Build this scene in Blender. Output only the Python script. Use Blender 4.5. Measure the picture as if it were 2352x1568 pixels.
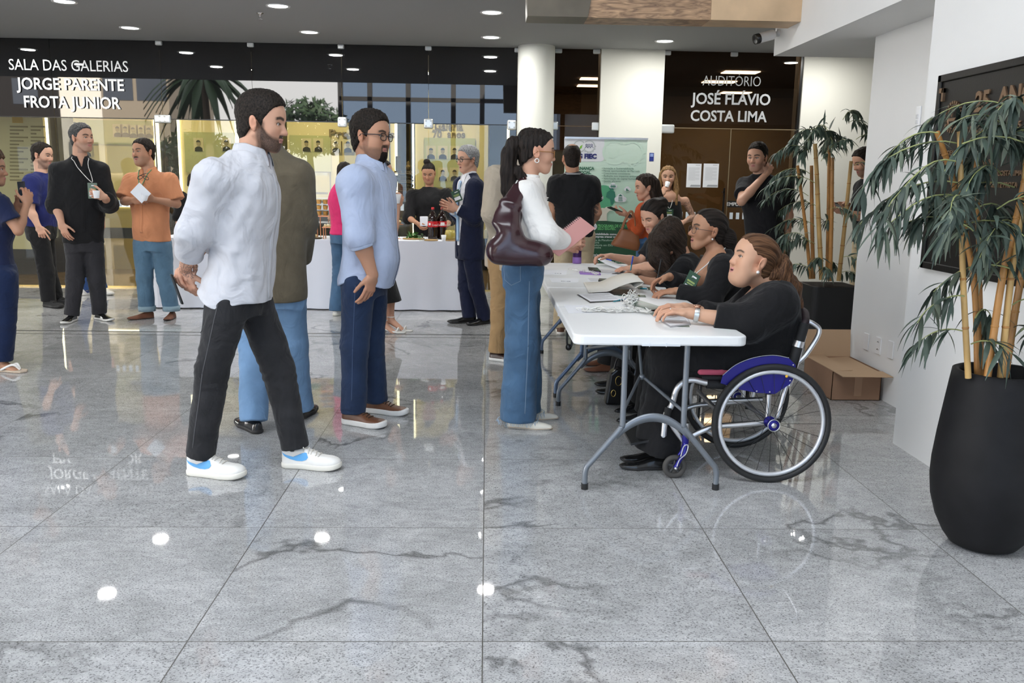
import bpy, math, random
import numpy as np
from mathutils import Vector, Matrix
from mathutils.bvhtree import BVHTree
for o in list(bpy.data.objects): bpy.data.objects.remove(o)
SC = bpy.context.scene
COL = SC.collection
R_ = math.radians
PI = math.pi
# ---------------------------------------------------------------- camera
CAM_H, CAM_F, CAM_PITCH, CAM_ROLL, CAM_YAW = 1.395, 2020., 0.1802, 0.0152, 0.0307
_fw = np.array([math.sin(CAM_YAW)*math.cos(CAM_PITCH), math.cos(CAM_YAW)*math.cos(CAM_PITCH), -math.sin(CAM_PITCH)])
_r0 = np.array([math.cos(CAM_YAW), -math.sin(CAM_YAW), 0.]); _u0 = np.cross(_r0, _fw)
_rt = math.cos(CAM_ROLL)*_r0+math.sin(CAM_ROLL)*_u0
_up = -math.sin(CAM_ROLL)*_r0+math.cos(CAM_ROLL)*_u0
CAM_C = np.array([0., 0., CAM_H])
cam = bpy.data.cameras.new('camera'); cam.sensor_width = 36; cam.lens = CAM_F/2352*36
cam.clip_start = .05; cam.clip_end = 400
camo = bpy.data.objects.new('camera', cam); COL.objects.link(camo)
camo.matrix_world = Matrix([[_rt[i], _up[i], -_fw[i], CAM_C[i]] for i in range(3)]+[[0, 0, 0, 1]])
SC.camera = camo
# ---------------------------------------------------------------- sky, sun, exposure
SKY = 8.5
w = bpy.data.worlds.new('sky'); SC.world = w; w.use_nodes = True
_n = w.node_tree.nodes; _l = w.node_tree.links
_bg = _n['Background']; _bg.inputs[1].default_value = SKY
_tc = _n.new('ShaderNodeTexCoord'); _sx = _n.new('ShaderNodeSeparateXYZ'); _rp = _n.new('ShaderNodeValToRGB')
_l.new(_tc.outputs['Generated'], _sx.inputs[0]); _l.new(_sx.outputs[2], _rp.inputs[0]); _l.new(_rp.outputs[0], _bg.inputs[0])
_rp.color_ramp.elements[0].position = .0; _rp.color_ramp.elements[0].color = (1, .975, .94, 1)
_rp.color_ramp.elements[1].position = .6; _rp.color_ramp.elements[1].color = (.88, .93, 1, 1)
_sun = bpy.data.lights.new('sun', 'SUN'); _sun.energy = 38; _sun.angle = R_(1); _sun.color = (1, .93, .82)
_so = bpy.data.objects.new('sun', _sun); COL.objects.link(_so)
_so.rotation_euler = Vector((-.25, -1, -.45)).to_track_quat('-Z', 'Y').to_euler()
SC.view_settings.view_transform = 'Standard'; SC.view_settings.look = 'None'
SC.view_settings.gamma = 1; SC.view_settings.use_curve_mapping = False
SC.view_settings.exposure = 0.0
try:
 SC.cycles.max_bounces = 8; SC.cycles.diffuse_bounces = 4; SC.cycles.glossy_bounces = 4
 SC.cycles.transparent_max_bounces = 12; SC.cycles.transmission_bounces = 6
 SC.cycles.sample_clamp_indirect = 6; SC.cycles.caustics_reflective = False; SC.cycles.caustics_refractive = False
 SC.cycles.use_denoising = True
except Exception: pass
# ---------------------------------------------------------------- picture point -> place
def ray(x, y): return _fw+_rt*(x-1176)/CAM_F-_up*(y-784)/CAM_F
def onz(x, y, z=0.):
 d = ray(x, y); return CAM_C+d*(z-CAM_H)/d[2]
def ony(x, y, Y):
 d = ray(x, y); return CAM_C+d*Y/d[1]
def onx(x, y, X):
 d = ray(x, y); return CAM_C+d*X/d[0]
def A(*v): return np.array(v, float)
def nrm(v):
 v = np.asarray(v, float); return v/(np.linalg.norm(v)+1e-12)
# ---------------------------------------------------------------- materials
MATS = {}
def mat(name, col=(.8, .8, .8), rough=.5, metal=0., spec=.5, emit=None, es=1., bump=0, bscale=200., var=0., vscale=8., coat=0., vcol=False, sheen=0., alpha=None, sss=0., wr=0., wscale=9.):
 if name in MATS: return MATS[name]
 m = bpy.data.materials.new(name); m.use_nodes = True; MATS[name] = m
 N = m.node_tree.nodes; L = m.node_tree.links; b = N['Principled BSDF']
 b.inputs['Base Color'].default_value = (*col, 1); b.inputs['Roughness'].default_value = rough
 b.inputs['Metallic'].default_value = metal; b.inputs['Specular IOR Level'].default_value = spec
 if coat: b.inputs['Coat Weight'].default_value = coat; b.inputs['Coat Roughness'].default_value = .08
 if sheen: b.inputs['Sheen Weight'].default_value = sheen
 if sss: b.inputs['Subsurface Weight'].default_value = sss; b.inputs['Subsurface Radius'].default_value = (.012, .005, .003); b.inputs['Subsurface Scale'].default_value = 1.
 if emit: b.inputs['Emission Color'].default_value = (*emit, 1); b.inputs['Emission Strength'].default_value = es
 src = None
 tc = N.new('ShaderNodeTexCoord')
 if vcol:
  a = N.new('ShaderNodeAttribute'); a.attribute_name = 'Col'; src = a.outputs['Color']
 if var:
  n = N.new('ShaderNodeTexNoise'); n.inputs['Scale'].default_value = vscale; n.inputs['Detail'].default_value = 5
  L.new(tc.outputs['Object'], n.inputs['Vector'])
  mp = N.new('ShaderNodeMapRange'); mp.inputs[1].default_value = .3; mp.inputs[2].default_value = .7
  mp.inputs[3].default_value = 1-var; mp.inputs[4].default_value = 1+var; L.new(n.outputs[0], mp.inputs[0])
  mx = N.new('ShaderNodeMix'); mx.data_type = 'RGBA'; mx.blend_type = 'MULTIPLY'; mx.inputs[0].default_value = 1
  if src: L.new(src, mx.inputs[6])
  else: mx.inputs[6].default_value = (*col, 1)
  L.new(mp.outputs[0], mx.inputs[7]); src = mx.outputs[2]
 if src: L.new(src, b.inputs['Base Color'])
 if bump:
  n = N.new('ShaderNodeTexNoise'); n.inputs['Scale'].default_value = bscale; n.inputs['Detail'].default_value = 3
  L.new(tc.outputs['Object'], n.inputs['Vector'])
  bm = N.new('ShaderNodeBump'); bm.inputs['Strength'].default_value = bump; bm.inputs['Distance'].default_value = .002
  L.new(n.outputs[0], bm.inputs['Height']); L.new(bm.outputs[0], b.inputs['Normal'])
  if wr:
   mp2 = N.new('ShaderNodeMapping'); mp2.inputs['Scale'].default_value = (1, 1, .75); mp2.inputs['Rotation'].default_value = (.5, .4, .3); L.new(tc.outputs['Object'], mp2.inputs[0])
   n2 = N.new('ShaderNodeTexNoise'); n2.inputs['Scale'].default_value = wscale; n2.inputs['Detail'].default_value = 2.5; n2.inputs['Roughness'].default_value = .45; n2.inputs['Distortion'].default_value = 1.6; L.new(mp2.outputs[0], n2.inputs['Vector'])
   b2 = N.new('ShaderNodeBump'); b2.inputs['Strength'].default_value = wr; b2.inputs['Distance'].default_value = .03; L.new(n2.outputs[0], b2.inputs['Height']); L.new(b2.outputs[0], bm.inputs['Normal'])
 return m
def cloth(name, col=(.5, .5, .5), rough=.85, var=.08, bump=.35, bscale=420., sheen=.08, spec=.2, vscale=14, wr=.45, wscale=9.): return mat(name, col, rough, 0, spec, bump=bump, bscale=bscale, var=var, vscale=vscale, sheen=sheen, wr=wr, wscale=wscale)
def hairmat(name, c1, c2, rough=.42):
 if name in MATS: return MATS[name]
 m = mat(name, c1, rough+.1, 0, .14); N = m.node_tree.nodes; L = m.node_tree.links; b = N['Principled BSDF']
 a = N.new('ShaderNodeAttribute'); a.attribute_name = 'Str'
 n = N.new('ShaderNodeTexNoise'); n.inputs['Scale'].default_value = 1.; n.inputs['Detail'].default_value = 4
 L.new(a.outputs['Vector'], n.inputs['Vector'])
 r = N.new('ShaderNodeValToRGB'); r.color_ramp.elements[0].position = .35; r.color_ramp.elements[1].position = .68
 r.color_ramp.elements[0].color = (*c1, 1); r.color_ramp.elements[1].color = (*c2, 1)
 L.new(n.outputs[0], r.inputs[0]); L.new(r.outputs[0], b.inputs['Base Color'])
 bm = N.new('ShaderNodeBump'); bm.inputs['Strength'].default_value = .7; bm.inputs['Distance'].default_value = .004
 L.new(n.outputs[0], bm.inputs['Height']); L.new(bm.outputs[0], b.inputs['Normal'])
 return m
def glassmat(name, tint=(1, 1, 1), rough=0., refl=.045):
 if name in MATS: return MATS[name]
 m = bpy.data.materials.new(name); m.use_nodes = True; MATS[name] = m
 N = m.node_tree.nodes; L = m.node_tree.links; N.clear()
 o = N.new('ShaderNodeOutputMaterial'); mx = N.new('ShaderNodeMixShader'); t = N.new('ShaderNodeBsdfTransparent'); g = N.new('ShaderNodeBsdfGlossy'); f = N.new('ShaderNodeLayerWeight'); f.inputs[0].default_value = .5; pw_ = N.new('ShaderNodeMath'); pw_.operation = 'POWER'; pw_.inputs[1].default_value = 5; ma_ = N.new('ShaderNodeMath'); ma_.operation = 'MULTIPLY_ADD'; ma_.inputs[1].default_value = .93; ma_.inputs[2].default_value = refl
 t.inputs[0].default_value = (*tint, 1); g.inputs['Roughness'].default_value = rough
 L.new(f.outputs['Facing'], pw_.inputs[0]); L.new(pw_.outputs[0], ma_.inputs[0]); L.new(ma_.outputs[0], mx.inputs[0]); L.new(t.outputs[0], mx.inputs[1]); L.new(g.outputs[0], mx.inputs[2]); L.new(mx.outputs[0], o.inputs[0])
 return m
# ---------------------------------------------------------------- objects
def tag(o, label=None, cat=None, group=None, kind=None):
 if label: o['label'] = label
 if cat: o['category'] = cat
 if group: o['group'] = group
 if kind: o['kind'] = kind
 return o
def empty(name, loc, label=None, cat=None, group=None, rotz=0.):
 o = bpy.data.objects.new(name, None); COL.objects.link(o); o.location = loc; o.rotation_euler = (0, 0, rotz)
 o.empty_display_size = .1
 return tag(o, label, cat, group)
def mesh_obj(name, V, Fc, m, parent=None, smooth=False, world=True):
 me = bpy.data.meshes.new(name); V = np.asarray(V, float).reshape(-1, 3)
 me.from_pydata(V.tolist(), [], [list(map(int, f)) for f in Fc]); me.update()
 return link_mesh(name, me, m, parent, smooth)
def wmat(o):
 M = Matrix.Translation(o.location) @ o.rotation_euler.to_matrix().to_4x4()
 return wmat(o.parent) @ M if o.parent else M
def link_mesh(name, me, m, parent=None, smooth=False):
 if m:
  for k in (m if isinstance(m, (list, tuple)) else [m]): me.materials.append(k)
 if smooth: me.polygons.foreach_set('use_smooth', [True]*len(me.polygons))
 o = bpy.data.objects.new(name, me); COL.objects.link(o)
 if parent is not None:
  o.parent = parent
 return o
def rebase(o, P):
 """mesh given in world coordinates -> parent coordinates"""
 M = wmat(P).inverted(); o.data.transform(M); return o
def bevel(o, w_=.004, seg=2, ang=35):
 b = o.modifiers.new('bevel', 'BEVEL'); b.width = w_; b.segments = seg; b.limit_method = 'ANGLE'; b.angle_limit = R_(ang); return o
class MB:
 """collects shapes (in world coordinates) into one mesh"""
 def __init__(s): s.v = []; s.f = []; s.sm = []; s.mi = []; s.cur = 0
 def add(s, V, Fc, smooth=False):
  b = len(s.v); s.v += [tuple(map(float, p)) for p in V]
  for f in Fc: s.f.append([b+int(i) for i in f]); s.sm.append(smooth); s.mi.append(s.cur)
  return s
 def box(s, lo, hi, M=None):
  x0, y0, z0 = lo; x1, y1, z1 = hi
  V = [(x0, y0, z0), (x1, y0, z0), (x1, y1, z0), (x0, y1, z0), (x0, y0, z1), (x1, y0, z1), (x1, y1, z1), (x0, y1, z1)]
  if M is not None: V = [tuple(M @ Vector(p)) for p in V]
  return s.add(V, [(0, 3, 2, 1), (4, 5, 6, 7), (0, 1, 5, 4), (1, 2, 6, 5), (2, 3, 7, 6), (3, 0, 4, 7)])
 def obox(s, c, ax, ay, az):
  """box by centre and half-axis vectors"""
  c, ax, ay, az = map(np.asarray, (c, ax, ay, az))
  V = [c-ax-ay-az, c+ax-ay-az, c+ax+ay-az, c-ax+ay-az, c-ax-ay+az, c+ax-ay+az, c+ax+ay+az, c-ax+ay+az]
  return s.add(V, [(0, 3, 2, 1), (4, 5, 6, 7), (0, 1, 5, 4), (1, 2, 6, 5), (2, 3, 7, 6), (3, 0, 4, 7)])
 def tube(s, pts, r, n=10, cap=True, closed=False):
  pts = [np.asarray(p, float) for p in pts]; N = len(pts); rr = r if hasattr(r, '__len__') else [r]*N
  V = []; prev = None
  for i, p in enumerate(pts):
   a = pts[(i-1) % N] if (i or closed) else p; b = pts[(i+1) % N] if (i < N-1 or closed) else p
   t = nrm(b-a)
   if prev is None:
    u = np.cross(t, (0, 0, 1.)); u = nrm(u) if np.linalg.norm(u) > .05 else nrm(np.cross(t, (0, 1., 0)))
   else: u = nrm(prev-t*(prev@t))
   prev = u; w_ = np.cross(t, u)
   V += [p+rr[i]*(u*math.cos(q)+w_*math.sin(q)) for q in [2*PI*k/n for k in range(n)]]
  Fc = []
  for i in range(N if closed else N-1):
   j = (i+1) % N
   Fc += [(i*n+k, i*n+(k+1) % n, j*n+(k+1) % n, j*n+k) for k in range(n)]
  s.add(V, Fc, True)
  if cap and not closed:
   s.add(V[:n], [list(range(n))[::-1]]); s.add(V[-n:], [list(range(n))])
  return s
 def lathe(s, prof, c, n=32, axis=(0, 0, 1.), smooth=True):
  c = np.asarray(c, float); az = nrm(axis); ax = np.cross(az, (0, 0, 1.)); ax = nrm(ax) if np.linalg.norm(ax) > .05 else A(1, 0, 0); ay = np.cross(az, ax)
  V = [];
  for r, z in prof: V += [c+az*z+r*(ax*math.cos(q)+ay*math.sin(q)) for q in [2*PI*k/n for k in range(n)]]
  Fc = []
  for i in range(len(prof)-1):
   Fc += [(i*n+k, i*n+(k+1) % n, (i+1)*n+(k+1) % n, (i+1)*n+k) for k in range(n)]
  s.add(V, Fc, smooth)
  if prof[0][0] > 1e-5: s.add(V[:n], [list(range(n))[::-1]])
  if prof[-1][0] > 1e-5: s.add(V[-n:], [list(range(n))])
  return s
 def prism(s, poly, o, u, v, h):
  """2-D outline in the frame (o,u,v), extruded by vector h"""
  o, u, v, h = map(lambda q: np.asarray(q, float), (o, u, v, h)); n = len(poly)
  V = [o+u*a+v*b for a, b in poly]; V += [p+h for p in V]
  return s.add(V, [list(range(n))[::-1], list(range(n, 2*n))]+[(i, (i+1) % n, n+(i+1) % n, n+i) for i in range(n)])
 def ball(s, c, r, n=16, m=10):
  rx, ry, rz = r if hasattr(r, '__len__') else (r, r, r); c = np.asarray(c, float)
  V = [c+A(0, 0, -rz)]
  for i in range(1, m):
   t = PI*i/m-PI/2
   V += [c+A(rx*math.cos(t)*math.cos(2*PI*k/n), ry*math.cos(t)*math.sin(2*PI*k/n), rz*math.sin(t)) for k in range(n)]
  V += [c+A(0, 0, rz)]; Fc = [(0, 1+(k+1) % n, 1+k) for k in range(n)]
  for i in range(m-2): Fc += [(1+i*n+k, 1+i*n+(k+1) % n, 1+(i+1)*n+(k+1) % n, 1+(i+1)*n+k) for k in range(n)]
  b = 1+(m-2)*n; Fc += [(b+k, b+(k+1) % n, len(V)-1) for k in range(n)]
  return s.add(V, Fc, True)
 def grid(s, P, smooth=True):
  """surface from a 2-D array of points"""
  P = np.asarray(P, float); a, b = P.shape[:2]
  return s.add(P.reshape(-1, 3), [(i*b+j, i*b+j+1, (i+1)*b+j+1, (i+1)*b+j) for i in range(a-1) for j in range(b-1)], smooth)
 def build(s, name, m, parent=None, bev=0, label=None, cat=None, group=None, kind=None, seg=2):
  me = bpy.data.meshes.new(name); me.from_pydata(s.v, [], s.f); me.update()
  me.polygons.foreach_set('use_smooth', s.sm); me.polygons.foreach_set('material_index', s.mi)
  o = link_mesh(name, me, m, parent)
  if parent is not None: rebase(o, parent)
  if bev: bevel(o, bev, seg)
  return tag(o, label, cat, group, kind)
def text_obj(name, body, size, o, u, v, m, parent=None, depth=.004, align='CENTER', bold=0., sx=1., spacing=1.):
 """lettering as a mesh standing on the plane (o,u,v)"""
 cu = bpy.data.curves.new(name, 'FONT'); cu.body = body; cu.size = size; cu.extrude = depth; cu.align_x = align; cu.offset = bold; cu.space_character = spacing; cu.resolution_u = 3
 t = bpy.data.objects.new(name, cu); COL.objects.link(t)
 dg = bpy.context.evaluated_depsgraph_get(); me = bpy.data.meshes.new_from_object(t.evaluated_get(dg))
 bpy.data.objects.remove(t); bpy.data.curves.remove(cu); me.name = name
 u = nrm(u); v = nrm(v); n = np.cross(u, v)
 me.transform(Matrix([[u[i]*sx, v[i], n[i], o[i]] for i in range(3)]+[[0, 0, 0, 1]]))
 me.materials.clear()
 ob = link_mesh(name, me, m, parent)
 if parent is not None: rebase(ob, parent)
 return ob
def copy_tree(o, parent=None):
 c = o.copy(); COL.objects.link(c)
 if parent is not None: c.parent = parent
 for ch in [q for q in bpy.data.objects if q.parent == o]: copy_tree(ch, c)
 return c
def arc(c, r, a0, a1, u, v, n=10):
 c, u, v = np.asarray(c, float), np.asarray(u, float), np.asarray(v, float)
 return [c+r*(u*math.cos(a)+v*math.sin(a)) for a in np.linspace(a0, a1, n)]
def bez(P, n=16):
 """smooth curve through points (Catmull-Rom)"""
 P = [np.asarray(p, float) for p in P]; Q = [2*P[0]-P[1]]+P+[2*P[-1]-P[-2]]; out = []
 for i in range(1, len(Q)-2):
  for t in np.linspace(0, 1, n, endpoint=False):
   a, b, c, d = Q[i-1:i+3]
   out.append(.5*((2*b)+(c-a)*t+(2*a-5*b+4*c-d)*t*t+(3*b-a-3*c+d)*t**3))
 return out+[P[-1]]
# ================================================================ the place
YG = 11.22; ZC = 3.0; XW = 2.26; XW2 = 2.64; ZD = 2.08
white = mat('white_paint', (.80, .80, .79), .75, bump=.05, bscale=60, var=.015, vscale=2)
cream = mat('cream_paint', (.76, .75, .68), .75, bump=.05, bscale=60)
ceilm = mat('ceiling_paint', (.34, .345, .345), .85)
def structure(mb, name, m, **k): return mb.build(name, m, kind='structure', **k)
# floor: polished grey granite slabs
def granite():
 m = bpy.data.materials.new('granite_tiles'); m.use_nodes = True; N = m.node_tree.nodes; L = m.node_tree.links; b = N['Principled BSDF']
 tc = N.new('ShaderNodeTexCoord'); sp = N.new('ShaderNodeSeparateXYZ'); L.new(tc.outputs['Object'], sp.inputs[0])
 def M(op, a, b_=None, c=None):
  n = N.new('ShaderNodeMath'); n.operation = op
  for i, v in enumerate((a, b_, c)):
   if v is None: continue
   if hasattr(v, 'links') or hasattr(v, 'is_linked'): L.new(v, n.inputs[i])
   else: n.inputs[i].default_value = v
  return n.outputs[0]
 u = M('DIVIDE', M('ADD', sp.outputs[0], 90.0), .9); v = M('DIVIDE', M('ADD', sp.outputs[1], 90.-3.40), .9)
 iu, iv = M('FLOOR', u), M('FLOOR', v); fu, fv = M('FRACT', u), M('FRACT', v)
 eu = M('MINIMUM', fu, M('SUBTRACT', 1., fu)); ev = M('MINIMUM', fv, M('SUBTRACT', 1., fv)); e = M('MINIMUM', eu, ev)
 joint = M('LESS_THAN', e, .0022)
 cb = N.new('ShaderNodeCombineXYZ'); L.new(iu, cb.inputs[0]); L.new(iv, cb.inputs[1])
 wn = N.new('ShaderNodeTexWhiteNoise'); wn.noise_dimensions = '2D'; L.new(cb.outputs[0], wn.inputs['Vector'])
 sc = N.new('ShaderNodeVectorMath'); sc.operation = 'SCALE'; L.new(wn.outputs['Color'], sc.inputs[0]); sc.inputs['Scale'].default_value = 37.
 ad = N.new('ShaderNodeVectorMath'); ad.operation = 'ADD'; L.new(tc.outputs['Object'], ad.inputs[0]); L.new(sc.outputs[0], ad.inputs[1])
 def noise(scale, det=4, rough=.5, dist=0., stretch=None):
  n = N.new('ShaderNodeTexNoise'); n.inputs['Scale'].default_value = scale; n.inputs['Detail'].default_value = det; n.inputs['Roughness'].default_value = rough; n.inputs['Distortion'].default_value = dist
  src = ad.outputs[0]
  if stretch:
   mp = N.new('ShaderNodeMapping'); mp.inputs['Scale'].default_value = stretch; mp.inputs['Rotation'].default_value = (0, 0, .25); L.new(src, mp.inputs[0]); src = mp.outputs[0]
  L.new(src, n.inputs['Vector']); return n.outputs[0]
 def ramp(f, *st):
  r = N.new('ShaderNodeValToRGB'); L.new(f, r.inputs[0]); el_ = r.color_ramp.elements
  while len(el_) < len(st): el_.new(.5)
  for i, (p, c) in enumerate(st): el_[i].position = p; el_[i].color = (*c, 1) if hasattr(c, '__len__') else (c, c, c, 1)
  return r.outputs[0]
 def mix(bt, f, a, c):
  n = N.new('ShaderNodeMix'); n.data_type = 'RGBA'; n.blend_type = bt
  if hasattr(f, 'links') or hasattr(f, 'is_linked'): L.new(f, n.inputs[0])
  else: n.inputs[0].default_value = f
  for i, q in ((6, a), (7, c)):
   if isinstance(q, tuple): n.inputs[i].default_value = (*q, 1)
   else: L.new(q, n.inputs[i])
  return n.outputs[2]
 base = ramp(noise(3.2, 6, .6, .8), (.3, (.40, .40, .398)), (.7, (.56, .56, .557)))
 blot = ramp(noise(17, 5, .65, .5, (1, 1.8, 1)), (.35, .76), (.62, 1.03)); c = mix('MULTIPLY', .75, base, blot)
 speck = ramp(noise(150, 3, .6, 0, (1, 1.25, 1)), (.38, .28), (.46, 1.0)); c = mix('MULTIPLY', .8, c, speck)
 lsp = ramp(noise(95, 3, .5), (.58, 0.), (.72, .55)); c = mix('ADD', .22, c, lsp)
 v1 = noise(.8, 5, .6, .55); d = M('ABSOLUTE', M('SUBTRACT', v1, .5)); vein = ramp(d, (.0, .42), (.008, .6), (.022, 1.));
 mask = ramp(noise(.9, 2), (.47, 0.), (.6, 1.)); c = mix('MULTIPLY', mask, c, vein)
 tint = N.new('ShaderNodeMapRange'); L.new(wn.outputs['Value'], tint.inputs[0]); tint.inputs[3].default_value = .92; tint.inputs[4].default_value = 1.06
 c = mix('MULTIPLY', 1., c, tint.outputs[0]); c = mix('MIX', joint, c, (.09, .085, .075))
 L.new(c, b.inputs['Base Color']); b.inputs['Roughness'].default_value = .045; b.inputs['Specular IOR Level'].default_value = .62
 r = N.new('ShaderNodeMapRange'); L.new(joint, r.inputs[0]); r.inputs[3].default_value = .022; r.inputs[4].default_value = .6; L.new(r.outputs[0], b.inputs['Roughness'])
 return m
GRAN = granite()
structure(MB().box((-14, -7, -.05), (7.5, YG+.12, 0)), 'floor', GRAN)
structure(MB().box((-14, 7.80, -.01), (2.6, 7.815, .0012)).box((-14, 7.955, -.01), (2.6, 7.985, .0012)), 'trim_1', mat('dark_joint', (.04, .04, .04), .35))
structure(MB().box((-14, -40, -.3), (30, -7, -.12)).box((-60, -40, -.3), (-14, 40, -.12)), 'floor_outside', mat('asphalt', (.16, .16, .16), .9, var=.2, vscale=2))
# ceilings: low one under the upper storey, high one over the hall
structure(MB().box((-14, 7.2, ZC), (7.5, YG+.02, ZC+.25)).box((-14, 6.9, ZC), (XW, 7.2, ZC+.25)), 'ceiling', ceilm)
structure(MB().box((-14, 6.9, ZC+.25), (7.5, 7.1, 6.2)), 'wall_upper', white)
structure(MB().box((-18, -4.2, 6.0), (7.5, -.4, 6.2)).box((-18, 1.9, 6.0), (7.5, 7.0, 6.2)).box((-18, -.4, 6.0), (-7.5, 1.9, 6.2)).box((1.2, -.4, 6.0), (7.5, 1.9, 6.2)), 'ceiling_high', ceilm)  # skylight gap added in the unseen high ceiling to brighten the near floor
# right hand side
structure(MB().box((XW, -7, 0), (3.2, 4.63, 6.1)), 'wall_right', white)
structure(MB().box((XW2, 4.63, 0), (3.2, 6.2, 2.4)), 'wall_recess', white)
structure(MB().box((XW, 4.63, 2.40), (7.5, 7.2, 3.25)).box((XW, 4.63, 3.25), (7.5, 6.9, 6.1)), 'beam', white)
structure(MB().box((3.1, 5.9, 0), (7.5, 6.2, 2.4)), 'wall_corridor', white)
structure(MB().box((7.4, 4.6, 0), (7.6, YG+.2, 3.2)), 'wall_side', cream)
# back wall, left to right: shop-front glass, round column, narrow glass, wall, hall doors, wall
structure(MB().box((1.385, YG-.06, 0), (2.165, YG+.25, ZC)), 'wall_back', cream)
structure(MB().box((3.89, YG-.06, 0), (7.5, YG+.25, ZC)), 'wall_back_right', cream)
structure(MB().lathe([(.225, 0), (.225, ZC)], (.585, YG-.13, 0), 48), 'column', mat('column_paint', (.80, .80, .74), .6))
# wood-clad beam end
def wood():
 m = mat('knotty_wood', (.45, .28, .16), .5); N = m.node_tree.nodes; L = m.node_tree.links; b = N['Principled BSDF']
 tc = N.new('ShaderNodeTexCoord'); mp = N.new('ShaderNodeMapping'); mp.inputs['Scale'].default_value = (2.5, 3, 14); n = N.new('ShaderNodeTexNoise'); n.inputs['Scale'].default_value = 2.2; n.inputs['Detail'].default_value = 7; n.inputs['Distortion'].default_value = 1.8
 L.new(tc.outputs['Object'], mp.inputs[0]); L.new(mp.outputs[0], n.inputs['Vector']); r = N.new('ShaderNodeValToRGB'); L.new(n.outputs[0], r.inputs[0])
 r.color_ramp.elements[0].position = .3; r.color_ramp.elements[0].color = (.17, .10, .06, 1); r.color_ramp.elements[1].position = .7; r.color_ramp.elements[1].color = (.56, .36, .21, 1); L.new(r.outputs[0], b.inputs['Base Color'])
 return m
zb = ony(1500, 43, 6.62)[2]; bw = empty('beam_cladding', (1.2, 6.9, zb), kind_ := None); bw['kind'] = 'structure'
xl = ony(1211, 40, 6.62)[0]; xs = ony(1632, 40, 6.62)[0]; xd = ony(1350, 40, 6.62)[0]
MB().box((xd, 6.62, zb), (xs, 6.9, zb+.62)).build('wood_panel', wood(), bw)
MB().box((xs+.001, 6.615, zb), (XW-.001, 6.9, zb+.62)).build('pale_wood_panel', mat('pale_wood', (.62, .44, .27), .45, var=.16, vscale=4), bw)
MB().add([(xl, 6.61, zb), (xd, 6.61, zb), (xd+.10, 6.61, zb+.62), (xl-.02, 6.61, zb+.62), (xl, 6.9, zb), (xd, 6.9, zb), (xd+.1, 6.9, zb+.62), (xl-.02, 6.9, zb+.62)], [(0, 1, 2, 3), (4, 7, 6, 5), (0, 4, 5, 1), (0, 3, 7, 4), (1, 5, 6, 2)]).build('dark_wood_panel', mat('dark_wood', (.13, .11, .08), .5, var=.15, vscale=5), bw)
# ---- glass front of the gallery
film = mat('black_film', (.006, .006, .007), .015, 0, 1.0); clear = glassmat('clear_glass', (.93, .95, .93)); smoked = glassmat('smoked_glass', (.33, .27, .21)); fit = mat('satin_steel', (.72, .74, .74), .3, .55)
xv = [-10.5, -8.6, -6.6, -5.29, -3.98, -2.88, -1.79, -.73, .36]
frame = mat('dark_mullion', (.012, .012, .012), .25)
def clampfit(x, z, name='glass_clamp', wd=.14, hh=.10):
 return MB().box((x-wd/2, YG-.035, z-hh/2), (x+wd/2, YG+.02, z+hh/2))
T1 = MB(); Dn = 0
for i in range(len(xv)-1): T1.box((xv[i]+.002, YG, ZD+.004), (xv[i+1]-.002, YG+.012, ZC-.002))
ww = structure(T1, 'window_1', film)
for x in xv[4:]:
 o = MB().box((x-.04, YG-.03, ZC-.055), (x+.04, YG+.02, ZC-.001)).build('glass_clamp', fit, ww, .012)
for i in range(len(xv)-1):
 Dn += 1; x0, x1 = xv[i], xv[i+1]
 d = structure(MB().box((x0+.003, YG, .012), (x1-.003, YG+.010, ZD-.004)), 'door_%d' % Dn, clear)
for x, hh in ((-3.98, .10), (-1.79, .12), (-.73, .12), (.30, .12)):
 o = clampfit(x, ZD, wd=.20 if x < -3 else .115, hh=hh).build('glass_clamp', fit, ww, .018)
 for a in (-.03, .03):
  for b in (-.03, .03):
   q = MB().lathe([(.010, 0), (.010, .006)], (x+a, YG-.035, ZD+b), 12, (0, -1, 0)).build('screw', mat('steel_dark', (.4, .41, .41), .35, .8), o)
structure(MB().box((-14, YG-.02, 0), (.36, YG+.03, .018)), 'trim_2', mat('brass_strip', (.75, .58, .25), .25, .9))
structure(MB().box((-14, YG-.004, ZD-.006), (.36, YG+.014, ZD+.006)), 'trim_3', frame)
# narrow smoked window and the auditorium doors
W2 = structure(MB().box((.79, YG, ZD+.004), (1.383, YG+.012, ZC-.002)).box((.79, YG, .012), (1.383, YG+.012, ZD-.004)), 'window_2', smoked)
for x, z in ((.86, ZC-.03), (1.33, ZC-.03), (.83, ZD), (1.34, ZD)): MB().box((x-.045, YG-.03, z-.05 if z < 2.5 else z-.025), (x+.045, YG+.02, z+.05 if z < 2.5 else z+.03)).build('glass_clamp', fit, W2, .012)
W3 = structure(MB().box((2.167, YG, ZD+.004), (3.888, YG+.012, ZC-.002)), 'window_3', smoked)
for x in (2.20, 3.03): MB().box((x-.045, YG-.03, ZC-.055), (x+.045, YG+.02, ZC-.001)).build('glass_clamp', fit, W3, .012)
MB().box((2.15, YG-.035, ZD-.07), (2.33, YG+.02, ZD+.04)).build('glass_clamp', fit, W3, .02)
smoked2 = glassmat('smoked_door_glass', (.52, .44, .34))
D8 = structure(MB().box((2.167, YG, .012), (3.045, YG+.012, ZD-.004)), 'door_9', smoked2); D9 = structure(MB().box((3.049, YG, .012), (3.888, YG+.012, ZD-.004)), 'door_10', smoked2)
structure(MB().box((3.86, YG-.03, 0), (3.90, YG+.03, ZC)), 'trim_4', frame)
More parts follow.
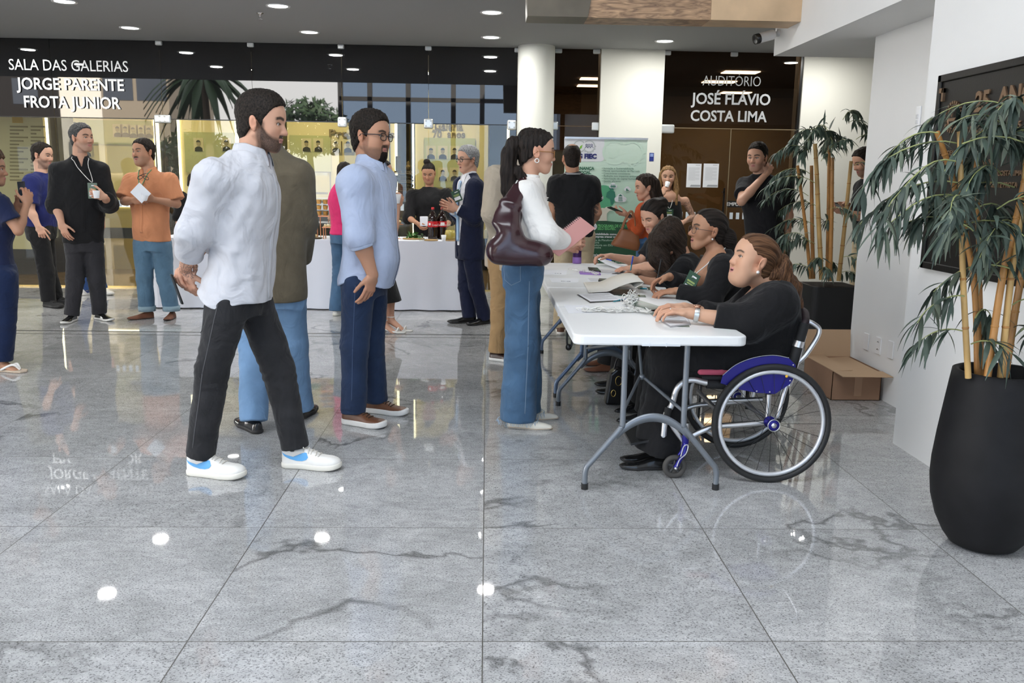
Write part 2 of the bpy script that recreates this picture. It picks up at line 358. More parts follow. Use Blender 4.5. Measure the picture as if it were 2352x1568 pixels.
structure(MB().box((2.16, YG-.006, ZD-.005), (3.89, YG+.016, ZD+.005)).box((3.042, YG-.005, 0), (3.052, YG+.016, ZD)), 'trim_5', mat('bronze_edge', (.22, .17, .10), .4))
MB().box((2.98, YG-.06, .95), (3.0, YG-.04, 1.35)).box((2.98, YG-.06, .99), (3.0, YG+.01, 1.01)).box((2.98, YG-.06, 1.29), (3.0, YG+.01, 1.31)).build('door_handle', mat('black_metal', (.02, .02, .02), .3, .6), D8)
# rows of frosted safety marks on the panes
def marks(x0, x1, parent, z0, z1):
 m = MB(); x = x0
 while x < x1: m.box((x, YG-.0015, z0), (x+.042, YG-.0005, z1)); x += .082
 return m.build('safety_mark', mat('frosted_vinyl', (.66, .74, .80), .6), parent)
zs = ony(740, 481, YG)[2], ony(740, 466, YG)[2]
for i in range(3, len(xv)-1): marks(xv[i]+.05, xv[i+1]-.05, bpy.data.objects['door_%d' % (i+1)], *zs)
zs2 = ony(1680, 503, YG)[2], ony(1680, 488, YG)[2]
marks(2.2, 3.0, D8, *zs2); marks(3.09, 3.85, D9, *zs2)
# ---- lettering on the glass
def lettering(lines, label, m, parent_loc):
 e = empty('wall_lettering', parent_loc, label, 'sign lettering')
 for body, (x0, x1), yb, hpx, bold in lines:
  p0 = ony(x0, yb, YG-.02); p1 = ony(x1, yb, YG-.02); sz = (ony(x0, yb-hpx, YG-.02)[2]-p0[2])/.69
  o = text_obj('letters', body, sz, (p0[0], YG-.016, p0[2]), (1, 0, 0), (0, 0, 1), m, e, .004, 'LEFT', bold)
  xs_ = [(wmat(o) @ v.co).x for v in o.data.vertices]; k = (p1[0]-p0[0])/(max(xs_)-min(xs_)); lx = min(v.co.x for v in o.data.vertices)
  for v in o.data.vertices: v.co.x = (v.co.x-lx)*k+(p0[0]-e.location.x)
 return e
lm = mat('brushed_letter', (.78, .80, .82), .35, .35)
lettering([('SALA DAS GALERIAS', (21, 294), 160, 25, .0), ('JORGE PARENTE', (38, 285), 204, 26, .004), ('FROTA JUNIOR', (56, 277), 246, 26, .004)], 'pale metal room sign lettering of three lines on the black glass at far left', lm, (-5.1, YG-.02, 2.3))
lettering([('AUDITÓRIO', (1614, 1747), 196, 23, -.002), ('JOSÉ FLÁVIO', (1587, 1769), 238, 25, .0035), ('COSTA LIMA', (1586, 1761), 277, 24, .0035)], 'pale metal room sign lettering of three lines on the smoked glass above the auditorium doors', lm, (3.0, YG-.02, 2.3))
ep = ony(1671, 476, YG-.01); ep2 = ony(1703, 462, YG-.01); es = empty('door_sign', ep, 'small black push sign on the smoked glass door', 'sign')
MB().box((ep[0], YG-.006, ep[2]), (ep[0]+.235, YG-.001, ep2[2]+.004)).build('plate', mat('sign_black', (.015, .015, .015), .4), es)
text_obj('letters', 'EMPURRE', .062, (ep[0]+.117, YG-.008, ep[2]+.02), (1, 0, 0), (0, 0, 1), mat('sign_white', (.75, .75, .75), .5), es, .001, 'CENTER', .001)
paper = mat('paper_white', (.80, .81, .84), .8)
ink = mat('ink_grey', (.35, .36, .38), .8); dark_ink = mat('ink_dark', (.06, .06, .07), .8)
for i, (x0, x1, lab) in enumerate(((1576, 1612, 'left of two white notices on the smoked glass door'), (1614, 1652, 'right of two white notices on the smoked glass door'))):
 a = ony(x0, 430, YG-.01); b = ony(x1, 376, YG-.01); e = empty('notice_sheet', (a[0], YG-.004, a[2]), lab, 'paper', 'notices on the auditorium door'); w_, h_ = b[0]-a[0], b[2]-a[2]
 MB().box((a[0], YG-.004, a[2]), (b[0], YG-.002, b[2])).build('sheet', paper, e)
 m = MB()
 for k in range(20): m.box((a[0]+w_*.12, YG-.0046, a[2]+h_*(.30+.028*k)), (a[0]+w_*(.88 if k % 5 else .6), YG-.0041, a[2]+h_*(.30+.028*k)+.0018))
 m.box((a[0]+w_*.6, YG-.0046, b[2]-h_*.07), (a[0]+w_*.9, YG-.0041, b[2]-h_*.05)); m.build('print_lines', ink, e)
 MB().prism([(w_*.25, h_*.03), (w_*.97, h_*.03), (w_*.97, h_*.11), (w_*.33, h_*.11)], (a[0], YG-.0047, a[2]), (1, 0, 0), (0, 0, 1), (0, .0004, 0)).build('footer_bar', ink, e)
qa, qb = ony(1491, 370, YG-.06), ony(1502, 351, YG-.06); q = empty('wall_sticker', qa, 'small blue rectangular sticker on the cream wall beside the green banner', 'sticker')
MB().box((qa[0], YG-.064, qa[2]), (qb[0], YG-.0605, qb[2])).build('sheet', mat('navy_print', (.015, .03, .22), .5), q); MB().box((qa[0]+.008, YG-.066, qa[2]+.055), (qb[0]-.008, YG-.0645, qb[2]-.008)).build('pale_panel', mat('pale_blue_print', (.25, .33, .6), .5), q)
# ---- ceiling lights, sprinkler, camera
lamp = mat('lamp_disc', (.9, .9, .9), .5, emit=(.95, 1, .97), es=5.); ring = mat('lamp_ring', (.85, .85, .85), .4)
LG = [(-4, 8.85), (-2, 8.85), (.03, 8.95), (-3.96, 10.3), (-2, 10.35), (.03, 10.45), (2.02, 10.47), (2.02, 8.95), (-6, 8.85), (-6, 10.3), (4.0, 10.46)]
for i, (x, y) in enumerate(LG):
 nm = {0: 'at the top left edge of the picture', 1: 'nearer one left of the sprinkler', 2: 'nearer one above the round column', 3: 'farther one above the left gallery lettering', 4: 'farther one right of the sprinkler', 5: 'farther one just left of the round column', 6: 'farther one above the cream wall by the auditorium'}.get(i)
 lab = 'round recessed ceiling light, '+nm if nm else 'round recessed ceiling light out of frame, seen in reflections'
 e = empty('ceiling_light', (x, y, ZC), lab, 'ceiling light', 'round ceiling lights')
 MB().lathe([(.088, -.003), (.112, -.010), (.116, -.001)], (x, y, ZC), 32).build('ring', ring, e); MB().lathe([(.0001, -.006), (.09, -.005)], (x, y, ZC), 32).build('diffuser', lamp, e)
 l = bpy.data.lights.new('ceiling_light_glow', 'AREA'); l.shape = 'DISK'; l.size = .17; l.energy = 19; l.color = (1, .99, .95); lo = bpy.data.objects.new('ceiling_light_glow', l); COL.objects.link(lo); lo.parent = e; lo.location = (0, 0, -.016)
p = onz(597, 30, ZC); e = empty('sprinkler', p, 'small sprinkler head hanging from the grey ceiling', 'sprinkler')
MB().lathe([(.035, 0), (.03, -.006), (.012, -.01), (.011, -.03), (.004, -.032), (.004, -.05), (.022, -.052), (.022, -.056)], p, 16).build('head', mat('chrome', (.6, .6, .6), .2, 1.), e)
e = empty('security_camera', (XW-.06, 7.0, 2.52), 'white bullet security camera with black front at end of the white beam', 'camera'); a = A(XW-.02, 7.06, 2.53); d = nrm(A(-1, -.25, -.30))
MB().lathe([(.03, 0), (.03, .018), (.012, .02), (.012, .06)], (XW, 7.1, 2.56), 16, (-1, 0, 0)).build('bracket', mat('white_plastic', (.8, .8, .8), .4), e)
cc = A(XW-.05, 7.08, 2.545); MB().lathe([(.036, 0), (.038, .01), (.038, .13)], cc, 20, d).build('housing', mat('white_plastic', ()), e); MB().lathe([(.0385, .128), (.0385, .165), (.03, .16), (.0001, .155)], cc, 20, d).build('lens_hood', mat('black_plastic', (.012, .012, .012), .25), e)
# ---- switches and sockets on the recess wall
def plate(px_, py_, X, w_, h_, label, kind):
 c = onx(px_, py_, X); e = empty('light_switch' if kind == 's' else 'wall_socket', c, label, 'switch' if kind == 's' else 'socket', 'white wall sockets' if kind != 's' else None)
 MB().box((X-.009, c[1]-w_/2, c[2]-h_/2), (X, c[1]+w_/2, c[2]+h_/2)).build('plate', mat('white_plastic', ()), e, .003)
 if kind == 's':
  for k in (-.028, 0, .028): MB().box((X-.014, c[1]-w_*.22, c[2]+k-.011), (X-.008, c[1]+w_*.22, c[2]+k+.011)).build('rocker', mat('switch_grey', (.6, .6, .6), .4), e, .002)
 elif kind == 'p':
  for k in (-.025, .025):
   for j in (-.009, 0, .009): MB().lathe([(.003, 0), (.003, .0015)], (X-.009, c[1]+j, c[2]+k+(0.004 if j == 0 else 0)), 8, (-1, 0, 0)).build('socket_hole', mat('black_plastic', ()), e)
plate(2003, 516, XW2, .075, .115, 'white light switch on the white wall beside the farther bamboo', 's')
plate(1991, 784, XW2, .075, .115, 'blank white plate, farthest of three low on the white wall', 'b'); plate(2019, 794, XW2, .075, .115, 'white socket with holes, middle of three plates low on the white wall', 'p'); plate(2047, 803, XW2, .075, .115, 'blank white plate, nearest of three low on the white wall', 'b')
plate(2110, 280, XW, .05, .16, 'slim white switch near the edge of the white wall left of the plaque', 's')
# ---- bronze plaque
P0 = (XW-.03, 4.46, .99); e = empty('memorial_plaque', (XW-.01, 3.6, .99), 'black framed memorial plaque with raised bronze lettering on the white wall', 'plaque')
bronze = mat('dark_bronze', (.016, .015, .014), .42, .5, bump=.15, bscale=90); br2 = mat('worn_bronze', (.22, .14, .085), .45, .7)
MB().box((XW-.022, 2.7, .99), (XW-.001, 4.46, 1.94)).build('panel', bronze, e, .003)
m = MB(); m.box((XW-.032, 2.7, 1.905), (XW-.02, 4.46, 1.94)).box((XW-.032, 2.7, .99), (XW-.02, 4.46, 1.025)).box((XW-.032, 4.425, .99), (XW-.02, 4.46, 1.94)); m.build('frame_border', bronze, e, .004)
t = text_obj('raised_letters', '25  ANOS', .125, (XW-.024, 4.10, 1.74), (0, -1, 0), (0, 0, 1), br2, e, .006, 'LEFT', .004, .95)
t = text_obj('raised_letters', 'II DIRETORIA 12/05/95', .045, (XW-.024, 4.16, 1.645), (0, -1, 0), (0, 0, 1), br2, e, .004, 'LEFT', .001)
for k, (a, b) in enumerate((('PRESIDENTE', 4.38), ('FERNANDO CIRINO GURGEL', 4.36), ('DIRETORES', 4.05), ('JOSE FLAVIO COSTA LIMA', 4.05), ('JORGE PARENTE FROTA', 4.05))): text_obj('raised_letters', a, .032, (XW-.024, b, 1.55-.05*(k if k < 2 else k-1)), (0, -1, 0), (0, 0, 1), br2, e, .003, 'LEFT', .0005)
c = A(XW-.026, 4.285, 1.73); m = MB()
m.lathe([(.062, 0), (.062, .008), (.052, .008), (.052, 0)], c+A(.008, 0, 0), 32, (-1, 0, 0))
for k in range(22): q = 2*PI*k/22; m.obox(c+A(0, .068*math.cos(q), .068*math.sin(q)), A(.006, 0, 0), A(0, .007*math.cos(q), .007*math.sin(q)), A(0, -.005*math.sin(q), .005*math.cos(q)))
m.prism([(-.04, -.005), (.035, -.005), (.02, -.02), (-.025, -.02)], c, (0, -1, 0), (0, 0, 1), (-.006, 0, 0)).prism([(-.01, 0), (-.004, 0), (-.004, .04), (-.01, .035)], c, (0, -1, 0), (0, 0, 1), (-.006, 0, 0)).prism([(-.012, -.028), (.012, -.028), (.008, -.045), (-.008, -.045)], c, (0, -1, 0), (0, 0, 1), (-.006, 0, 0))
m.build('gear_emblem', br2, e)
MB().box((XW-.036, 4.39, 1.85), (XW-.02, 4.43, 1.875)).box((XW-.036, 4.39, 1.81), (XW-.02, 4.405, 1.875)).build('corner_mount', br2, e, .002)
# ---- the gallery behind the glass
gold = mat('gold_panel', (.55, .43, .17), .5, var=.06, vscale=2); lit = mat('lit_panel', (.60, .52, .28), .6, emit=(1, .85, .45), es=.05); strip_m = mat('light_strip', (1, .95, .8), .5, emit=(1, .92, .62), es=3.5)
brown = mat('brown_floor', (.17, .10, .03), .12, spec=.5); blackp = mat('black_laminate', (.012, .011, .010), .3)
structure(MB().box((-14, YG+.12, -.05), (.75, 16.2, .0)), 'floor_gallery', brown)
structure(MB().box((-14, 16, 0), (.75, 16.2, 3.2)), 'wall_gallery', gold); structure(MB().box((-14, YG+.05, 2.9), (.75, 16.2, 3.1)), 'ceiling_gallery', blackp); structure(MB().box((.6, YG+.3, 0), (.78, 16.2, 3.1)), 'wall_gallery_side', blackp)
def YP(x, y, Y): return ony(x, y, Y)
def display(x0, x1, Y, label, z0=.75, z1=2.75, left=True, right=True):
 a, b = ony(x0, 400, Y)[0], ony(x1, 400, Y)[0]; e = empty('display_panel', ((a+b)/2, Y, 0), label, 'display panel')
 MB().box((a, Y, z0), (b, Y+.06, z1)).build('panel', lit, e, .004)
 MB().box((a, Y, 0), (b, Y+.06, z0)).build('plinth', blackp, e)
 if left: MB().box((a-.03, Y-.03, z0), (a, Y+.05, z1)).build('light_tube', strip_m, e)
 if right: MB().box((b, Y-.03, z0), (b+.03, Y+.05, z1)).build('light_tube', strip_m, e)
 return e, a, b
YD = 13.9
e1, a1, b1 = display(418, 545, YD, 'lit yellow display panel behind glass left of the man in white shirt', .62)
e2, a2, b2 = display(662, 908, YD, 'lit yellow display panel with presidents lettering behind the glass', .62, right=True, left=False)
e3, a3, b3 = display(952, 1121, YD, 'lit yellow display panel with seventy years lettering and portraits', .5, right=False)
e4, a4, b4 = display(135, 360, 14.6, 'lit yellow panel of small framed pictures behind the left group of men', .62, left=False)
e5, a5, b5 = display(-60, 108, 12.6, 'lit text panel behind glass at the far left edge', .35, right=False, left=False)
gt = mat('galley_letter', (.20, .15, .07), .5);
def gtext(e, body, x0, x1, yb, hpx, Y):
 p0, p1 = ony(x0, yb, Y-.02), ony(x1, yb, Y-.02); sz = (ony(x0, yb-hpx, Y-.02)[2]-p0[2])/.69
 o = text_obj('letters', body, sz, (p0[0], Y-.02, p0[2]), (1, 0, 0), (0, 0, 1), gt, e, .012, 'LEFT', .003); lx = [v.co.x for v in o.data.vertices]; k = (p1[0]-p0[0])/(max(lx)-min(lx)); l0 = min(lx)
 for v in o.data.vertices: v.co.x = l0+(v.co.x-l0)*k
gtext(e2, 'Galeria', 795, 870, 290, 20, YD); gtext(e2, 'Presidentes', 755, 905, 315, 18, YD); gtext(e3, 'Galeria', 998, 1062, 297, 18, YD); gtext(e3, '70  anos', 993, 1067, 316, 18, YD)
sheet = mat('green_glass_sheet', (.42, .43, .20), .3); photo_bg = mat('photo_paper', (.55, .49, .30), .6); dk = mat('photo_suit', (.03, .028, .022), .6); fc = mat('photo_face', (.30, .25, .15), .6)
def photos(e, Y, items, board=None):
 if board:
  p, q = ony(board[0], board[3], Y), ony(board[2], board[1], Y); MB().box((p[0], Y-.03, p[2]), (q[0], Y-.02, q[2])).build('glass_sheet', sheet, e)
 for x, y in items:
  c = ony(x, y, Y-.035); f = MB().box((c[0]-.075, Y-.036, c[2]-.10), (c[0]+.075, Y-.031, c[2]+.10)).build('portrait_photo', photo_bg, e)
  m = MB(); m.prism([(-.06, -.098), (.06, -.098), (.055, -.05), (.02, -.028), (-.02, -.028), (-.055, -.05)], (c[0], Y-.040, c[2]), (1, 0, 0), (0, 0, 1), (0, .003, 0)).build('suit', dk, e).parent = f
  m = MB(); m.prism([(.030*math.cos(t), .02+.043*math.sin(t)) for t in np.linspace(0, 2*PI, 16, endpoint=False)], (c[0], Y-.042, c[2]), (1, 0, 0), (0, 0, 1), (0, .003, 0)); m.build('face', fc, e).parent = f
  m = MB(); m.prism([(.033*math.cos(t), .032+.036*math.sin(t)) for t in np.linspace(.1, PI-.1, 10)], (c[0], Y-.044, c[2]), (1, 0, 0), (0, 0, 1), (0, .002, 0)); m.build('hair', dk, e).parent = f
  for ch in bpy.data.objects:
   if ch.parent == f: ch.location = A(0, 0, 0)
photos(e3, YD, [(990, 350), (1017, 350), (1044, 350), (1017, 400), (1044, 400)], (975, 318, 1092, 430)); photos(e2, YD, [(772, 335), (799, 335), (826, 335), (704, 333), (731, 333)], (668, 312, 760, 395))
photos(e1, YD, [(456, 332), (520, 332)], (428, 305, 540, 395)); photos(e4, 14.6, [(150, 290), (172, 290), (270, 300), (288, 300), (306, 302), (324, 302), (342, 303), (180, 345), (200, 345)], (140, 278, 350, 330))
m = MB()
for k in range(16):
 for (xa, xb) in ((22, 62), (70, 102)):
  p, q = ony(xa, 290+8.2*k, 12.58), ony(xb, 286+8.2*k, 12.58); m.box((p[0], 12.585, p[2]-.012), (q[0]-.06*(k % 3), 12.598, p[2]+.008))
m.build('printed_text', mat('text_brown', (.33, .27, .13), .7), e5)
p, q = ony(28, 282, 12.58), ony(50, 262, 12.58); MB().box((p[0], 12.585, p[2]), (q[0], 12.598, q[2]+.2)).build('gold_badge', mat('gold_badge', (.65, .40, .04), .4), e5)
def pillar(x0, x1, Y, label, strips=()):
 a, b = ony(x0, 400, Y)[0], ony(x1, 400, Y)[0]; e = empty('display_column', ((a+b)/2, Y, 0), label, 'display column'); MB().box((a, Y, 0), (b, Y+.5, 2.9)).build('column_body', blackp, e)
 for s_ in strips: c = ony(s_, 400, Y-.03)[0]; MB().box((c-.018, Y-.05, .5), (c+.018, Y-.002, 2.6)).build('light_tube', strip_m, e)
pillar(105, 140, 12.9, 'black display column with a light tube beside the left text panel', (114,)); pillar(911, 934, 14.1, 'black display column between the two yellow galleries'); pillar(1124, 1186, 13.5, 'black display column with a light tube beside the round column', (1166,)); pillar(360, 416, 14.4, 'black display column with a light tube right of the orange shirt man', (367,))
# shelves with trophies
e = empty('trophy_shelf', (ony(925, 470, 13.6)[0], 13.6, .9), 'glass shelves with small trophies behind the attendant', 'shelf'); xa, xb = ony(893, 470, 13.6)[0], ony(953, 470, 13.6)[0]
for y in (398, 418, 437, 462, 500): z = ony(920, y, 13.6)[2]; MB().box((xa, 13.5, z-.008), (xb, 13.75, z)).build('shelf_board', mat('bronze_shelf', (.20, .14, .05), .3), e)
m_ = MB()
for x in (xa+.01, xb-.01): m_.box((x-.008, 13.72, 0), (x+.008, 13.74, 2.4))
m_.build('shelf_upright', blackp, e)
tro = mat('trophy_bronze', (.10, .065, .02), .35, .5)
for i, (x, y) in enumerate(((914, 397), (938, 397), (908, 417), (926, 417), (942, 417), (926, 436), (943, 436))):
 c = ony(x, y, 13.6); t = empty('trophy', c, ['tall bronze trophy on the top glass shelf', 'bronze bust trophy at right on the top glass shelf', 'small bronze box trophy at left on the second shelf', 'small bronze box trophy amid the second shelf', 'round bronze trophy at right on the second shelf', 'square bronze trophy amid the third shelf', 'small bronze cup at right on the third shelf'][i], 'trophy', 'trophies in the gallery')
 MB().box((c[0]-.05, 13.56, c[2]+.001), (c[0]+.05, 13.64, c[2]+.03)).build('base', tro, t)
 if i == 0: MB().box((c[0]-.035, 13.58, c[2]+.03), (c[0]+.035, 13.62, c[2]+.25)).build('figure', tro, t, .01)
 elif i in (1, 4, 6): MB().lathe([(.02, .03), (.05, .06), (.045, .10), (.02, .12), (.028, .15), (.0001, .18)] if i == 1 else [(.02, .03), (.045, .055), (.045, .08), (.0001, .10)], c, 16).build('figure', tro, t)
 else: MB().box((c[0]-.042, 13.58, c[2]+.03), (c[0]+.042, 13.62, c[2]+.095)).build('figure', tro, t, .008)
# counter inside the gallery, left
xa, xb = ony(235, 500, 12.9)[0], ony(345, 500, 12.9)[0]; e = empty('gallery_counter', (-5.5, 13.6, 0), 'gold counter with a black plinth line behind the left group of men', 'counter')
MB().box((-6.0, 13.45, .62), (-4.95, 13.9, .95)).build('counter_body', gold, e); MB().box((-6.0, 13.48, .46), (-4.95, 13.85, .62)).build('black_band', blackp, e); MB().box((-6.0, 13.45, .0), (-4.95, 13.9, .46)).build('base_panel', mat('gold_lower', (.42, .29, .09), .4), e); MB().box((-6.0, 13.43, .93), (-4.95, 13.45, .955)).build('light_line', strip_m, e)
# glass show case right of the khaki jacket
xa, xb = ony(712, 470, 13.2)[0], ony(760, 470, 13.2)[0]; za, zb_ = ony(735, 462, 13.2)[2], ony(735, 394, 13.2)[2]; e = empty('show_case', (xa, 13.2, za), 'glass show case with black trim behind the buffet', 'show case')
MB().box((xa, 13.2, za), (xb, 13.6, zb_)).build('glass_box', glassmat('case_glass', (.95, .96, .9)), e); m = MB()
for x in (xa, xb): m.box((x-.008, 13.19, za), (x+.008, 13.205, zb_))
m.box((xa, 13.19, zb_-.012), (xb, 13.205, zb_)).box((xa, 13.19, za-.03), (xb, 13.6, za)); m.build('case_frame', blackp, e); MB().box((xa+.05, 13.3, 0), (xb-.05, 13.55, za-.03)).build('case_stand', blackp, e)
MB().box((xa+.07, 13.3, za+.10), (xb-.07, 13.36, za+.13)).build('exhibit', blackp, e)
for x, y, en, lo_, c in ((-7, 13, 26, 2.8, (1, .82, .45)), (-4.8, 13, 26, 2.8, (1, .82, .45)), (-2.6, 12.9, 30, 2.8, (1, .84, .48)), (-.6, 12.9, 30, 2.8, (1, .84, .48))):  # unseen lamps added to fill the gallery with warm light
 e = empty('gallery_fill_lamp', (x, y, 2.9), 'added warm fill lamp at the gallery ceiling, out of view', 'ceiling light', 'added gallery fill lamps'); MB().lathe([(.0001, -.012), (.11, -.012), (.12, 0)], (x, y, 2.9), 20).build('diffuser', strip_m, e)
 l = bpy.data.lights.new('gallery_glow', 'AREA'); l.shape = 'DISK'; l.size = .3; l.energy = en; l.color = c; q = bpy.data.objects.new('gallery_glow', l); COL.objects.link(q); q.parent = e; q.location = (0, 0, -.03)
# ---- the auditorium behind the smoked doors
aw = mat('auditorium_brown', (.26, .19, .11), .8); structure(MB().box((.78, 20, 0), (7.6, 20.2, 3.6)).box((.78, YG+.3, 0), (.80, 20.2, 3.6)).box((7.4, YG+.3, 0), (7.6, 20.2, 3.6)), 'wall_auditorium', aw); structure(MB().box((.78, YG+.25, 3.3), (7.6, 20.2, 3.5)), 'ceiling_auditorium', mat('auditorium_ceiling', (.10, .08, .06), .9)); structure(MB().box((.78, YG+.12, -.05), (7.6, 20.2, 0)), 'floor_auditorium', mat('auditorium_floor', (.12, .08, .05), .5))
pan = mat('led_panel', (1, 1, 1), .5, emit=(1, .98, .95), es=28.)
for i, (x, y) in enumerate(((1701, 166), (1652, 188), (1574, 222), (1544, 234), (1801, 227), (1755, 240), (1370, 181), (1361, 197), (1348, 214), (1333, 228), (1640, 255), (1690, 213))):
 p = onz(x, y, 3.29)
 if p[1] > 19.5: continue
 q = empty('led_panel_light', p, 'lit rectangular ceiling panel seen through the smoked glass', 'ceiling light', 'auditorium ceiling panels')
 MB().box((p[0]-.30, p[1]-.16, 3.28), (p[0]+.30, p[1]+.16, 3.295)).build('diffuser', pan, q)
l = bpy.data.lights.new('auditorium_glow', 'AREA'); l.size = 4; l.energy = 130; l.color = (1, .85, .6); q = bpy.data.objects.new('auditorium_glow', l); COL.objects.link(q); q.location = (3.4, 15.5, 3.27)
# ---- behind the camera: glazed front of the hall, forecourt, buildings, trees
dk_f = mat('window_frame_dark', (.03, .03, .032), .4)
fr = MB()
for x in (-4.27, -3.42, -2.31, -1.0, -.16, 1.1, 2.2): fr.box((x-.07, -4.12, 0), (x+.07, -4.0, 4.25))
fr.box((-18, -4.12, 4.2), (2.3, -3.98, 4.3)); fr.box((-4.3, -4.12, 3.62), (2.26, -4.0, 3.74)); structure(fr, 'window_4', dk_f)
structure(MB().box((-4.27, -4.07, .05), (2.2, -4.055, 4.22)), 'window_5', glassmat('blue_tinted_glass', (.50, .58, .68)))
structure(MB().box((-18, -4.2, 4.25), (7.5, -4.0, 6.2)), 'wall_front', white)
structure(MB().box((-14.2, 4.5, 0), (-14, YG, 6.2)), 'wall_left', white)
bl = mat('render_wall', (.72, .62, .48), .9, var=.05, vscale=.5)
def block(lo, hi, label, m, nx, nz, face):
 e = empty('building', ((lo[0]+hi[0])/2, hi[1], lo[2]), label, 'building'); MB().box(lo, hi).build('wall', m, e); wm = mat('far_pane', (.06, .07, .09), .15)
 for i in range(nx):
  for j in range(nz):
   x = lo[0]+(hi[0]-lo[0])*(i+.5)/nx; z = lo[2]+1.6+(hi[2]-lo[2]-1.5)*j/nz; MB().box((x-.6, hi[1]-.05, z), (x+.6, hi[1]+.03, z+1.2)).build('window', wm, e)
block((-15.7, -21, -.1), (-13.0, -15, 7.2), 'shade-toned beige building across the forecourt, seen only in reflection', mat('shaded_render', (.30, .25, .19), .9, var=.05, vscale=.5), 2, 2, 0)  # darker render colour stands for the shaded part of the building
block((-17.4, -20, -.1), (-15.72, -15, 5.7), 'sunlit cream building end across the forecourt, seen only in reflection', mat('sunlit_render', (.85, .78, .68), .9), 1, 1, 0)  # pale render colour stands for the sunlit part of the building
block((-45, -30, -.1), (-19, -22, 11), 'added dark building at the far side of the forecourt, seen only in reflection', mat('darkened_render', (.018, .015, .014), .9), 4, 3, 0)  # added block covers bright sky in reflections; near-black colour stands for shade
block((-32, -70, -.1), (-25, -60, 9), 'white tower block far across the street, seen only in reflection', mat('tower_white', (.8, .8, .8), .8), 4, 8, 0)
def tree(x, y, h, label, palm=False):
 e = empty('palm_tree' if palm else 'tree', (x, y, -.12), label, 'tree'); rg = random.Random(int(x*10)); MB().tube([(x, y, -.12), (x+.1, y, h*.5), (x, y, h)], [.16, .13, .10], 10).build('trunk', mat('bark', (.12, .09, .06), .9), e); m = MB()
 if palm:
  for k in range(40):
   a = rg.uniform(0, 2*PI); el_ = rg.uniform(-.4, 1.0); d = A(math.cos(a), math.sin(a), 0); pts = [A(x, y, h)+d*1.9*t+A(0, 0, math.sin(el_)*1.2*t-1.9*t*t) for t in np.linspace(0, 1, 7)]; sd = A(-d[1], d[0], 0)
   m.grid([[p-sd*.16*(1-abs(2*i/6-.9)), p+A(0, 0, .06), p+sd*.16*(1-abs(2*i/6-.9))] for i, p in enumerate(pts)])
 else:
  for k in range(1400):
   v = nrm([rg.gauss(0, 1) for _ in range(3)])*rg.uniform(.3, 1)**.5; p = A(x, y, h+.5)+v*A(1.5, 1.5, 1.1); a = nrm([rg.gauss(0, 1) for _ in range(3)])*.16; b = nrm(np.cross(a, v))*.07; m.add([p-a, p-b, p+a, p+b], [(0, 1, 2, 3)])
 m.build('foliage', mat('leaf_dark', (.035, .07, .025), .6), e)
tree(-9.4, -8.0, 4.6, 'palm tree outside the hall, seen only in reflection', True); tree(-6.6, -11, 2.7, 'leafy tree outside the hall, seen only in reflection'); tree(-11, -12, 1.6, 'second leafy tree outside, seen only in reflection')
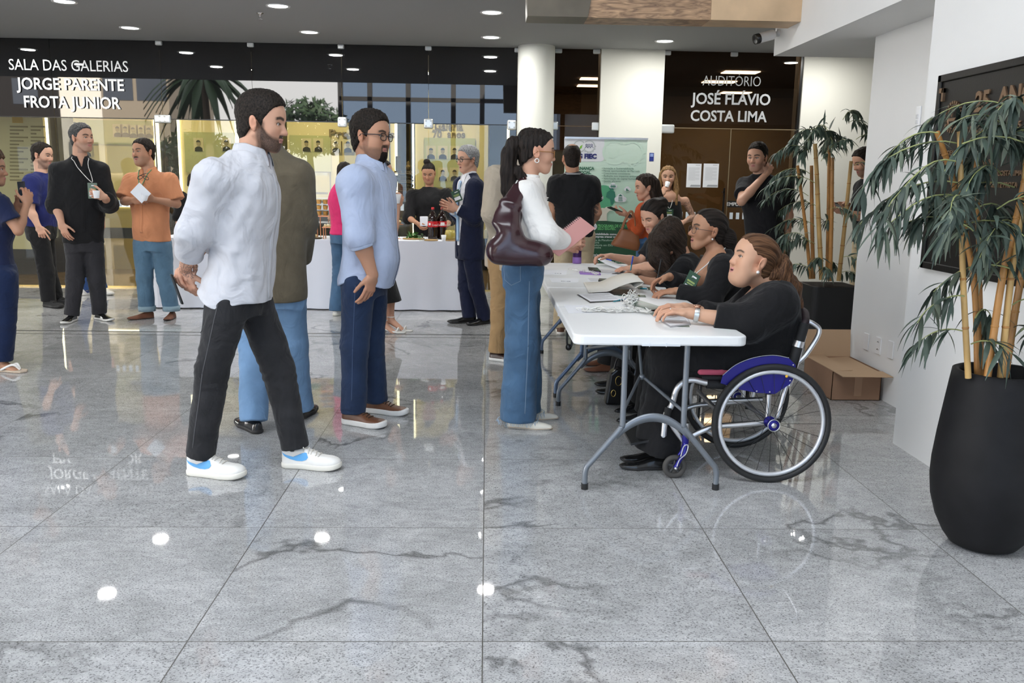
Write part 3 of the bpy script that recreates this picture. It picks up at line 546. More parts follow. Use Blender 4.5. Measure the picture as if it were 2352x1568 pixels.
# ================================================================ furniture and things
TZ = .74
plas = mat('table_plastic', (.82, .825, .82), .42, 0, .45, bump=.06, bscale=700); gm = mat('grey_enamel', (.19, .21, .235), .32, .35); blk = mat('black_plastic', (.012, .012, .012), .35); bluegrey = mat('blue_grey_enamel', (.13, .18, .27), .25, .4)
def rrect(x0, y0, x1, y1, r, n=6):
 P = []
 for cx_, cy_, a in ((x1-r, y1-r, 0), (x0+r, y1-r, PI/2), (x0+r, y0+r, PI), (x1-r, y0+r, 1.5*PI)): P += [(cx_+r*math.cos(a+t), cy_+r*math.sin(a+t)) for t in np.linspace(0, PI/2, n)]
 return P
def folding_table(y0, y1, x0, x1, label, legm):
 e = empty('folding_table', ((x0+x1)/2, (y0+y1)/2, 0), label, 'table', 'white folding tables')
 m = MB(); O = rrect(x0, y0, x1, y1, .045); m.prism(O, (0, 0, TZ-.046), (1, 0, 0), (0, 1, 0), (0, 0, .046)); t = m.build('tabletop', plas, e, .009, seg=3)
 xm = (x0+x1)/2; h = MB()
 h.box((xm-.085, y0-.0025, TZ-.047), (xm+.085, y0+.02, TZ-.036)).box((xm-.052, y0-.0035, TZ-.050), (xm-.0495, y0+.02, TZ-.032)).box((xm+.022, y0-.0035, TZ-.050), (xm+.0245, y0+.02, TZ-.032)); h.build('edge_handle', mat('plastic_shade', (.70, .73, .76), .4), e, .002)
 MB().box((x0-.001, (y0+y1)/2-.004, TZ-.05), (x1+.001, (y0+y1)/2+.004, TZ+.0008)).build('fold_seam', mat('seam_grey', (.62, .64, .66), .5), e)
 for yl, s_ in ((y0+.10, 1), (y1-.10, -1)):
  for q in (-1, 1):
   L = MB(); X = lambda v: xm+q*v
   pts = [(X(.14), yl, TZ-.047), (X(.14), yl, .33)]+[(X(.14+.155*t), yl, .33-.05*t*1-.16*t) for t in (.12, .5, .88)]+[(X(.305), yl, .085), (X(.305), yl, .012)]
   pts = [(X(.14), yl, TZ-.047), (X(.14), yl, .335), (X(.145), yl, .30), (X(.16), yl, .275), (X(.275), yl, .135), (X(.298), yl, .105), (X(.305), yl, .07), (X(.305), yl, .01)]
   lg = L.tube(bez(pts, 5), .0135, 12).build('leg', legm, e)
   MB().lathe([(.0165, 0), (.0165, .028)], (X(.305), yl, .0), 16).build('foot_cap', blk, e).parent = lg; bpy.data.objects[-1] if 0 else None
  a = MB(); rows = []
  for t in np.linspace(-1, 1, 17):
   zc = .345-.085*t*t; rows.append([(xm+.165*t, yl-.006, zc+.020), (xm+.165*t, yl-.008, zc), (xm+.165*t, yl-.006, zc-.020)])
  o = a.grid(rows).build('arch_brace', legm, e); sm = o.modifiers.new('solid', 'SOLIDIFY'); sm.thickness = .005
  b = MB(); c = A(xm+.0, yl+s_*.33, .46)
  for q in (-1, 1): b.tube([(xm+q*.14, yl, .37), c+A(q*.012, 0, -.005)], [.008, .008], 8)
  b.tube([c, (xm, yl+s_*.52, TZ-.045)], .008, 8); b.ball(c, .016, 10, 8); b.build('fold_strut', legm, e)
 for o in bpy.data.objects:
  if o.name.startswith('foot_cap') and o.parent and o.parent.parent == e: o.location = (0, 0, 0)
 return e
folding_table(3.77, 5.505, .385, 1.155, 'nearer white folding table with grey legs, in front of the wheelchair', gm)
folding_table(5.525, 7.22, .385, 1.155, 'farther white folding table, behind the nearer one, with the purple bottle on it', bluegrey)
# ---------------------------------------------------------------- wheelchair
alu = mat('polished_aluminium', (.70, .70, .71), .32, .95); tyre = mat('tyre_rubber', (.016, .016, .016), .6); rimm = mat('silver_rim', (.72, .73, .75), .42, .55); blue = mat('blue_anodised', (.015, .012, .22), .35, .3); fab = mat('black_upholstery', (.012, .012, .013), .7); spk = mat('spoke_black', (.02, .02, .02), .3, .5)
YN, YF = 3.975, 4.53
wc = empty('wheelchair', (1.36, 4.25, 0), 'manual wheelchair with silver frame and blue side guards at the near table end', 'wheelchair')
def wheel(cx_, y, r, tilt, s_):
 c = A(cx_, y+s_*.0, r*math.cos(tilt)); ax = A(0, math.cos(tilt)*s_, math.sin(tilt)); u = A(1, 0, 0); v = np.cross(ax, u); v = v if v[2] > 0 else -v
 c = A(cx_, y, 0)+v*r; C_ = lambda rr, n=64: [c+rr*(u*math.cos(a)+v*math.sin(a)) for a in np.linspace(0, 2*PI, n, endpoint=False)]
 w_ = empty('wheel', c); w_.parent = wc; w_.location = c-np.array(wc.location)
 P = lambda mb, n, m: mb.build(n, m, w_)
 P(MB().tube(C_(r-.014), .0145, 12, closed=True), 'tyre', tyre); mb = MB()
 V = []
 n = 64; prof = [(-.030, -.008), (-.030, .008), (-.043, .010), (-.050, .0), (-.043, -.010)]
 for a in np.linspace(0, 2*PI, n, endpoint=False): V += [c+(r+p)*(u*math.cos(a)+v*math.sin(a))+ax*q for p, q in prof]
 mb.add(V, [(i*5+k, i*5+(k+1) % 5, ((i+1) % n)*5+(k+1) % 5, ((i+1) % n)*5+k) for i in range(n) for k in range(5)], True); P(mb, 'rim', rimm)
 mb = MB()
 for k in range(24):
  a = 2*PI*k/24; b = a+(.35 if k % 2 else -.35); off = .028 if (k//2) % 2 else -.028
  mb.tube([c+.024*(u*math.cos(b)+v*math.sin(b))+ax*off, c+(r-.045)*(u*math.cos(a)+v*math.sin(a))], .0012, 5)
 P(mb, 'spokes', spk)
 P(MB().lathe([(.014, -.035), (.028, -.033), (.028, -.024), (.016, -.02), (.016, .02), (.028, .024), (.028, .034), (.020, .036), (.0001, .036)], c, 24, -ax*s_*-1 if False else A(0, -1, 0)), 'hub', blue)
 P(MB().lathe([(.012, 0), (.012, .005), (.0001, .005)], c+A(0, -.036, 0), 20, (0, -1, 0)), 'hub_cap', alu); P(MB().tube([c+A(0, -.037, 0)+.028*(u*math.cos(a)+A(0, 0, 1)*math.sin(a)) for a in np.linspace(0, 2*PI, 28, endpoint=False)], .0022, 6, closed=True), 'hub_ring', alu)
 return c
c1 = wheel(1.357, YN, .286, R_(3), -1); c2 = wheel(1.345, YF, .286, R_(-3), 1)
def fr(x, y, Y): return ony(x, y, Y)
yn, yf = YN+.075, YF-.075
tb = MB()
for Y, dx, dy in ((yn, 0, 0), (yf, 0, 0)):
 k = 0 if Y == yn else 1; B = lambda x, y: A(*(fr(x, y, yn)*A(1, 0, 1)))+A(0, Y, 0)
 tb.tube(bez([B(1800, 880), B(1700, 880), B(1632, 880), B(1585, 872), B(1556, 890), B(1543, 930), B(1530, 950), B(1524, 1000)], 5), .0145, 12)
 tb.tube(bez([B(1775, 968), B(1700, 975), B(1640, 980), B(1590, 1000), B(1572, 1015), B(1570, 1032)], 4), .0135, 10)
 tb.tube([B(1530, 955), B(1548, 985), B(1568, 1012)], .012, 10); tb.tube([B(1808, 880), B(1800, 905), B(1785, 960)], .011, 10); tb.tube([B(1812, 885), B(1830, 830), B(1846, 770)], .0135, 10); tb.tube([B(1766, 905), B(1762, 965)], .012, 10)
p1, p2 = fr(1775, 968, yn), fr(1775, 968, yf); tb.tube([c1+A(0, .05, 0), c2-A(0, .05, 0)], .014, 10)
a0 = A(*(fr(1524, 1000, yn)*A(1, 0, 1))); tb.tube([a0+A(0, yn, 0), a0+A(0, yf, 0)], .011, 8); a1 = A(*(fr(1650, 945, yn)*A(1, 0, 1))); tb.tube([a1+A(0, yn, 0), a1+A(0, yf, 0)], .012, 8)
tb.tube([a1+A(0, (yn+yf)/2, 0), A(*(fr(1780, 940, yn)*A(1, 0, 1)))+A(0, (yn+yf)/2, 0)], .012, 8)
tb.build('frame', alu, wc)
b0 = A(*(fr(1846, 770, yn)*A(1, 0, 1))); hb = MB(); hb.tube(bez([b0+A(-.03, yn, -.14), b0+A(.02, yn, -.09), b0+A(.075, yn+.005, .015), b0+A(.045, yn+.01, .055), b0+A(.0, yn+.02, .07)], 6), .0115, 10); hb.build('rear_bar', alu, wc); hb = MB(); hb.tube(bez([b0+A(-.03, yf, -.14), b0+A(.02, yf, -.09), b0+A(.075, yf-.005, .015), b0+A(.045, yf-.01, .055), b0+A(.0, yf-.02, .07)], 6), .0115, 10)
hb.build('rear_bar', alu, wc)
bk = MB(); rows = []
for t in np.linspace(0, 1, 9):
 y = yn-.01+(yf-yn+.02)*t; s_ = math.sin(PI*t)*.05; rows.append([b0*A(1, 0, 1)+A(-.055+s_, y, -.15), b0*A(1, 0, 1)+A(-.04+s_, y, -.05), b0*A(1, 0, 1)+A(-.022+s_, y, .05), b0*A(1, 0, 1)+A(-.012+s_, y, .075+.035*math.sin(PI*t))])
o = bk.grid(rows).build('backrest', mat('plum_upholstery', (.022, .012, .016), .6), wc); o.modifiers.new('solid', 'SOLIDIFY').thickness = .03
for Y in (yn, yf):
 MB().tube([b0*A(1, 0, 1)+A(-.045, Y, -.15), b0*A(1, 0, 1)+A(.0, Y, .06)], .024, 12).build('back_post_cover', fab, wc); MB().lathe([(.0255, -.015), (.0255, .015)], b0*A(1, 0, 1)+A(-.022, Y, -.04), 16, (.21, 0, 1)).build('clamp_band', alu, wc)
s0 = fr(1625, 880, yn); s1 = fr(1815, 880, yn); MB().box((s0[0]-.03, yn, s0[2]+.012), (s1[0], yf, s0[2]+.035)).build('seat_sling', fab, wc, .008)
MB().box((s0[0]-.045, yn+.005, s0[2]+.036), (s1[0]-.02, yf-.005, s0[2]+.066)).build('seat_cushion', mat('pink_cushion', (.55, .10, .16), .85, bump=.5, bscale=60), wc, .014, seg=3)
MB().tube([fr(1628, 882, yn)+A(-.01, 0, 0), fr(1665, 884, yn)], .021, 12).build('padding_sleeve', fab, wc); MB().tube([fr(1536, 935, yn), fr(1528, 968, yn)], .0185, 12).build('padding_sleeve', fab, wc)
for Y, s_ in ((YN+.035, -1), (YF-.035, 1)):
 pts = [fr(x, y, YN+.035) for x, y in ((1655, 880), (1660, 862), (1690, 838), (1730, 822), (1775, 816), (1812, 822), (1828, 838), (1827, 862), (1815, 882), (1780, 905), (1740, 902), (1700, 895))]; g = MB(); g.prism([(p[0], p[2]) for p in pts], (0, Y, 0), (1, 0, 0), (0, 0, 1), (0, .004, 0)); sg = g.build('side_guard', blue, wc, .002)
 if s_ < 0:
  for x, y in ((1738, 898), (1768, 900), (1815, 874), (1822, 838)): p = fr(x, y, Y); MB().lathe([(.004, 0), (.003, .003), (.0001, .003)], p, 10, (0, -1, 0)).build('bolt', alu, wc)
  MB().tube(bez([p+A(0, -.0, .001) for p in pts[1:6]], 4), .0018, 5).build('worn_edge', mat('bare_metal', (.6, .6, .62), .4, .6), wc)
MB().ball(fr(1807, 864, YN-.02), .007, 12, 8).build('valve_cap', mat('yellow_plastic', (.75, .42, .03), .4), wc)
for px_, py_, Y in ((1549, 1073, yn-.02), (1520, 1005, yf-.02)):
 c = ony(px_, py_, Y); r = .058; c[2] = r; w_ = empty('caster', c); w_.parent = wc; w_.location = c-np.array(wc.location)
 MB().tube([c+(r-.013)*A(math.cos(a), 0, math.sin(a)) for a in np.linspace(0, 2*PI, 40, endpoint=False)], .0135, 10, closed=True).build('tyre', mat('grey_tyre', (.07, .065, .06), .7), w_)
 m = MB(); m.lathe([(.014, -.014), (.014, .014)], c, 16, (0, 1, 0))
 for k in range(5): a = 2*PI*k/5+.3; m.tube([c+.01*A(math.cos(a), 0, math.sin(a)), c+.042*A(math.cos(a), 0, math.sin(a))], [.009, .007], 8)
 m.build('caster_hub', mat('dark_grey_plastic', (.05, .05, .05), .5), w_)
 top = ony(1569, 1022, yn) if Y < 4.3 else ony(1545, 962, yf); top = A(c[0]+.047, c[1], .175)
 f = MB()
 for s_ in (-.021, .021): f.tube([c+A(0, s_, 0), c+A(.020, s_, .040), c+A(.040, s_*.9, .072), top+A(0, s_*.4, 0)], [.011, .010, .012, .013], 10)
 f.build('caster_fork', mat('blue_fork', (.02, .018, .25), .3, .4), w_); g = MB(); g.lathe([(.016, 0), (.016, .04)], top, 16); g.build('fork_collar', blue, w_); MB().lathe([(.014, .04), (.014, .10)], top, 16).build('fork_stem', alu, w_)
 m = MB(); m.lathe([(.007, 0), (.007, .004), (.0001, .004)], c+A(0, -.032, 0), 12, (0, -1, 0)); m.build('axle_bolt', alu, w_)
 m = MB(); m.tube(bez([c+A(.004, -.034, .01), c+A(.016, -.034, .045), c+A(.045, -.033, .075), top+A(.008, -.024, -.005), top+A(-.012, -.024, -.01), c+A(.02, -.033, .06)], 5), .003, 5); m.build('worn_edge', mat('bare_metal', ()), w_)
MB().obox(a0*A(1, 0, 1)+A(-.05, (yn+yf)/2, -.035), A(.10, 0, .02), A(0, .17, 0), A(0, 0, .006)).build('footplate', blk, wc)
# ---------------------------------------------------------------- bamboo planters
bam = mat('bamboo_cane', (.42, .20, .055), .38, 0, .5, var=.25, vscale=6); bam2 = mat('bamboo_cane_pale', (.52, .33, .12), .38, 0, .5, var=.2, vscale=6)
leafm = mat('bamboo_leaf', (.035, .065, .048), .5, vcol=True, spec=.4); potm = mat('black_pot', (.009, .009, .010), .6, 0, .22, bump=.12, bscale=25, var=.2, vscale=12); soil = mat('soil', (.02, .015, .012), .95, bump=1, bscale=60); twig = mat('leaf_twig', (.33, .36, .14), .6)
def bamboo(e, canes, seed, R, cx_, cy_, zones, clamp, n_leaf=1., lsc=1., wsc=1., csc=1.):
 rg = random.Random(seed)
 nodes = []
 for k, (pts, r) in enumerate(canes):
  P = bez(pts, 12); L = len(P); m = MB(); rad = [r*(1-.2*i/L) for i in range(L)]; m.tube(P, rad, 12);
  c = m.build('cane', bam if k % 3 else bam2, e)
  step = max(3, int(L/6))
  for i in range(step, L-1, step): d = nrm(P[i+1]-P[i-1]); nm = MB(); nm.lathe([(rad[i]*1.0, -.005), (rad[i]*1.13, -.002), (rad[i]*1.13, .001), (rad[i]*1.0, .004)], P[i], 12, d); nodes.append((P[i], k)); o = nm.build('node_ring', bam, e); o.parent = c; o.location = (0, 0, 0)
 V, Fc, C = [], [], []; tws = []
 def leaf(p, d, L, w_, droop, col):
  side = nrm(np.cross(d, (rg.uniform(-.3, .3), rg.uniform(-.3, .3), 1))); b = len(V); pts = []; q = p.copy(); dd = d.copy()
  n = 6
  for i in range(n+1):
   t = i/n; wd = w_*(math.sin(PI*min(1, t*1.02+.06))**.8)*(1-.25*t) if 0 < i < n else .0008
   nl = nrm(np.cross(side, dd)); V.extend([q-side*wd, q+nl*wd*.25, q+side*wd]); C.extend([col]*3); dd = nrm(dd+A(0, 0, -droop/n)+side*rg.uniform(-.05, .05)); q = q+dd*L/n
   if clamp: q = clamp(q)
  for i in range(n):
   for j in (0, 1): Fc.append((b+i*3+j, b+i*3+j+1, b+i*3+3+j+1, b+i*3+3+j))
 for (p, dr, Ln, cnt) in zones:
  p = np.asarray(p, float); d = nrm(dr); br = [p]; q = p.copy(); n = 8
  for i in range(n): d = nrm(d+A(rg.uniform(-.12, .12), rg.uniform(-.12, .12), -.20)); q = q+d*Ln/n; q = clamp(q) if clamp else q; br.append(q)
  tws.append(MB().tube(br, [.0028]*5+[.0018]*4, 5))
  for j in range(int(cnt*n_leaf)):
   t = rg.uniform(.15, 1)*n; i = min(n-1, int(t)); b0_ = br[i]+(br[i+1]-br[i])*(t-i); dd = nrm((br[i+1]-br[i]))
   od = nrm(dd*.7+A(rg.gauss(0, .6), rg.gauss(0, .6), rg.gauss(-.35, .45))); g = rg.uniform(.65, 1.45); pale = rg.random() < .22
   col = (.075*g, .112*g, .085*g) if not pale else (.17*g, .21*g, .15*g)
   col = tuple(v*csc for v in col)
   leaf(b0_, od, rg.uniform(.085, .15)*lsc, rg.uniform(.010, .0165)*lsc*wsc, rg.uniform(.6, 2.2), col)
 me = bpy.data.meshes.new('foliage'); P = np.array(V)-np.array(wmat(e).translation); me.from_pydata(P.tolist(), [], Fc); me.polygons.foreach_set('use_smooth', [True]*len(Fc))
 a = me.color_attributes.new('Col', 'FLOAT_COLOR', 'POINT'); c4 = np.ones((len(V), 4), np.float32); c4[:, :3] = np.array(C); a.data.foreach_set('color', c4.ravel()); me.update(); fo = link_mesh('foliage', me, leafm, e)
 for t_ in tws: o = t_.build('twig', twig, e); o.parent = fo; o.location = (0, 0, 0)
e = empty('potted_bamboo', (1.985, 3.25, 0), 'tall artificial bamboo in rounded black pot at right edge before the plaque', 'potted plant', 'potted bamboos')
pc = A(1.985, 3.25, 0)
MB().lathe([(.10, 0), (.125, .012), (.150, .045), (.182, .11), (.205, .19), (.214, .27), (.213, .34), (.203, .45), (.19, .56), (.178, .66), (.172, .705), (.165, .708), (.150, .706), (.145, .69), (.150, .62), (.0001, .62)], pc, 64).build('pot', potm, e); MB().lathe([(.149, .60), (.06, .635), (.0001, .632)], pc, 32).build('soil', soil, e)
def cane_px(pl, Y): return [ony(x, y, Y+dy) for x, y, dy in pl]
C1 = [(cane_px([(2224, 868, -.05), (2212, 640, -.04), (2208, 450, -.02), (2204, 302, 0)], 3.22), .0115), (cane_px([(2246, 868, .05), (2236, 640, .08), (2190, 420, .1), (2152, 302, .1)], 3.25), .0125), (cane_px([(2268, 866, -.07), (2302, 640, -.06), (2335, 500, -.05), (2372, 330, -.05)], 3.22), .0135), (cane_px([(2298, 866, -.06), (2322, 640, -.06), (2348, 470, -.05), (2365, 280, -.05)], 3.22), .0125), (cane_px([(2308, 866, .03), (2345, 640, .05), (2395, 420, .05)], 3.25), .0145), (cane_px([(2255, 868, .08), (2250, 640, .1), (2244, 450, .1), (2235, 330, .1)], 3.25), .010)]
Z1 = []
rg = random.Random(5)
def zpx(x, y, Y, dr, L, n): return (ony(x, y, Y), dr, L, n)
for (x, y, dx, L, n) in ((2205, 330, -.9, .42, 26), (2155, 305, -1, .22, 12), (2205, 420, -1, .42, 24), (2210, 330, .6, .45, 28), (2330, 250, -.5, .35, 22), (2350, 300, -.7, .45, 28), (2360, 260, -.3, .3, 18), (2330, 430, -.7, .45, 30), (2215, 470, -.4, .40, 30), (2240, 480, .5, .4, 28), (2340, 520, -.5, .42, 30), (2300, 400, -.4, .4, 26), (2210, 520, .3, .35, 24), (2330, 620, -.6, .3, 18), (2215, 680, -1., .22, 9), (2212, 760, -.9, .22, 10), (2240, 730, .3, .2, 9), (2325, 700, .4, .2, 9), (2345, 760, .4, .2, 10), (2250, 390, .1, .35, 24), (2280, 330, .3, .35, 24), (2230, 790, .2, .16, 8), (2195, 370, -1.2, .48, 20), (2200, 450, -1.1, .36, 20), (2260, 560, -.2, .3, 22), (2290, 480, .2, .38, 26), (2340, 350, -.2, .38, 26), (2270, 620, .3, .25, 14)):
 Z1.append(zpx(x, y, 3.22+rg.uniform(-.1, .12), A(dx, rg.uniform(-.5, .35), .35), L, n))
bamboo(e, C1, 3, .3, 1.98, 3.25, Z1, lambda q: A(min(q[0], XW-.045), min(max(q[1], 2.86), 3.75), max(q[2], .64)), 2.1, 1.0, .68, .62)
e = empty('potted_bamboo', (3.06, 7.75, 0), 'smaller-looking artificial bamboo in square black pot behind the wheelchair', 'potted plant', 'potted bamboos')
MB().prism(rrect(2.85, 7.53, 3.275, 7.96, .05), (0, 0, 0), (1, 0, 0), (0, 1, 0), (0, 0, .53)).build('pot', mat('black_fibre_pot', (.010, .010, .011), .6), e, .006); MB().prism(rrect(2.88, 7.56, 3.245, 7.93, .04), (0, 0, .52), (1, 0, 0), (0, 1, 0), (0, 0, .012)).build('soil', soil, e)
C2 = [(cane_px([(1887, 642, -.05), (1880, 500, -.04), (1876, 400, -.04), (1872, 330, -.03)], 7.75), .021), (cane_px([(1906, 645, -.08), (1910, 500, -.08), (1911, 420, -.08), (1912, 362, -.07)], 7.75), .019), (cane_px([(1868, 640, .06), (1865, 500, .08), (1864, 380, .08)], 7.75), .018), (cane_px([(1926, 645, 0), (1940, 520, 0), (1955, 370, .02)], 7.75), .019), (cane_px([(1900, 640, .1), (1903, 480, .1), (1905, 330, .1)], 7.75), .018), (cane_px([(1862, 640, .0), (1850, 520, .0), (1832, 380, -.05)], 7.75), .016)]
Z2 = []
for (x, y, dx, L, n) in ((1850, 300, -.9, .40, 40), (1845, 330, -.7, .45, 34), (1850, 520, -.4, .5, 34), (1842, 620, -.4, .35, 22), (1840, 560, -.3, .45, 24), (1870, 300, -.5, .50, 34), (1880, 310, .5, .55, 34), (1930, 275, .3, .45, 30), (1945, 280, .8, .45, 32), (1960, 320, .5, .4, 26), (1840, 400, -.5, .45, 40), (1850, 420, -.5, .6, 44), (1835, 450, -.4, .55, 36), (1905, 330, .2, .55, 34), (1880, 370, .1, .5, 34), (1860, 480, -.3, .55, 36), (1850, 560, -.5, .45, 28), (1870, 600, -.4, .3, 18), (1900, 480, .6, .35, 16), (1930, 590, .9, .3, 14), (1905, 610, .2, .25, 16), (1880, 620, .0, .25, 16), (1920, 630, .5, .22, 12), (1955, 380, .4, .35, 18), (1890, 520, .2, .3, 14), (1838, 350, -.5, .5, 34), (1895, 300, -.1, .4, 22)):
 Z2.append(zpx(x+(22 if x < 1875 else 6), y, 7.72+rg.uniform(-.15, .15), A(dx*.8, rg.uniform(-.5, .4), .4), L*.78, n))
bamboo(e, C2, 8, .4, 3.06, 7.75, Z2, lambda q: A(q[0], max(q[1], 7.25), max(q[2], .54)), 1.25, 1.0, 1., .95)
# ---------------------------------------------------------------- cardboard box
cb = mat('cardboard', (.33, .19, .115), .8, var=.08, vscale=5); cb2 = mat('cardboard_inside', (.45, .30, .18), .85)
e = empty('cardboard_box', (2.46, 5.85, 0), 'open brown cardboard box on the floor against the white wall', 'box')
x0, x1, y0, y1, h = 2.29, 2.618, 5.60, 6.12, .195; t = .004
m = MB(); m.box((x0, y0, 0), (x1, y0+t, h)).box((x0, y1-t, 0), (x1, y1, h)).box((x0, y0, 0), (x0+t, y1, h)).box((x1-t, y0, 0), (x1, y1, h)).box((x0, y0, 0), (x1, y1, t)); m.build('box_body', cb, e)
def flap(p, u, v): MB().add([p, p+u, p+u+v, p+v], [(0, 1, 2, 3)]).build('flap', cb2, e).modifiers.new('solid', 'SOLIDIFY').thickness = .004
flap(A(x0, y1, h), A(x1-x0, 0, 0), A(0, .03, .19)); flap(A(x0, y0, h), A(x1-x0, 0, 0), A(.015, -.13, -.01)); flap(A(x1-.02, y0, h), A(0, y1-y0, 0), A(-.15, 0, -.012)); flap(A(x0, y0, h), A(0, y1-y0, 0), A(.13, 0, .006))
MB().box((x0+.15, y0-.0015, .03), (x0+.20, y0-.0002, h-.01)).build('tape_strip', mat('brown_tape', (.42, .25, .15), .3), e)
# ---------------------------------------------------------------- roll-up banner
YB = 9.3
def fl(x, y, Y=YB): p = ony(x, y, Y); return p[0], p[2]
bx0, bx1 = fl(1296, 400)[0], fl(1484, 400)[0]; bz1 = fl(1390, 318)[1]; e = empty('rollup_banner', ((bx0+bx1)/2, YB, 0), 'pale green and dark green roll-up banner behind the man in the black polo', 'banner')
pm = bpy.data.materials.new('banner_print'); pm.use_nodes = True; N = pm.node_tree.nodes; L = pm.node_tree.links; tc = N.new('ShaderNodeTexCoord'); sx = N.new('ShaderNodeSeparateXYZ'); L.new(tc.outputs['Object'], sx.inputs[0]); r = N.new('ShaderNodeValToRGB'); mp = N.new('ShaderNodeMapRange'); mp.inputs[2].default_value = 1.9; L.new(sx.outputs[2], mp.inputs[0]); L.new(mp.outputs[0], r.inputs[0]); L.new(r.outputs[0], N['Principled BSDF'].inputs['Base Color']); N['Principled BSDF'].inputs['Roughness'].default_value = .45
r.color_ramp.elements[0].position = .45; r.color_ramp.elements[0].color = (.36, .60, .44, 1); r.color_ramp.elements[1].position = .95; r.color_ramp.elements[1].color = (.72, .88, .75, 1)
MB().box((bx0, YB, .08), (bx1, YB+.004, bz1)).build('print', pm, e); MB().box((bx0-.02, YB-.06, 0), (bx1+.02, YB+.08, .08)).build('base', alu, e, .01); MB().tube([((bx0+bx1)/2, YB+.03, .08), ((bx0+bx1)/2, YB+.03, bz1)], .012, 10).build('pole', alu, e)
MB().box((bx0-.005, YB-.008, bz1-.008), (bx1+.005, YB+.01, bz1+.012)).build('top_rail', alu, e)
lay = [0]
def pc_(name, pts, m, dep=1):
 lay[0] += 1; Y = YB-.0012*dep-.00004*lay[0]; P = [fl(x, y) for x, y in pts]; return MB().prism(P, (0, Y, 0), (1, 0, 0), (0, 0, 1), (0, .0009, 0)).build(name, m, e)
def circ(cx_, cy_, r, n=28, r2=None): return [(cx_+r*math.cos(a), cy_+(r2 or r)*math.sin(a)) for a in np.linspace(0, 2*PI, n, endpoint=False)]
def ringp(name, cx_, cy_, r, wd, m, dep, a0=0, a1=2*PI, teeth=0):
 lay[0] += 1; dep = dep+.035*lay[0]
 mb = MB(); A_ = np.linspace(a0, a1, 40); rows = [[(lambda p: (p[0], YB-.0012*dep, p[1]))(fl(cx_+q*math.cos(a), cy_+q*math.sin(a))) for q in (r-wd/2, r+wd/2)] for a in A_]; mb.grid(rows, False)
 for k in range(teeth):
  a = 2*PI*k/teeth
  if not (a0 <= a <= a1): continue
  c = [(r+wd/2-1)*1, (r+wd*1.25)]; w_ = PI/teeth*.55; mb.add([(lambda p: (p[0], YB-.0012*dep-.0002, p[1]))(fl(cx_+q*math.cos(a+b), cy_+q*math.sin(a+b))) for q, b in ((c[0], -w_), (c[1], -w_*.8), (c[1], w_*.8), (c[0], w_))], [(0, 1, 2, 3)])
 return mb.build(name, m, e)
pw = mat('print_white', (.80, .82, .84), .5); pg = mat('print_grey', (.52, .56, .56), .5); navy = mat('print_navy', (.01, .015, .14), .5); lg = mat('print_leaf', (.22, .52, .05), .5); pale = mat('print_pale_green', (.66, .84, .70), .5); dg = mat('print_dark_green', (.018, .085, .040), .5); tg = mat('print_text_green', (.04, .16, .09), .5); bg_ = mat('print_bright_green', (.16, .55, .20), .5); hand_c = mat('print_beige', (.72, .70, .58), .5); gl = mat('print_globe', (.10, .42, .22), .5); gl2 = mat('print_globe_dark', (.03, .20, .13), .5); ltx = mat('print_mint', (.50, .70, .56), .5)
pc_('white_card', [(1296, 317), (1388, 317), (1388, 362), (1386, 368), (1380, 371), (1296, 371)], pw, 1)
ringp('circle_mark', 1331, 336, 13, 2.6, pg, 2, .35, 5.6); ringp('gear_mark', 1353, 336, 13, 2.4, pg, 2, -2.3, 2.6, 14); pc_('leaf_mark', [(1325, 343), (1323, 337), (1329, 339), (1331, 343)], lg, 2); pc_('leaf_mark', [(1331, 343), (1332, 336), (1338, 332), (1336, 340)], lg, 2)
for dx in (-6, 0, 6): ringp('people_mark', 1353+dx, 333, 2, 1, navy, 2); ringp('people_mark', 1353+dx, 340, 3.4, 1, navy, 2, PI, 2*PI)
ringp('watermark_circle', 1412, 350, 26, 5, pale, 1, .4, 5.5); ringp('watermark_gear', 1452, 350, 24, 5, pale, 1, -2.3, 2.6, 14); pc_('watermark_leaf', [(1400, 362), (1397, 348), (1407, 354), (1411, 364)], pale, 1); pc_('watermark_leaf', [(1411, 364), (1412, 350), (1424, 342), (1420, 356)], pale, 1)
def tx(body, x0, x1, yb, hp, m, bold=0, dep=2):
 lay[0] += 1; p0, p1 = fl(x0, yb), fl(x1, yb); sz = (fl(x0, yb-hp)[1]-p0[1])/.69; o = text_obj('printed_text', body, sz, (p0[0], YB-.0012*dep-.00004*lay[0], p0[1]), (1, 0, 0), (0, 0, 1), m, e, .0003, 'LEFT', bold); lx = [v.co.x for v in o.data.vertices]; k = (p1[0]-p0[0])/(max(lx)-min(lx)); l0 = min(lx)
 for v in o.data.vertices: v.co.x = l0+(v.co.x-l0)*k
tx('ESG FIEC', 1313, 1370, 363, 10, navy, .004)
tx('GOVERNANÇA', 1302, 1365, 389, 6.5, tg, .002); tx('SOCIAL.', 1330, 1358, 399, 6.5, tg, .002)
for k, s_ in enumerate(('• Inovação e Sustentabilidade', '• Novas oportunidades de Mercado', '• Crescimento consistente', '• Redução nos impactos ambientais', '• Valorização do capital humano', '• Gestão eficiente')): tx(s_, 1382, (1455, 1469, 1447, 1472, 1463, 1425)[k], 388+k*5.9, 4, tg)
pc_('globe', circ(1386, 453, 28), gl, 1); pc_('continent', [(1402, 436), (1412, 440), (1414, 454), (1407, 470), (1403, 470), (1401, 457), (1392, 452), (1394, 442)], gl2, 2); pc_('continent', [(1398, 431), (1408, 432), (1410, 437), (1401, 436)], gl2, 2)
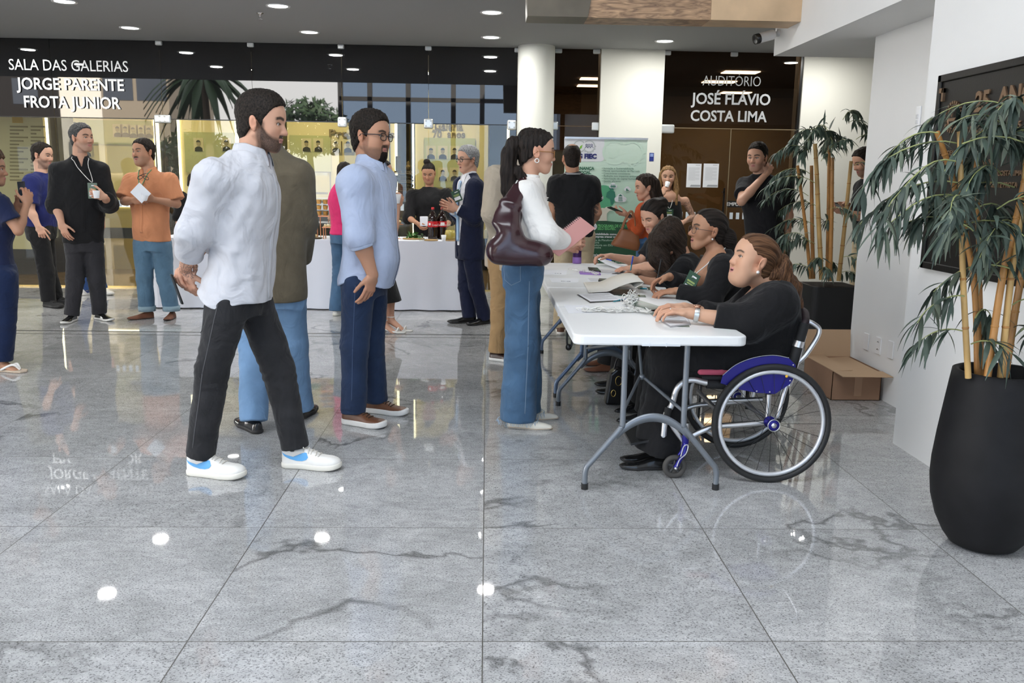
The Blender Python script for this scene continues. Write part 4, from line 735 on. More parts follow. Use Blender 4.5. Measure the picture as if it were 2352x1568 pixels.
for cx_, cy_, s_ in ((1408, 427, 1.), (1441, 434, .85), (1425, 456, 1.5)):
 pc_('cloud', circ(cx_, cy_-2*s_, 5.5*s_, 18), pw, 3); pc_('cloud', circ(cx_-5*s_, cy_+1*s_, 4.2*s_, 16), pw, 3); pc_('cloud', circ(cx_+5*s_, cy_+1*s_, 4.2*s_, 16), pw, 3); pc_('cloud', [(cx_-6*s_, cy_), (cx_+6*s_, cy_), (cx_+6*s_, cy_+5*s_), (cx_-6*s_, cy_+5*s_)], pw, 3)
pc_('building_mark', [(1420, 450), (1425, 446), (1430, 450)], gl2, 4)
for dx in (-4, -1, 2): pc_('building_mark', [(1425+dx, 452), (1426.5+dx, 452), (1426.5+dx, 459), (1425+dx, 459)], gl2, 4)
pc_('building_mark', [(1420, 460), (1430, 460), (1430, 461.5), (1420, 461.5)], gl2, 4); pc_('factory_mark', [(1438, 433), (1441, 433), (1441, 436), (1444, 436), (1444, 438), (1438, 438)], gl2, 4)
for dx in (-4, 0, 4): pc_('people_mark', circ(1408+dx, 425, 1.3, 10), gl2, 4); pc_('people_mark', [(1406+dx, 427), (1410+dx, 427), (1410+dx, 430), (1406+dx, 430)], gl2, 4)
pc_('hands', [(1360, 484), (1372, 480), (1384, 477), (1388, 478), (1392, 475), (1412, 474), (1422, 476), (1412, 483), (1400, 484), (1394, 490), (1394, 507), (1374, 507), (1374, 490), (1368, 487)], hand_c, 3)
pc_('dark_field', [(1297, 512)]+[(x, 507-3*math.sin((x-1297)/30)) for x in range(1297, 1490, 8)]+[(1484, 690), (1303, 690)], dg, 1)
pc_('seal', circ(1362, 520, 9, 24), pw, 2); tx('FIEC', 1356, 1368, 522, 4, navy, 0, 3)
for s_, x0, x1, y, hp, mm, b in (('PROGRAMA DE CERTIFICAÇÃO', 1372, 1470, 521, 6, bg_, .001), ('SELO ESG-FIEC', 1372, 1414, 527.5, 6, bg_, .001), ('Sustentabilidade como diferencial para', 1352, 1462, 539, 4.5, pw, .0008), ('a sua empresa crescer mais.', 1352, 1420, 545, 4.5, pw, .0008), ('Licença da Plataforma ESG-FIEC', 1350, 1440, 553, 4.5, ltx, 0), ('Auditoria', 1350, 1376, 558.5, 4.5, ltx, 0), ('Consultoria em ESG e Sustentabilidade', 1350, 1460, 564.5, 4.5, ltx, 0), ('Corporativa', 1350, 1380, 570, 4.5, ltx, 0), ('CONTEÚDO', 1349, 1380, 590, 6, pw, .001), ('para alinhar seu negócio às', 1349, 1425, 596.5, 4.5, ltx, 0), ('diretrizes nacionais, e alcançar', 1349, 1435, 602, 4.5, ltx, 0)): tx(s_, x0, x1, y, hp, mm, b)
# ---------------------------------------------------------------- buffet table
YT0, YT1, BZ = 9.45, 10.15, .752
xa, xb = -3.50, -.075
lin = mat('white_linen', (.74, .76, .83), .85, bump=.1, bscale=250)
e = empty('buffet_table', ((xa+xb)/2, 9.8, 0), 'long buffet table hidden under a floor-length white cloth', 'table')
MB().box((xa+.02, YT0+.02, BZ-.04), (xb-.02, YT1-.02, BZ-.006)).build('tabletop', plas, e)
for x in (xa+.13, xb-.06):
 for y in (YT0+.08, YT1-.08): MB().tube([(x, y, BZ-.04), (x, y, 0)], .016, 10).build('leg', gm, e)
m = MB(); per = []
for x in np.linspace(xa, xb, 90): per.append((x, YT0, 0, -1))
for y in np.linspace(YT0, YT1, 20)[1:]: per.append((xb, y, 1, 0))
for x in np.linspace(xb, xa, 40)[1:]: per.append((x, YT1, 0, 1))
for y in np.linspace(YT1, YT0, 20)[1:-1]: per.append((xa, y, -1, 0))
rows = []
for t in np.linspace(0, 1, 12):
 row = []
 for i, (x, y, nx, ny) in enumerate(per):
  s_ = (x*3.1+y*2.3); f = (.5+.5*math.sin(s_*2.2+math.sin(s_*1.3)*2))*.030*t+.012*t*math.sin(s_*7+1.)
  if nx < 0: z = BZ*(1-t)+.012*t; f += .10*t*max(0, 1-abs(y-YT0)/.5)
  row.append((x+nx*f*1.0-(.0 if not nx < 0 else 0), y+ny*f, BZ+(.012-BZ)*t))
 row.append(row[0]); rows.append(row)
m.grid(rows); top_i = len(m.v); m.add([(p[0], p[1], BZ) for p in per], [list(range(len(per)))]); tag(m.build('tablecloth', lin, None), 'white floor-length cloth draped over the long buffet table', 'tablecloth')
def on_buf(x, yb, Y): p = ony(x, yb, Y); p[2] = BZ+.001; return p
cop = mat('copper', (.55, .24, .13), .3, .8); whp = mat('white_cup_plastic', (.80, .81, .83), .35); food = mat('food_orange', (.85, .42, .10), .5, var=.3, vscale=60); bread = mat('bread', (.62, .45, .22), .7, var=.2, vscale=50); wdb = mat('board_wood', (.42, .27, .11), .5, var=.15, vscale=14); herb = mat('herb_green', (.05, .16, .03), .6, var=.4, vscale=40); glsm = glassmat('tumbler_glass', (.9, .92, .9));
c = on_buf(752, 550, 9.90); e = empty('food_stand', c, 'tall copper stand of small dessert cups on white trays on the buffet', 'food stand')
MB().box((c[0]-.10, c[1]-.10, c[2]+.225), (c[0]+.12, c[1]+.10, c[2]+.24)).build('stand_plate', cop, e, .004)
for dx in (-.09, .11):
 for dy in (-.09, .09): MB().tube([(c[0]+dx, c[1]+dy, c[2]), (c[0]+dx, c[1]+dy, c[2]+.23)], .006, 8).build('leg', cop, e)
k = 0
for lv in range(3):
 z = c[2]+.2405+lv*.062
 if lv:
  tr = empty('serving_tray', (c[0], c[1], z-.006), ['lower', 'middle white tray of dessert cups', 'upper white tray of dessert cups'][lv], 'tray', 'white trays on the copper stand'); MB().box((c[0]-.12, c[1]-.10, z-.006), (c[0]+.12, c[1]+.10, z-.001)).build('tray_plate', whp, tr, .002)
 for dx in (-.075, -.005, .065):
  d = empty('dessert_cup', (c[0]+dx, c[1]-.05, z), 'clear dessert cup with orange filling and lid, %s, %s row' % (('left', 'middle', 'right')[int(round((dx+.075)/.07))], ('bottom', 'middle', 'top')[lv]), 'dessert cup', 'dessert cups on the copper stand')
  MB().lathe([(.021, .001), (.029, .045)], (c[0]+dx, c[1]-.05, z), 16).build('filling', food, d); MB().lathe([(.0225, 0), (.031, .050), (.033, .052)], (c[0]+dx, c[1]-.05, z), 16).build('cup', glsm, d)
tr = empty('serving_tray', (c[0], c[1], c[2]+.42), 'topmost white tray on the copper stand', 'tray', 'white trays on the copper stand'); MB().box((c[0]-.09, c[1]-.10, c[2]+.422), (c[0]+.12, c[1]+.10, c[2]+.427)).build('tray_plate', whp, tr, .002)
c = on_buf(762, 553, 9.6); e = empty('food_stand', c, 'low copper stand of canapes in front of the dessert cups', 'food stand'); MB().box((c[0]-.09, c[1]-.07, c[2]+.12), (c[0]+.10, c[1]+.07, c[2]+.13)).build('stand_plate', cop, e, .003)
for dx in (-.075, .085):
 for dy in (-.06, .06): MB().tube([(c[0]+dx, c[1]+dy, c[2]), (c[0]+dx, c[1]+dy, c[2]+.12)], .006, 8).build('leg', cop, e)
for j, (dx, dy) in enumerate(((-.06, -.04), (-.02, -.045), (.02, -.04), (.06, -.045), (-.04, 0), (.0, .0), (.045, .0))):
 p = A(c[0]+dx, c[1]+dy, c[2]+.1312); d = empty('canape', p, 'small round canape with pale topping on the low copper stand', 'canape', 'canapes on the low copper stand'); MB().lathe([(.017, 0), (.019, .012), (.0001, .014)], p, 12).build('toast', bread, d); MB().ball(p+A(0, 0, .02), (.013, .013, .010), 10, 7).build('topping', mat('cream_topping', (.75, .68, .48), .5), d)
c = on_buf(716, 552, 9.60); e = empty('food_platter', c, 'dark wooden platter of small rolls beside the khaki jacket', 'platter'); MB().lathe([(.10, .001), (.12, .012), (.11, .014), (.0001, .012)], c, 24).build('plate', mat('dark_platter', (.08, .05, .03), .5), e); MB().ball(c+A(-.01, .06, .13), (.06, .05, .045), 14, 10).build('garnish', herb, e); MB().lathe([(.03, .012), (.05, .09), (.0001, .09)], c+A(-.01, .06, 0), 16).build('garnish_bowl', mat('dark_platter', ()), e)
for j, (dx, dy, dz) in enumerate(((-.05, -.06, .03), (0, -.07, .03), (.05, -.06, .03), (-.03, -.03, .065), (.03, -.03, .065))):
 p = c+A(dx, dy, dz-.013); d = empty('bread_roll', p, 'small pale bread roll on the dark platter beside the khaki jacket', 'bread roll', 'rolls on the dark platter'); MB().ball(p+A(0, 0, .018), (.024, .022, .018), 12, 8).build('roll', bread, d)
# right part of the buffet
for x, Y, w_, lab in ((950, 9.72, .12, 'oval wooden board under the leafy garnish'), (990, 9.52, .075, 'round wooden board in front of the two soda bottles'), (1034, 9.56, .085, 'round wooden board under the juice jug')):
 c = on_buf(x, 552, Y); e = empty('serving_board', c, lab, 'board', 'wooden boards on the buffet'); MB().lathe([(w_*.97, 0), (w_, .004), (w_, .010), (w_*.96, .013), (.0001, .013)], c, 32).build('board', wdb, e)
c = on_buf(950, 552, 9.72); e = empty('leaf_garnish', c+A(0, 0, .013), 'heap of green salad leaves on the wooden board behind the blue shirt', 'garnish'); rg = random.Random(2); m = MB()
for k in range(60):
 p = c+A(rg.gauss(0, .042), rg.gauss(0, .025), .02+abs(rg.gauss(0, .022))); a = nrm([rg.gauss(0, 1), rg.gauss(0, 1), rg.gauss(0, .4)])*.022; b = nrm(np.cross(a, [rg.gauss(0, 1), rg.gauss(0, 1), 1]))*.013; m.grid([[p-a-b*.3, p-a*.9+b*.3], [p-b, p+b], [p+a*.6-b*.8, p+a*.6+b*.8], [p+a-b*.1, p+a+b*.1]])
m.build('leaves', herb, e)
colam = mat('cola_dark', (.012, .004, .003), .08, spec=.6); redm = mat('red_label', (.52, .008, .015), .4);
for i, (x, lab) in enumerate(((994, 'left dark soda bottle with red cap and red label on the buffet'), (1015, 'right dark soda bottle with red label beside the juice jug'))):
 c = on_buf(x, 550, 9.74 if i == 0 else 9.80); e = empty('soda_bottle', c, lab, 'bottle', 'dark soda bottles on the buffet'); h = .335
 MB().lathe([(.040, 0), (.053, .006), (.055, .03), (.051, .09), (.054, .13), (.055, .20), (.052, .235), (.035, .275), (.019, .305), (.014, .315), (.014, .335)], c, 28).build('bottle_body', colam, e); MB().lathe([(.0552, .135), (.0556, .137), (.0556, .196), (.0552, .198)], c, 28).build('label', redm, e); MB().lathe([(.0155, .325), (.016, .345), (.013, .349), (.0001, .349)], c, 18).build('cap', redm, e)
 t = text_obj('label_script', 'Coca-Cola', .030, (c[0]-.005, c[1]-.0575, c[2]+.150), (1, .12, 0), (0, 0, 1), mat('label_white', (.8, .8, .8), .5), e, .0005, 'LEFT', 0, .8)
 MB().obox((c[0]-.03 if i == 0 else c[0]+.01, c[1]-.056, c[2]+.168), (.010 if i == 0 else .022, 0, 0), (0, .003, 0), (0, 0, .012 if i == 0 else .018)).build('info_patch', mat('label_white', ()), e)
c = on_buf(1034, 552, 9.56); c[2] += .0125; e = empty('juice_jug', c, 'glass jug half full of yellow juice beside the soda bottles', 'jug')
MB().lathe([(.052, .004), (.060, .02), (.058, .06), (.049, .10), (.0001, .10)], c, 28).build('juice', mat('yellow_juice', (.62, .47, .10), .25), e); MB().lathe([(.054, .0), (.062, .02), (.060, .06), (.042, .14), (.033, .19), (.038, .23)], c, 28).build('glass_body', glsm, e)
c = on_buf(970, 551, 9.50); e = empty('sugar_bowl', c, 'small lidded glass bowl left of the soda bottles', 'bowl'); MB().lathe([(.03, 0), (.045, .012), (.045, .04), (.042, .042)], c, 20).build('bowl', glsm, e); MB().lathe([(.046, .042), (.03, .055), (.008, .06), (.012, .072), (.0001, .075)], c, 20).build('lid', glsm, e)
c = on_buf(1019, 552, 9.47); e = empty('paper_cup', c, 'white paper cup in front of the juice jug', 'cup'); MB().lathe([(.020, 0), (.028, .065), (.027, .065), (.019, .004), (.0001, .004)], c, 20).build('cup', whp, e)
c = on_buf(912, 552, 9.75); e = empty('cake_stand', c, 'small copper cake stand with a pale roll behind the blue shirt', 'food stand'); MB().lathe([(.05, 0), (.006, .01), (.006, .15), (.07, .155), (.072, .162), (.0001, .162)], c, 24).build('stand', cop, e); MB().ball(c+A(.01, 0, .185), (.04, .03, .023), 14, 10).build('roll', bread, e)
# ---------------------------------------------------------------- things on the folding tables
def on(x, y, dz=.0012): p = onz(x, y, TZ); p[2] = TZ+dz; return p
def quad(name, px4, m, parent, th=.0008, z=.0006):
 P = [on(x, y, z) for x, y in px4]; return MB().prism([(p[0], p[1]) for p in P], (0, 0, TZ+z), (1, 0, 0), (0, 1, 0), (0, 0, th)).build(name, m, parent)
c = on(1325, 605); e = empty('water_bottle', c, 'dark purple water bottle with lilac base on the farther folding table', 'bottle'); pd = mat('purple_steel', (.05, .012, .09), .35, .3);
MB().lathe([(.034, .0), (.037, .003), (.037, .05), (.0365, .052)], c, 32).build('silicone_boot', mat('lilac_silicone', (.27, .14, .42), .55), e); MB().lathe([(.0352, .05), (.0352, .185), (.033, .20), (.0001, .20)], c, 32).build('bottle_body', pd, e); MB().lathe([(.031, .2), (.031, .225), (.010, .228), (.010, .245), (.0001, .245)], c, 24).build('lid', mat('purple_lid', (.045, .012, .07), .4), e); MB().box((c[0]-.028, c[1]-.011, c[2]+.24), (c[0]+.03, c[1]+.011, c[2]+.253)).build('carry_handle', mat('purple_lid', ()), e, .004)
def doc(px4, label, name='paper_sheet', cat='paper', lines=None, words=None, board=None, z=.0006):
 P = np.mean([on(x, y, 0) for x, y in px4], 0); e = empty(name, P, label, cat)
 if board:
  B = quad('board', [(x+(x-np.mean([q[0] for q in px4]))*.06, y+(y-np.mean([q[1] for q in px4]))*.08+1) for x, y in px4], board, e, .003, z); z += .0035
 quad('sheet', px4, paper, e, .0007, z)
 a, b, c_, d = [on(x, y, z+.0008) for x, y in px4]
 f = lambda u, v: a+(b-a)*u+(d-a)*v+(c_-b-d+a)*u*v
 if lines:
  m = MB()
  for k in range(lines): v = .12+.76*k/lines; m.grid([[f(.08, v), f(.08, v+.4/lines)], [f(.92 if k % 4 else .7, v), f(.92 if k % 4 else .7, v+.4/lines)]], False)
  m.build('print_lines', mat('ink_pale', (.5, .5, .51), .8), e)
 if words:
  for s_, u0, u1, v, h in words:
   o = f(u0, v); uu = f(u1, v)-o; vv = f(u0, v-.15)-o; t = text_obj('printed_text', s_, np.linalg.norm(uu)/max(1, len(s_))*1.7*h, o+A(0, 0, .0003), uu, vv, dark_ink, e, .0002, 'LEFT', .001)
 return e
doc([(1247, 619), (1303, 621), (1300, 631), (1247, 630)], 'white name card at the far left end of the farther table', words=[('H-J', .5, .9, .8, 1.)])
doc([(1262, 638), (1330, 640), (1328, 649), (1268, 648)], 'white letter card on the farther table left of the clipboard', words=[('D-G', .35, .8, .8, .8)])
doc([(1296, 700), (1352, 702), (1362, 719), (1306, 719)], 'white letter card on the nearer table beside the loose cords', words=[('A-C', .6, .98, .75, .9)])
doc([(1345, 638), (1400, 640), (1425, 648), (1352, 647)], 'white form on the farther table left of the dark case', lines=5)
doc([(1365, 617), (1430, 622), (1440, 632), (1370, 627)], 'white printed sheets beside the phone on the farther table', lines=6)
doc([(1425, 622), (1470, 626), (1452, 634), (1400, 631)], 'white form under the hands of the bowed woman', lines=6)
doc([(1328, 677), (1398, 673), (1430, 690), (1356, 694)], 'printed form on a black clipboard on the nearer table', 'clipboard', 'clipboard', lines=12, board=blk)
doc([(1500, 724), (1575, 726), (1585, 745), (1540, 750)], 'form on a grey clipboard under the wheelchair woman\'s hands', 'clipboard', 'clipboard', lines=9, board=mat('grey_board', (.35, .35, .37), .5))
# curled sheet
e = empty('curled_sheet', on(1400, 668), 'cream sheet curling over at its right side, on the nearer table', 'paper'); m = MB(); a, b = on(1340, 650), on(1352, 674); u = on(1455, 652)-a; rows = []
for t in np.linspace(0, 1, 26):
 s_ = t*1.35; z = .02*math.sin(min(1, s_)*1.2)+(.05*math.sin(max(0, (s_-.35))*2.9) if s_ > .35 else 0); x = s_ if s_ < 1.0 else 2.0-s_*1.0
 x = s_-(max(0, s_-.95)**1.4)*1.9; rows.append([a+u*x+A(0, 0, abs(z)+.004), (a+b)/2+u*x*1.0+A(0, 0, abs(z)*1.15+.004), b+u*x*1.02+A(0, 0, abs(z)*1.05+.004)])
o = m.grid(rows).build('sheet', mat('cream_paper', (.78, .74, .66), .8), e); o.modifiers.new('solid', 'SOLIDIFY').thickness = .0006
e = empty('clipboard', on(1395, 676), 'black clipboard lying under the curled cream sheet', 'clipboard'); quad('board', [(1356, 664), (1450, 666), (1470, 680), (1362, 676)], blk, e, .003, .0006)
# phone, case, pens, lanyards, badges
def slab(name, px4, label, cat, m, th, extra=None):
 P = np.mean([on(x, y, 0) for x, y in px4], 0); e = empty(name, P, label, cat); quad('body', px4, m, e, th, .0006);
 if extra: extra(e)
 return e
slab('phone', [(1330, 625), (1376, 627), (1380, 632), (1332, 630)], 'lilac phone lying under white cable on the farther table', 'phone', mat('lilac_silicone', ()), .010)
slab('power_bank', [(1350, 617), (1372, 618), (1380, 626), (1354, 625)], 'black power bank beside the lilac phone', 'power bank', blk, .012)
slab('pencil_case', [(1376, 644), (1402, 645), (1408, 650), (1374, 649)], 'dark slim case on the farther table', 'case', blk, .015); slab('tablet', [(1440, 642), (1480, 645), (1490, 652), (1445, 650)], 'dark tablet under the bowed woman\'s hands', 'tablet', blk, .008)
def pen(p, q, label, m, z=.006, cap=None):
 a, b = on(*p, z), on(*q, z); e = empty('pen', (a+b)/2, label, 'pen', 'pens on the tables'); MB().tube([a, a+(b-a)*.1, b], [.0015, .004, .004], 8).build('barrel', m, e); MB().tube([a+(b-a)*.6, b], .0048, 8).build('cap', cap or m, e)
bp = mat('blue_pen', (.01, .06, .5), .3); tp = mat('teal_pen', (.02, .25, .32), .25)
pen((1408, 695), (1442, 687), 'teal and blue pen lying by the clipboard on the nearer table', tp, cap=bp); pen((1470, 664), (1486, 665), 'teal pen among the badges on the nearer table', tp); pen((1515, 714), (1545, 716), 'black marker with blue end by the wheelchair woman\'s hand', blk, .008, bp)
cord = mat('white_cord', (.80, .79, .75), .8)
def tangle(name, pts, label, n, r, spread, seed, group=None, z=.006, loops=3, up=.02):
 rg = random.Random(seed); C = np.mean([on(*p, 0) for p in pts], 0); e = empty(name, C, label, 'lanyard cord', group); P0 = [on(*p, z) for p in pts]
 for k in range(n):
  P = []; j0 = (len(P0)-1)*k/max(1, n-1); dj = rg.uniform(-.6, .6)
  for i in range(loops*3):
   j = min(max(j0+dj*(i/(loops*3)-.5), 0), len(P0)-1.001); a = P0[int(j)]+(P0[int(j)+1]-P0[int(j)])*(j-int(j)); th = i*2.1+rg.uniform(-.7, .7); rr_ = spread*rg.uniform(.5, 1.7); P.append(a+A(rr_*math.cos(th), rr_*math.sin(th), abs(rg.gauss(0, up))))
  MB().tube(bez(P, 8), r, 5).build('cord_loop', cord, e)
tangle('lanyard_cords', [(1340, 716), (1380, 716), (1420, 718), (1465, 716), (1490, 722)], 'loose pile of white lanyard cords strung along the nearer table', 22, .0021, .026, 4, loops=3, up=.010)
tangle('cord_coil', [(1440, 700), (1452, 698), (1448, 706)], 'coiled ball of white lanyard cords at the end of the badge stack', 16, .0021, .028, 7, loops=3, up=.028)
tangle('cable', [(1312, 620), (1330, 626), (1355, 628), (1370, 632)], 'white charging cable tangled round the lilac phone', 9, .0016, .022, 9, loops=3, up=.008)
e = empty('badge_stack', on(1490, 704), 'thick fanned stack of dark green badges beside the coil of cords', 'badge stack', None); gb = mat('badge_green', (.025, .075, .045), .35)
for k in range(16):
 a = on(1455+k*.8, 700+.9*k, .004+.0016*(16-k)*.9); b = on(1525-k*.4, 712+.35*k, .003+.001*k); d = (b-a); sd = nrm(np.cross(d, (0, 0, 1)))*.030*(1-.02*k); MB().add([a-sd, b-sd, b+sd, a+sd], [(0, 1, 2, 3)]).build('badge', gb if k % 3 else mat('badge_black', (.02, .02, .02), .3), e).modifiers.new('solid', 'SOLIDIFY').thickness = .0008
def badge_flat(px4, label):
 e = slab('name_badge', px4, label, 'badge', gb, .0012); e['group'] = 'green badges lying on the tables'; a, b, c_, d = [on(x, y, .0024) for x, y in px4]; f = lambda u, v: a+(b-a)*u+(d-a)*v
 MB().add([f(.35, .15), f(.6, .15), f(.6, .85), f(.35, .85)], [(0, 1, 2, 3)]).build('white_patch', paper, e); MB().add([f(.75, .2), f(.8, .2), f(.8, .8), f(.75, .8)], [(0, 1, 2, 3)]).build('printed_text', mat('badge_gold', (.30, .38, .12), .5), e)
badge_flat([(1422, 674), (1482, 678), (1484, 683), (1420, 679)], 'dark green badge beside the black clipboard'); badge_flat([(1490, 717), (1545, 722), (1550, 727), (1498, 724)], 'dark green badge at the top of the grey clipboard'); badge_flat([(1460, 655), (1500, 661), (1508, 667), (1466, 664)], 'pile-end green badge near the woman with glasses'); badge_flat([(1546, 742), (1580, 741), (1584, 751), (1545, 750)], 'green clip badge at near edge of the grey clipboard'); badge_flat([(1412, 640), (1440, 644), (1432, 650), (1410, 646)], 'green badge beside the tablet on the farther table')
# strap hanging under the table edge, handbag under the table
e = empty('hanging_strap', (.47, 5.3, .5), 'black buckled strap hanging below the left table edge', 'strap'); p = [ony(x, y, 5.0) for x, y in ((1303, 735), (1302, 765), (1303, 792), (1308, 800), (1313, 790), (1312, 765), (1309, 735))]; p[0][2] = p[-1][2] = TZ-.053; MB().tube(bez(p, 5), .006, 6).build('strap_loop', blk, e); MB().ball(ony(1306, 797, 5.0), (.018, .012, .02), 10, 8).build('buckle', blk, e)
bagm = mat('black_leather', (.012, .011, .011), .28, 0, .5); gold_m = mat('gold_hardware', (.65, .45, .15), .25, .9)
c = onz(1416, 926); c = A(c[0]+.02, c[1], 0); e = empty('handbag', c, 'black handbag with gold buckles on the floor under the table', 'bag'); m = MB(); m.prism([(-.10, 0), (.10, 0), (.085, .20), (-.03, .24), (-.075, .2)], c+A(0, -.05, .001), (1, 0, 0), (0, 0, 1), (0, .10, 0)); m.build('bag_body', bagm, e, .015, seg=3)
MB().tube(bez([c+A(-.05, 0, .2), c+A(-.02, 0, .30), c+A(.04, 0, .29), c+A(.06, 0, .2)], 6), .006, 8).build('bag_handle', bagm, e); m = MB(); m.tube([c+A(-.02, -.055, .16)+.02*A(math.cos(a), 0, math.sin(a)*1.5) for a in np.linspace(0, 2*PI, 20, endpoint=False)], .003, 6, closed=True); m.build('buckle', gold_m, e); MB().tube([c+A(-.05, -.055, .08)+.014*A(math.cos(a), 0, math.sin(a)*1.5) for a in np.linspace(0, 2*PI, 20, endpoint=False)], .003, 6, closed=True).build('buckle', gold_m, e); MB().tube([c+A(.01, -.056, .165), c+A(.03, -.056, .15)], .005, 6).build('red_tag', redm, e)
# ================================================================ implicit modelling of bodies and clothes
class Grid:
 def __init__(s, lo, hi, h, fine=()):
  s.ax = []
  for k in range(3):
   c = lo[k]; out = [c]
   while c < hi[k]:
    st = h
    for fl, fh, fs in fine:
     if fl[k]-h <= c <= fh[k]: st = min(st, fs)
    c += st; out.append(c)
   s.ax.append(np.array(out, np.float32))
  s.F = np.full([len(a) for a in s.ax], .5, np.float32)
 def _sl(s, lo, hi, pad):
  r = []
  for k in range(3):
   a = s.ax[k]; i = max(0, int(np.searchsorted(a, lo[k]-pad))-1); j = min(len(a), int(np.searchsorted(a, hi[k]+pad))+1)
   if j-i < 1: return None
   r.append(slice(i, j))
  return tuple(r)
 def _pts(s, sl): return s.ax[0][sl[0]][:, None, None], s.ax[1][sl[1]][None, :, None], s.ax[2][sl[2]][None, None, :]
 def add(s, f, lo, hi, k=.01, op='u'):
  sl = s._sl(lo, hi, k*1.2+.004)
  if sl is None: return s
  d = f(*s._pts(sl)).astype(np.float32); a = s.F[sl]
  if op == 'u': s.F[sl] = smin(a, d, k)
  elif op == 's': s.F[sl] = -smin(-a, d, k)
  else: s.F[sl] = -smin(-a, -d, k)
  return s
 def prim(s, p, k=.01, op='u'): return s.add(p[0], p[1], p[2], k, op)
 def displace(s, f, band=.03):
  m = np.abs(s.F) < band
  i, j, k = np.nonzero(m)
  s.F[i, j, k] += f(s.ax[0][i], s.ax[1][j], s.ax[2][k]).astype(np.float32); return s
 def clip(s, f, k=.004):
  s.F = -smin(-s.F, -f(s.ax[0][:, None, None], s.ax[1][None, :, None], s.ax[2][None, None, :]).astype(np.float32), k); return s
 def mesh(s):
  F = s.F; I = F < 0; nx, ny, nz = F.shape
  c = np.zeros((nx-1, ny-1, nz-1), np.uint8)
  for dx in (0, 1):
   for dy in (0, 1):
    for dz in (0, 1): c += I[dx:nx-1+dx, dy:ny-1+dy, dz:nz-1+dz]
  act = (c > 0) & (c < 8); ii, jj, kk = np.nonzero(act); n = len(ii)
  vid = np.full(act.shape, -1, np.int32); vid[ii, jj, kk] = np.arange(n)
  cv = {(a, b, d): F[ii+a, jj+b, kk+d] for a in (0, 1) for b in (0, 1) for d in (0, 1)}
  acc = np.zeros((n, 3)); cnt = np.zeros(n)
  for a in cv:
   for ax in range(3):
    if a[ax]: continue
    b = list(a); b[ax] = 1; b = tuple(b); va, vb = cv[a], cv[b]; m = (va < 0) != (vb < 0)
    t = np.where(m, va/np.where(m, va-vb, 1), 0)
    for q in range(3): acc[:, q] += m*(t if q == ax else a[q])
    cnt += m
  acc /= cnt[:, None]
  V = np.stack([s.ax[q][ix]+acc[:, q]*(s.ax[q][ix+1]-s.ax[q][ix]) for q, ix in enumerate((ii, jj, kk))], 1)
  Q = []
  for ax in range(3):
   a = [slice(1, -1)]*3; b = [slice(1, -1)]*3; a[ax] = slice(0, -1); b[ax] = slice(1, None)
   A_, B_ = I[tuple(a)], I[tuple(b)]
   for sg in (0, 1):
    m = (A_ & ~B_) if sg == 0 else (~A_ & B_)
    i, j, k = np.nonzero(m); p = [i, j, k]
    for q in range(3):
     if q != ax: p[q] = p[q]+1
    u, w_ = (ax+1) % 3, (ax+2) % 3
    def at(du, dw):
     r = list(p); r[u] = r[u]+du; r[w_] = r[w_]+dw; return vid[r[0], r[1], r[2]]
    q = np.stack([at(-1, -1), at(0, -1), at(0, 0), at(-1, 0)], 1)
    Q.append(q if sg == 0 else q[:, ::-1])
  Q = np.concatenate(Q); Q = Q[(Q >= 0).all(1)]
  return V, Q
def smin(a, b, k):
 h = np.clip(.5+.5*(b-a)/k, 0, 1); return b+(a-b)*h-k*h*(1-h)
def smooth_mesh(V, Q, it=1, lam=.5):
 for _ in range(it):
  S = np.zeros_like(V); c = np.zeros(len(V))
  for a, b in ((0, 1), (1, 2), (2, 3), (3, 0)):
   np.add.at(S, Q[:, a], V[Q[:, b]]); np.add.at(S, Q[:, b], V[Q[:, a]]); np.add.at(c, Q[:, a], 1); np.add.at(c, Q[:, b], 1)
  V = V+lam*(S/np.maximum(c, 1)[:, None]-V)
 return V
def sdf_obj(name, G, m, parent, col=None, strand=None, smooth=1):
 V, Q = G.mesh(); V = smooth_mesh(V, Q, smooth); n = len(V)
 me = bpy.data.meshes.new(name); me.vertices.add(n); me.loops.add(len(Q)*4); me.polygons.add(len(Q))
 P = V-np.array(wmat(parent).translation) if parent is not None else V
 me.vertices.foreach_set('co', P.astype(np.float32).ravel()); me.loops.foreach_set('vertex_index', Q.astype(np.int32).ravel())
 me.polygons.foreach_set('loop_start', np.arange(0, len(Q)*4, 4, dtype=np.int32)); me.polygons.foreach_set('loop_total', np.full(len(Q), 4, np.int32))
 me.polygons.foreach_set('use_smooth', np.ones(len(Q), bool)); me.update(calc_edges=True); me.validate()
 if col is not None:
  a = me.color_attributes.new('Col', 'FLOAT_COLOR', 'POINT'); c = np.ones((n, 4), np.float32); c[:, :3] = col(V); a.data.foreach_set('color', c.ravel())
 if strand is not None:
  a = me.attributes.new('Str', 'FLOAT_VECTOR', 'POINT'); a.data.foreach_set('vector', strand(V).astype(np.float32).ravel())
 return link_mesh(name, me, m, parent)
def _bb(pts, r): P = np.array(pts); return P.min(0)-r, P.max(0)+r
def rc(a, b, ra, rb=None):
 """round cone"""
 rb = ra if rb is None else rb; a = np.asarray(a, float); b = np.asarray(b, float); ab = b-a; L2 = max(ab@ab, 1e-9)
 def f(x, y, z):
  t = np.clip(((x-a[0])*ab[0]+(y-a[1])*ab[1]+(z-a[2])*ab[2])/L2, 0, 1)
  return np.sqrt((x-a[0]-t*ab[0])**2+(y-a[1]-t*ab[1])**2+(z-a[2]-t*ab[2])**2)-(ra+t*(rb-ra))
 lo, hi = _bb([a, b], max(ra, rb)); return f, lo, hi
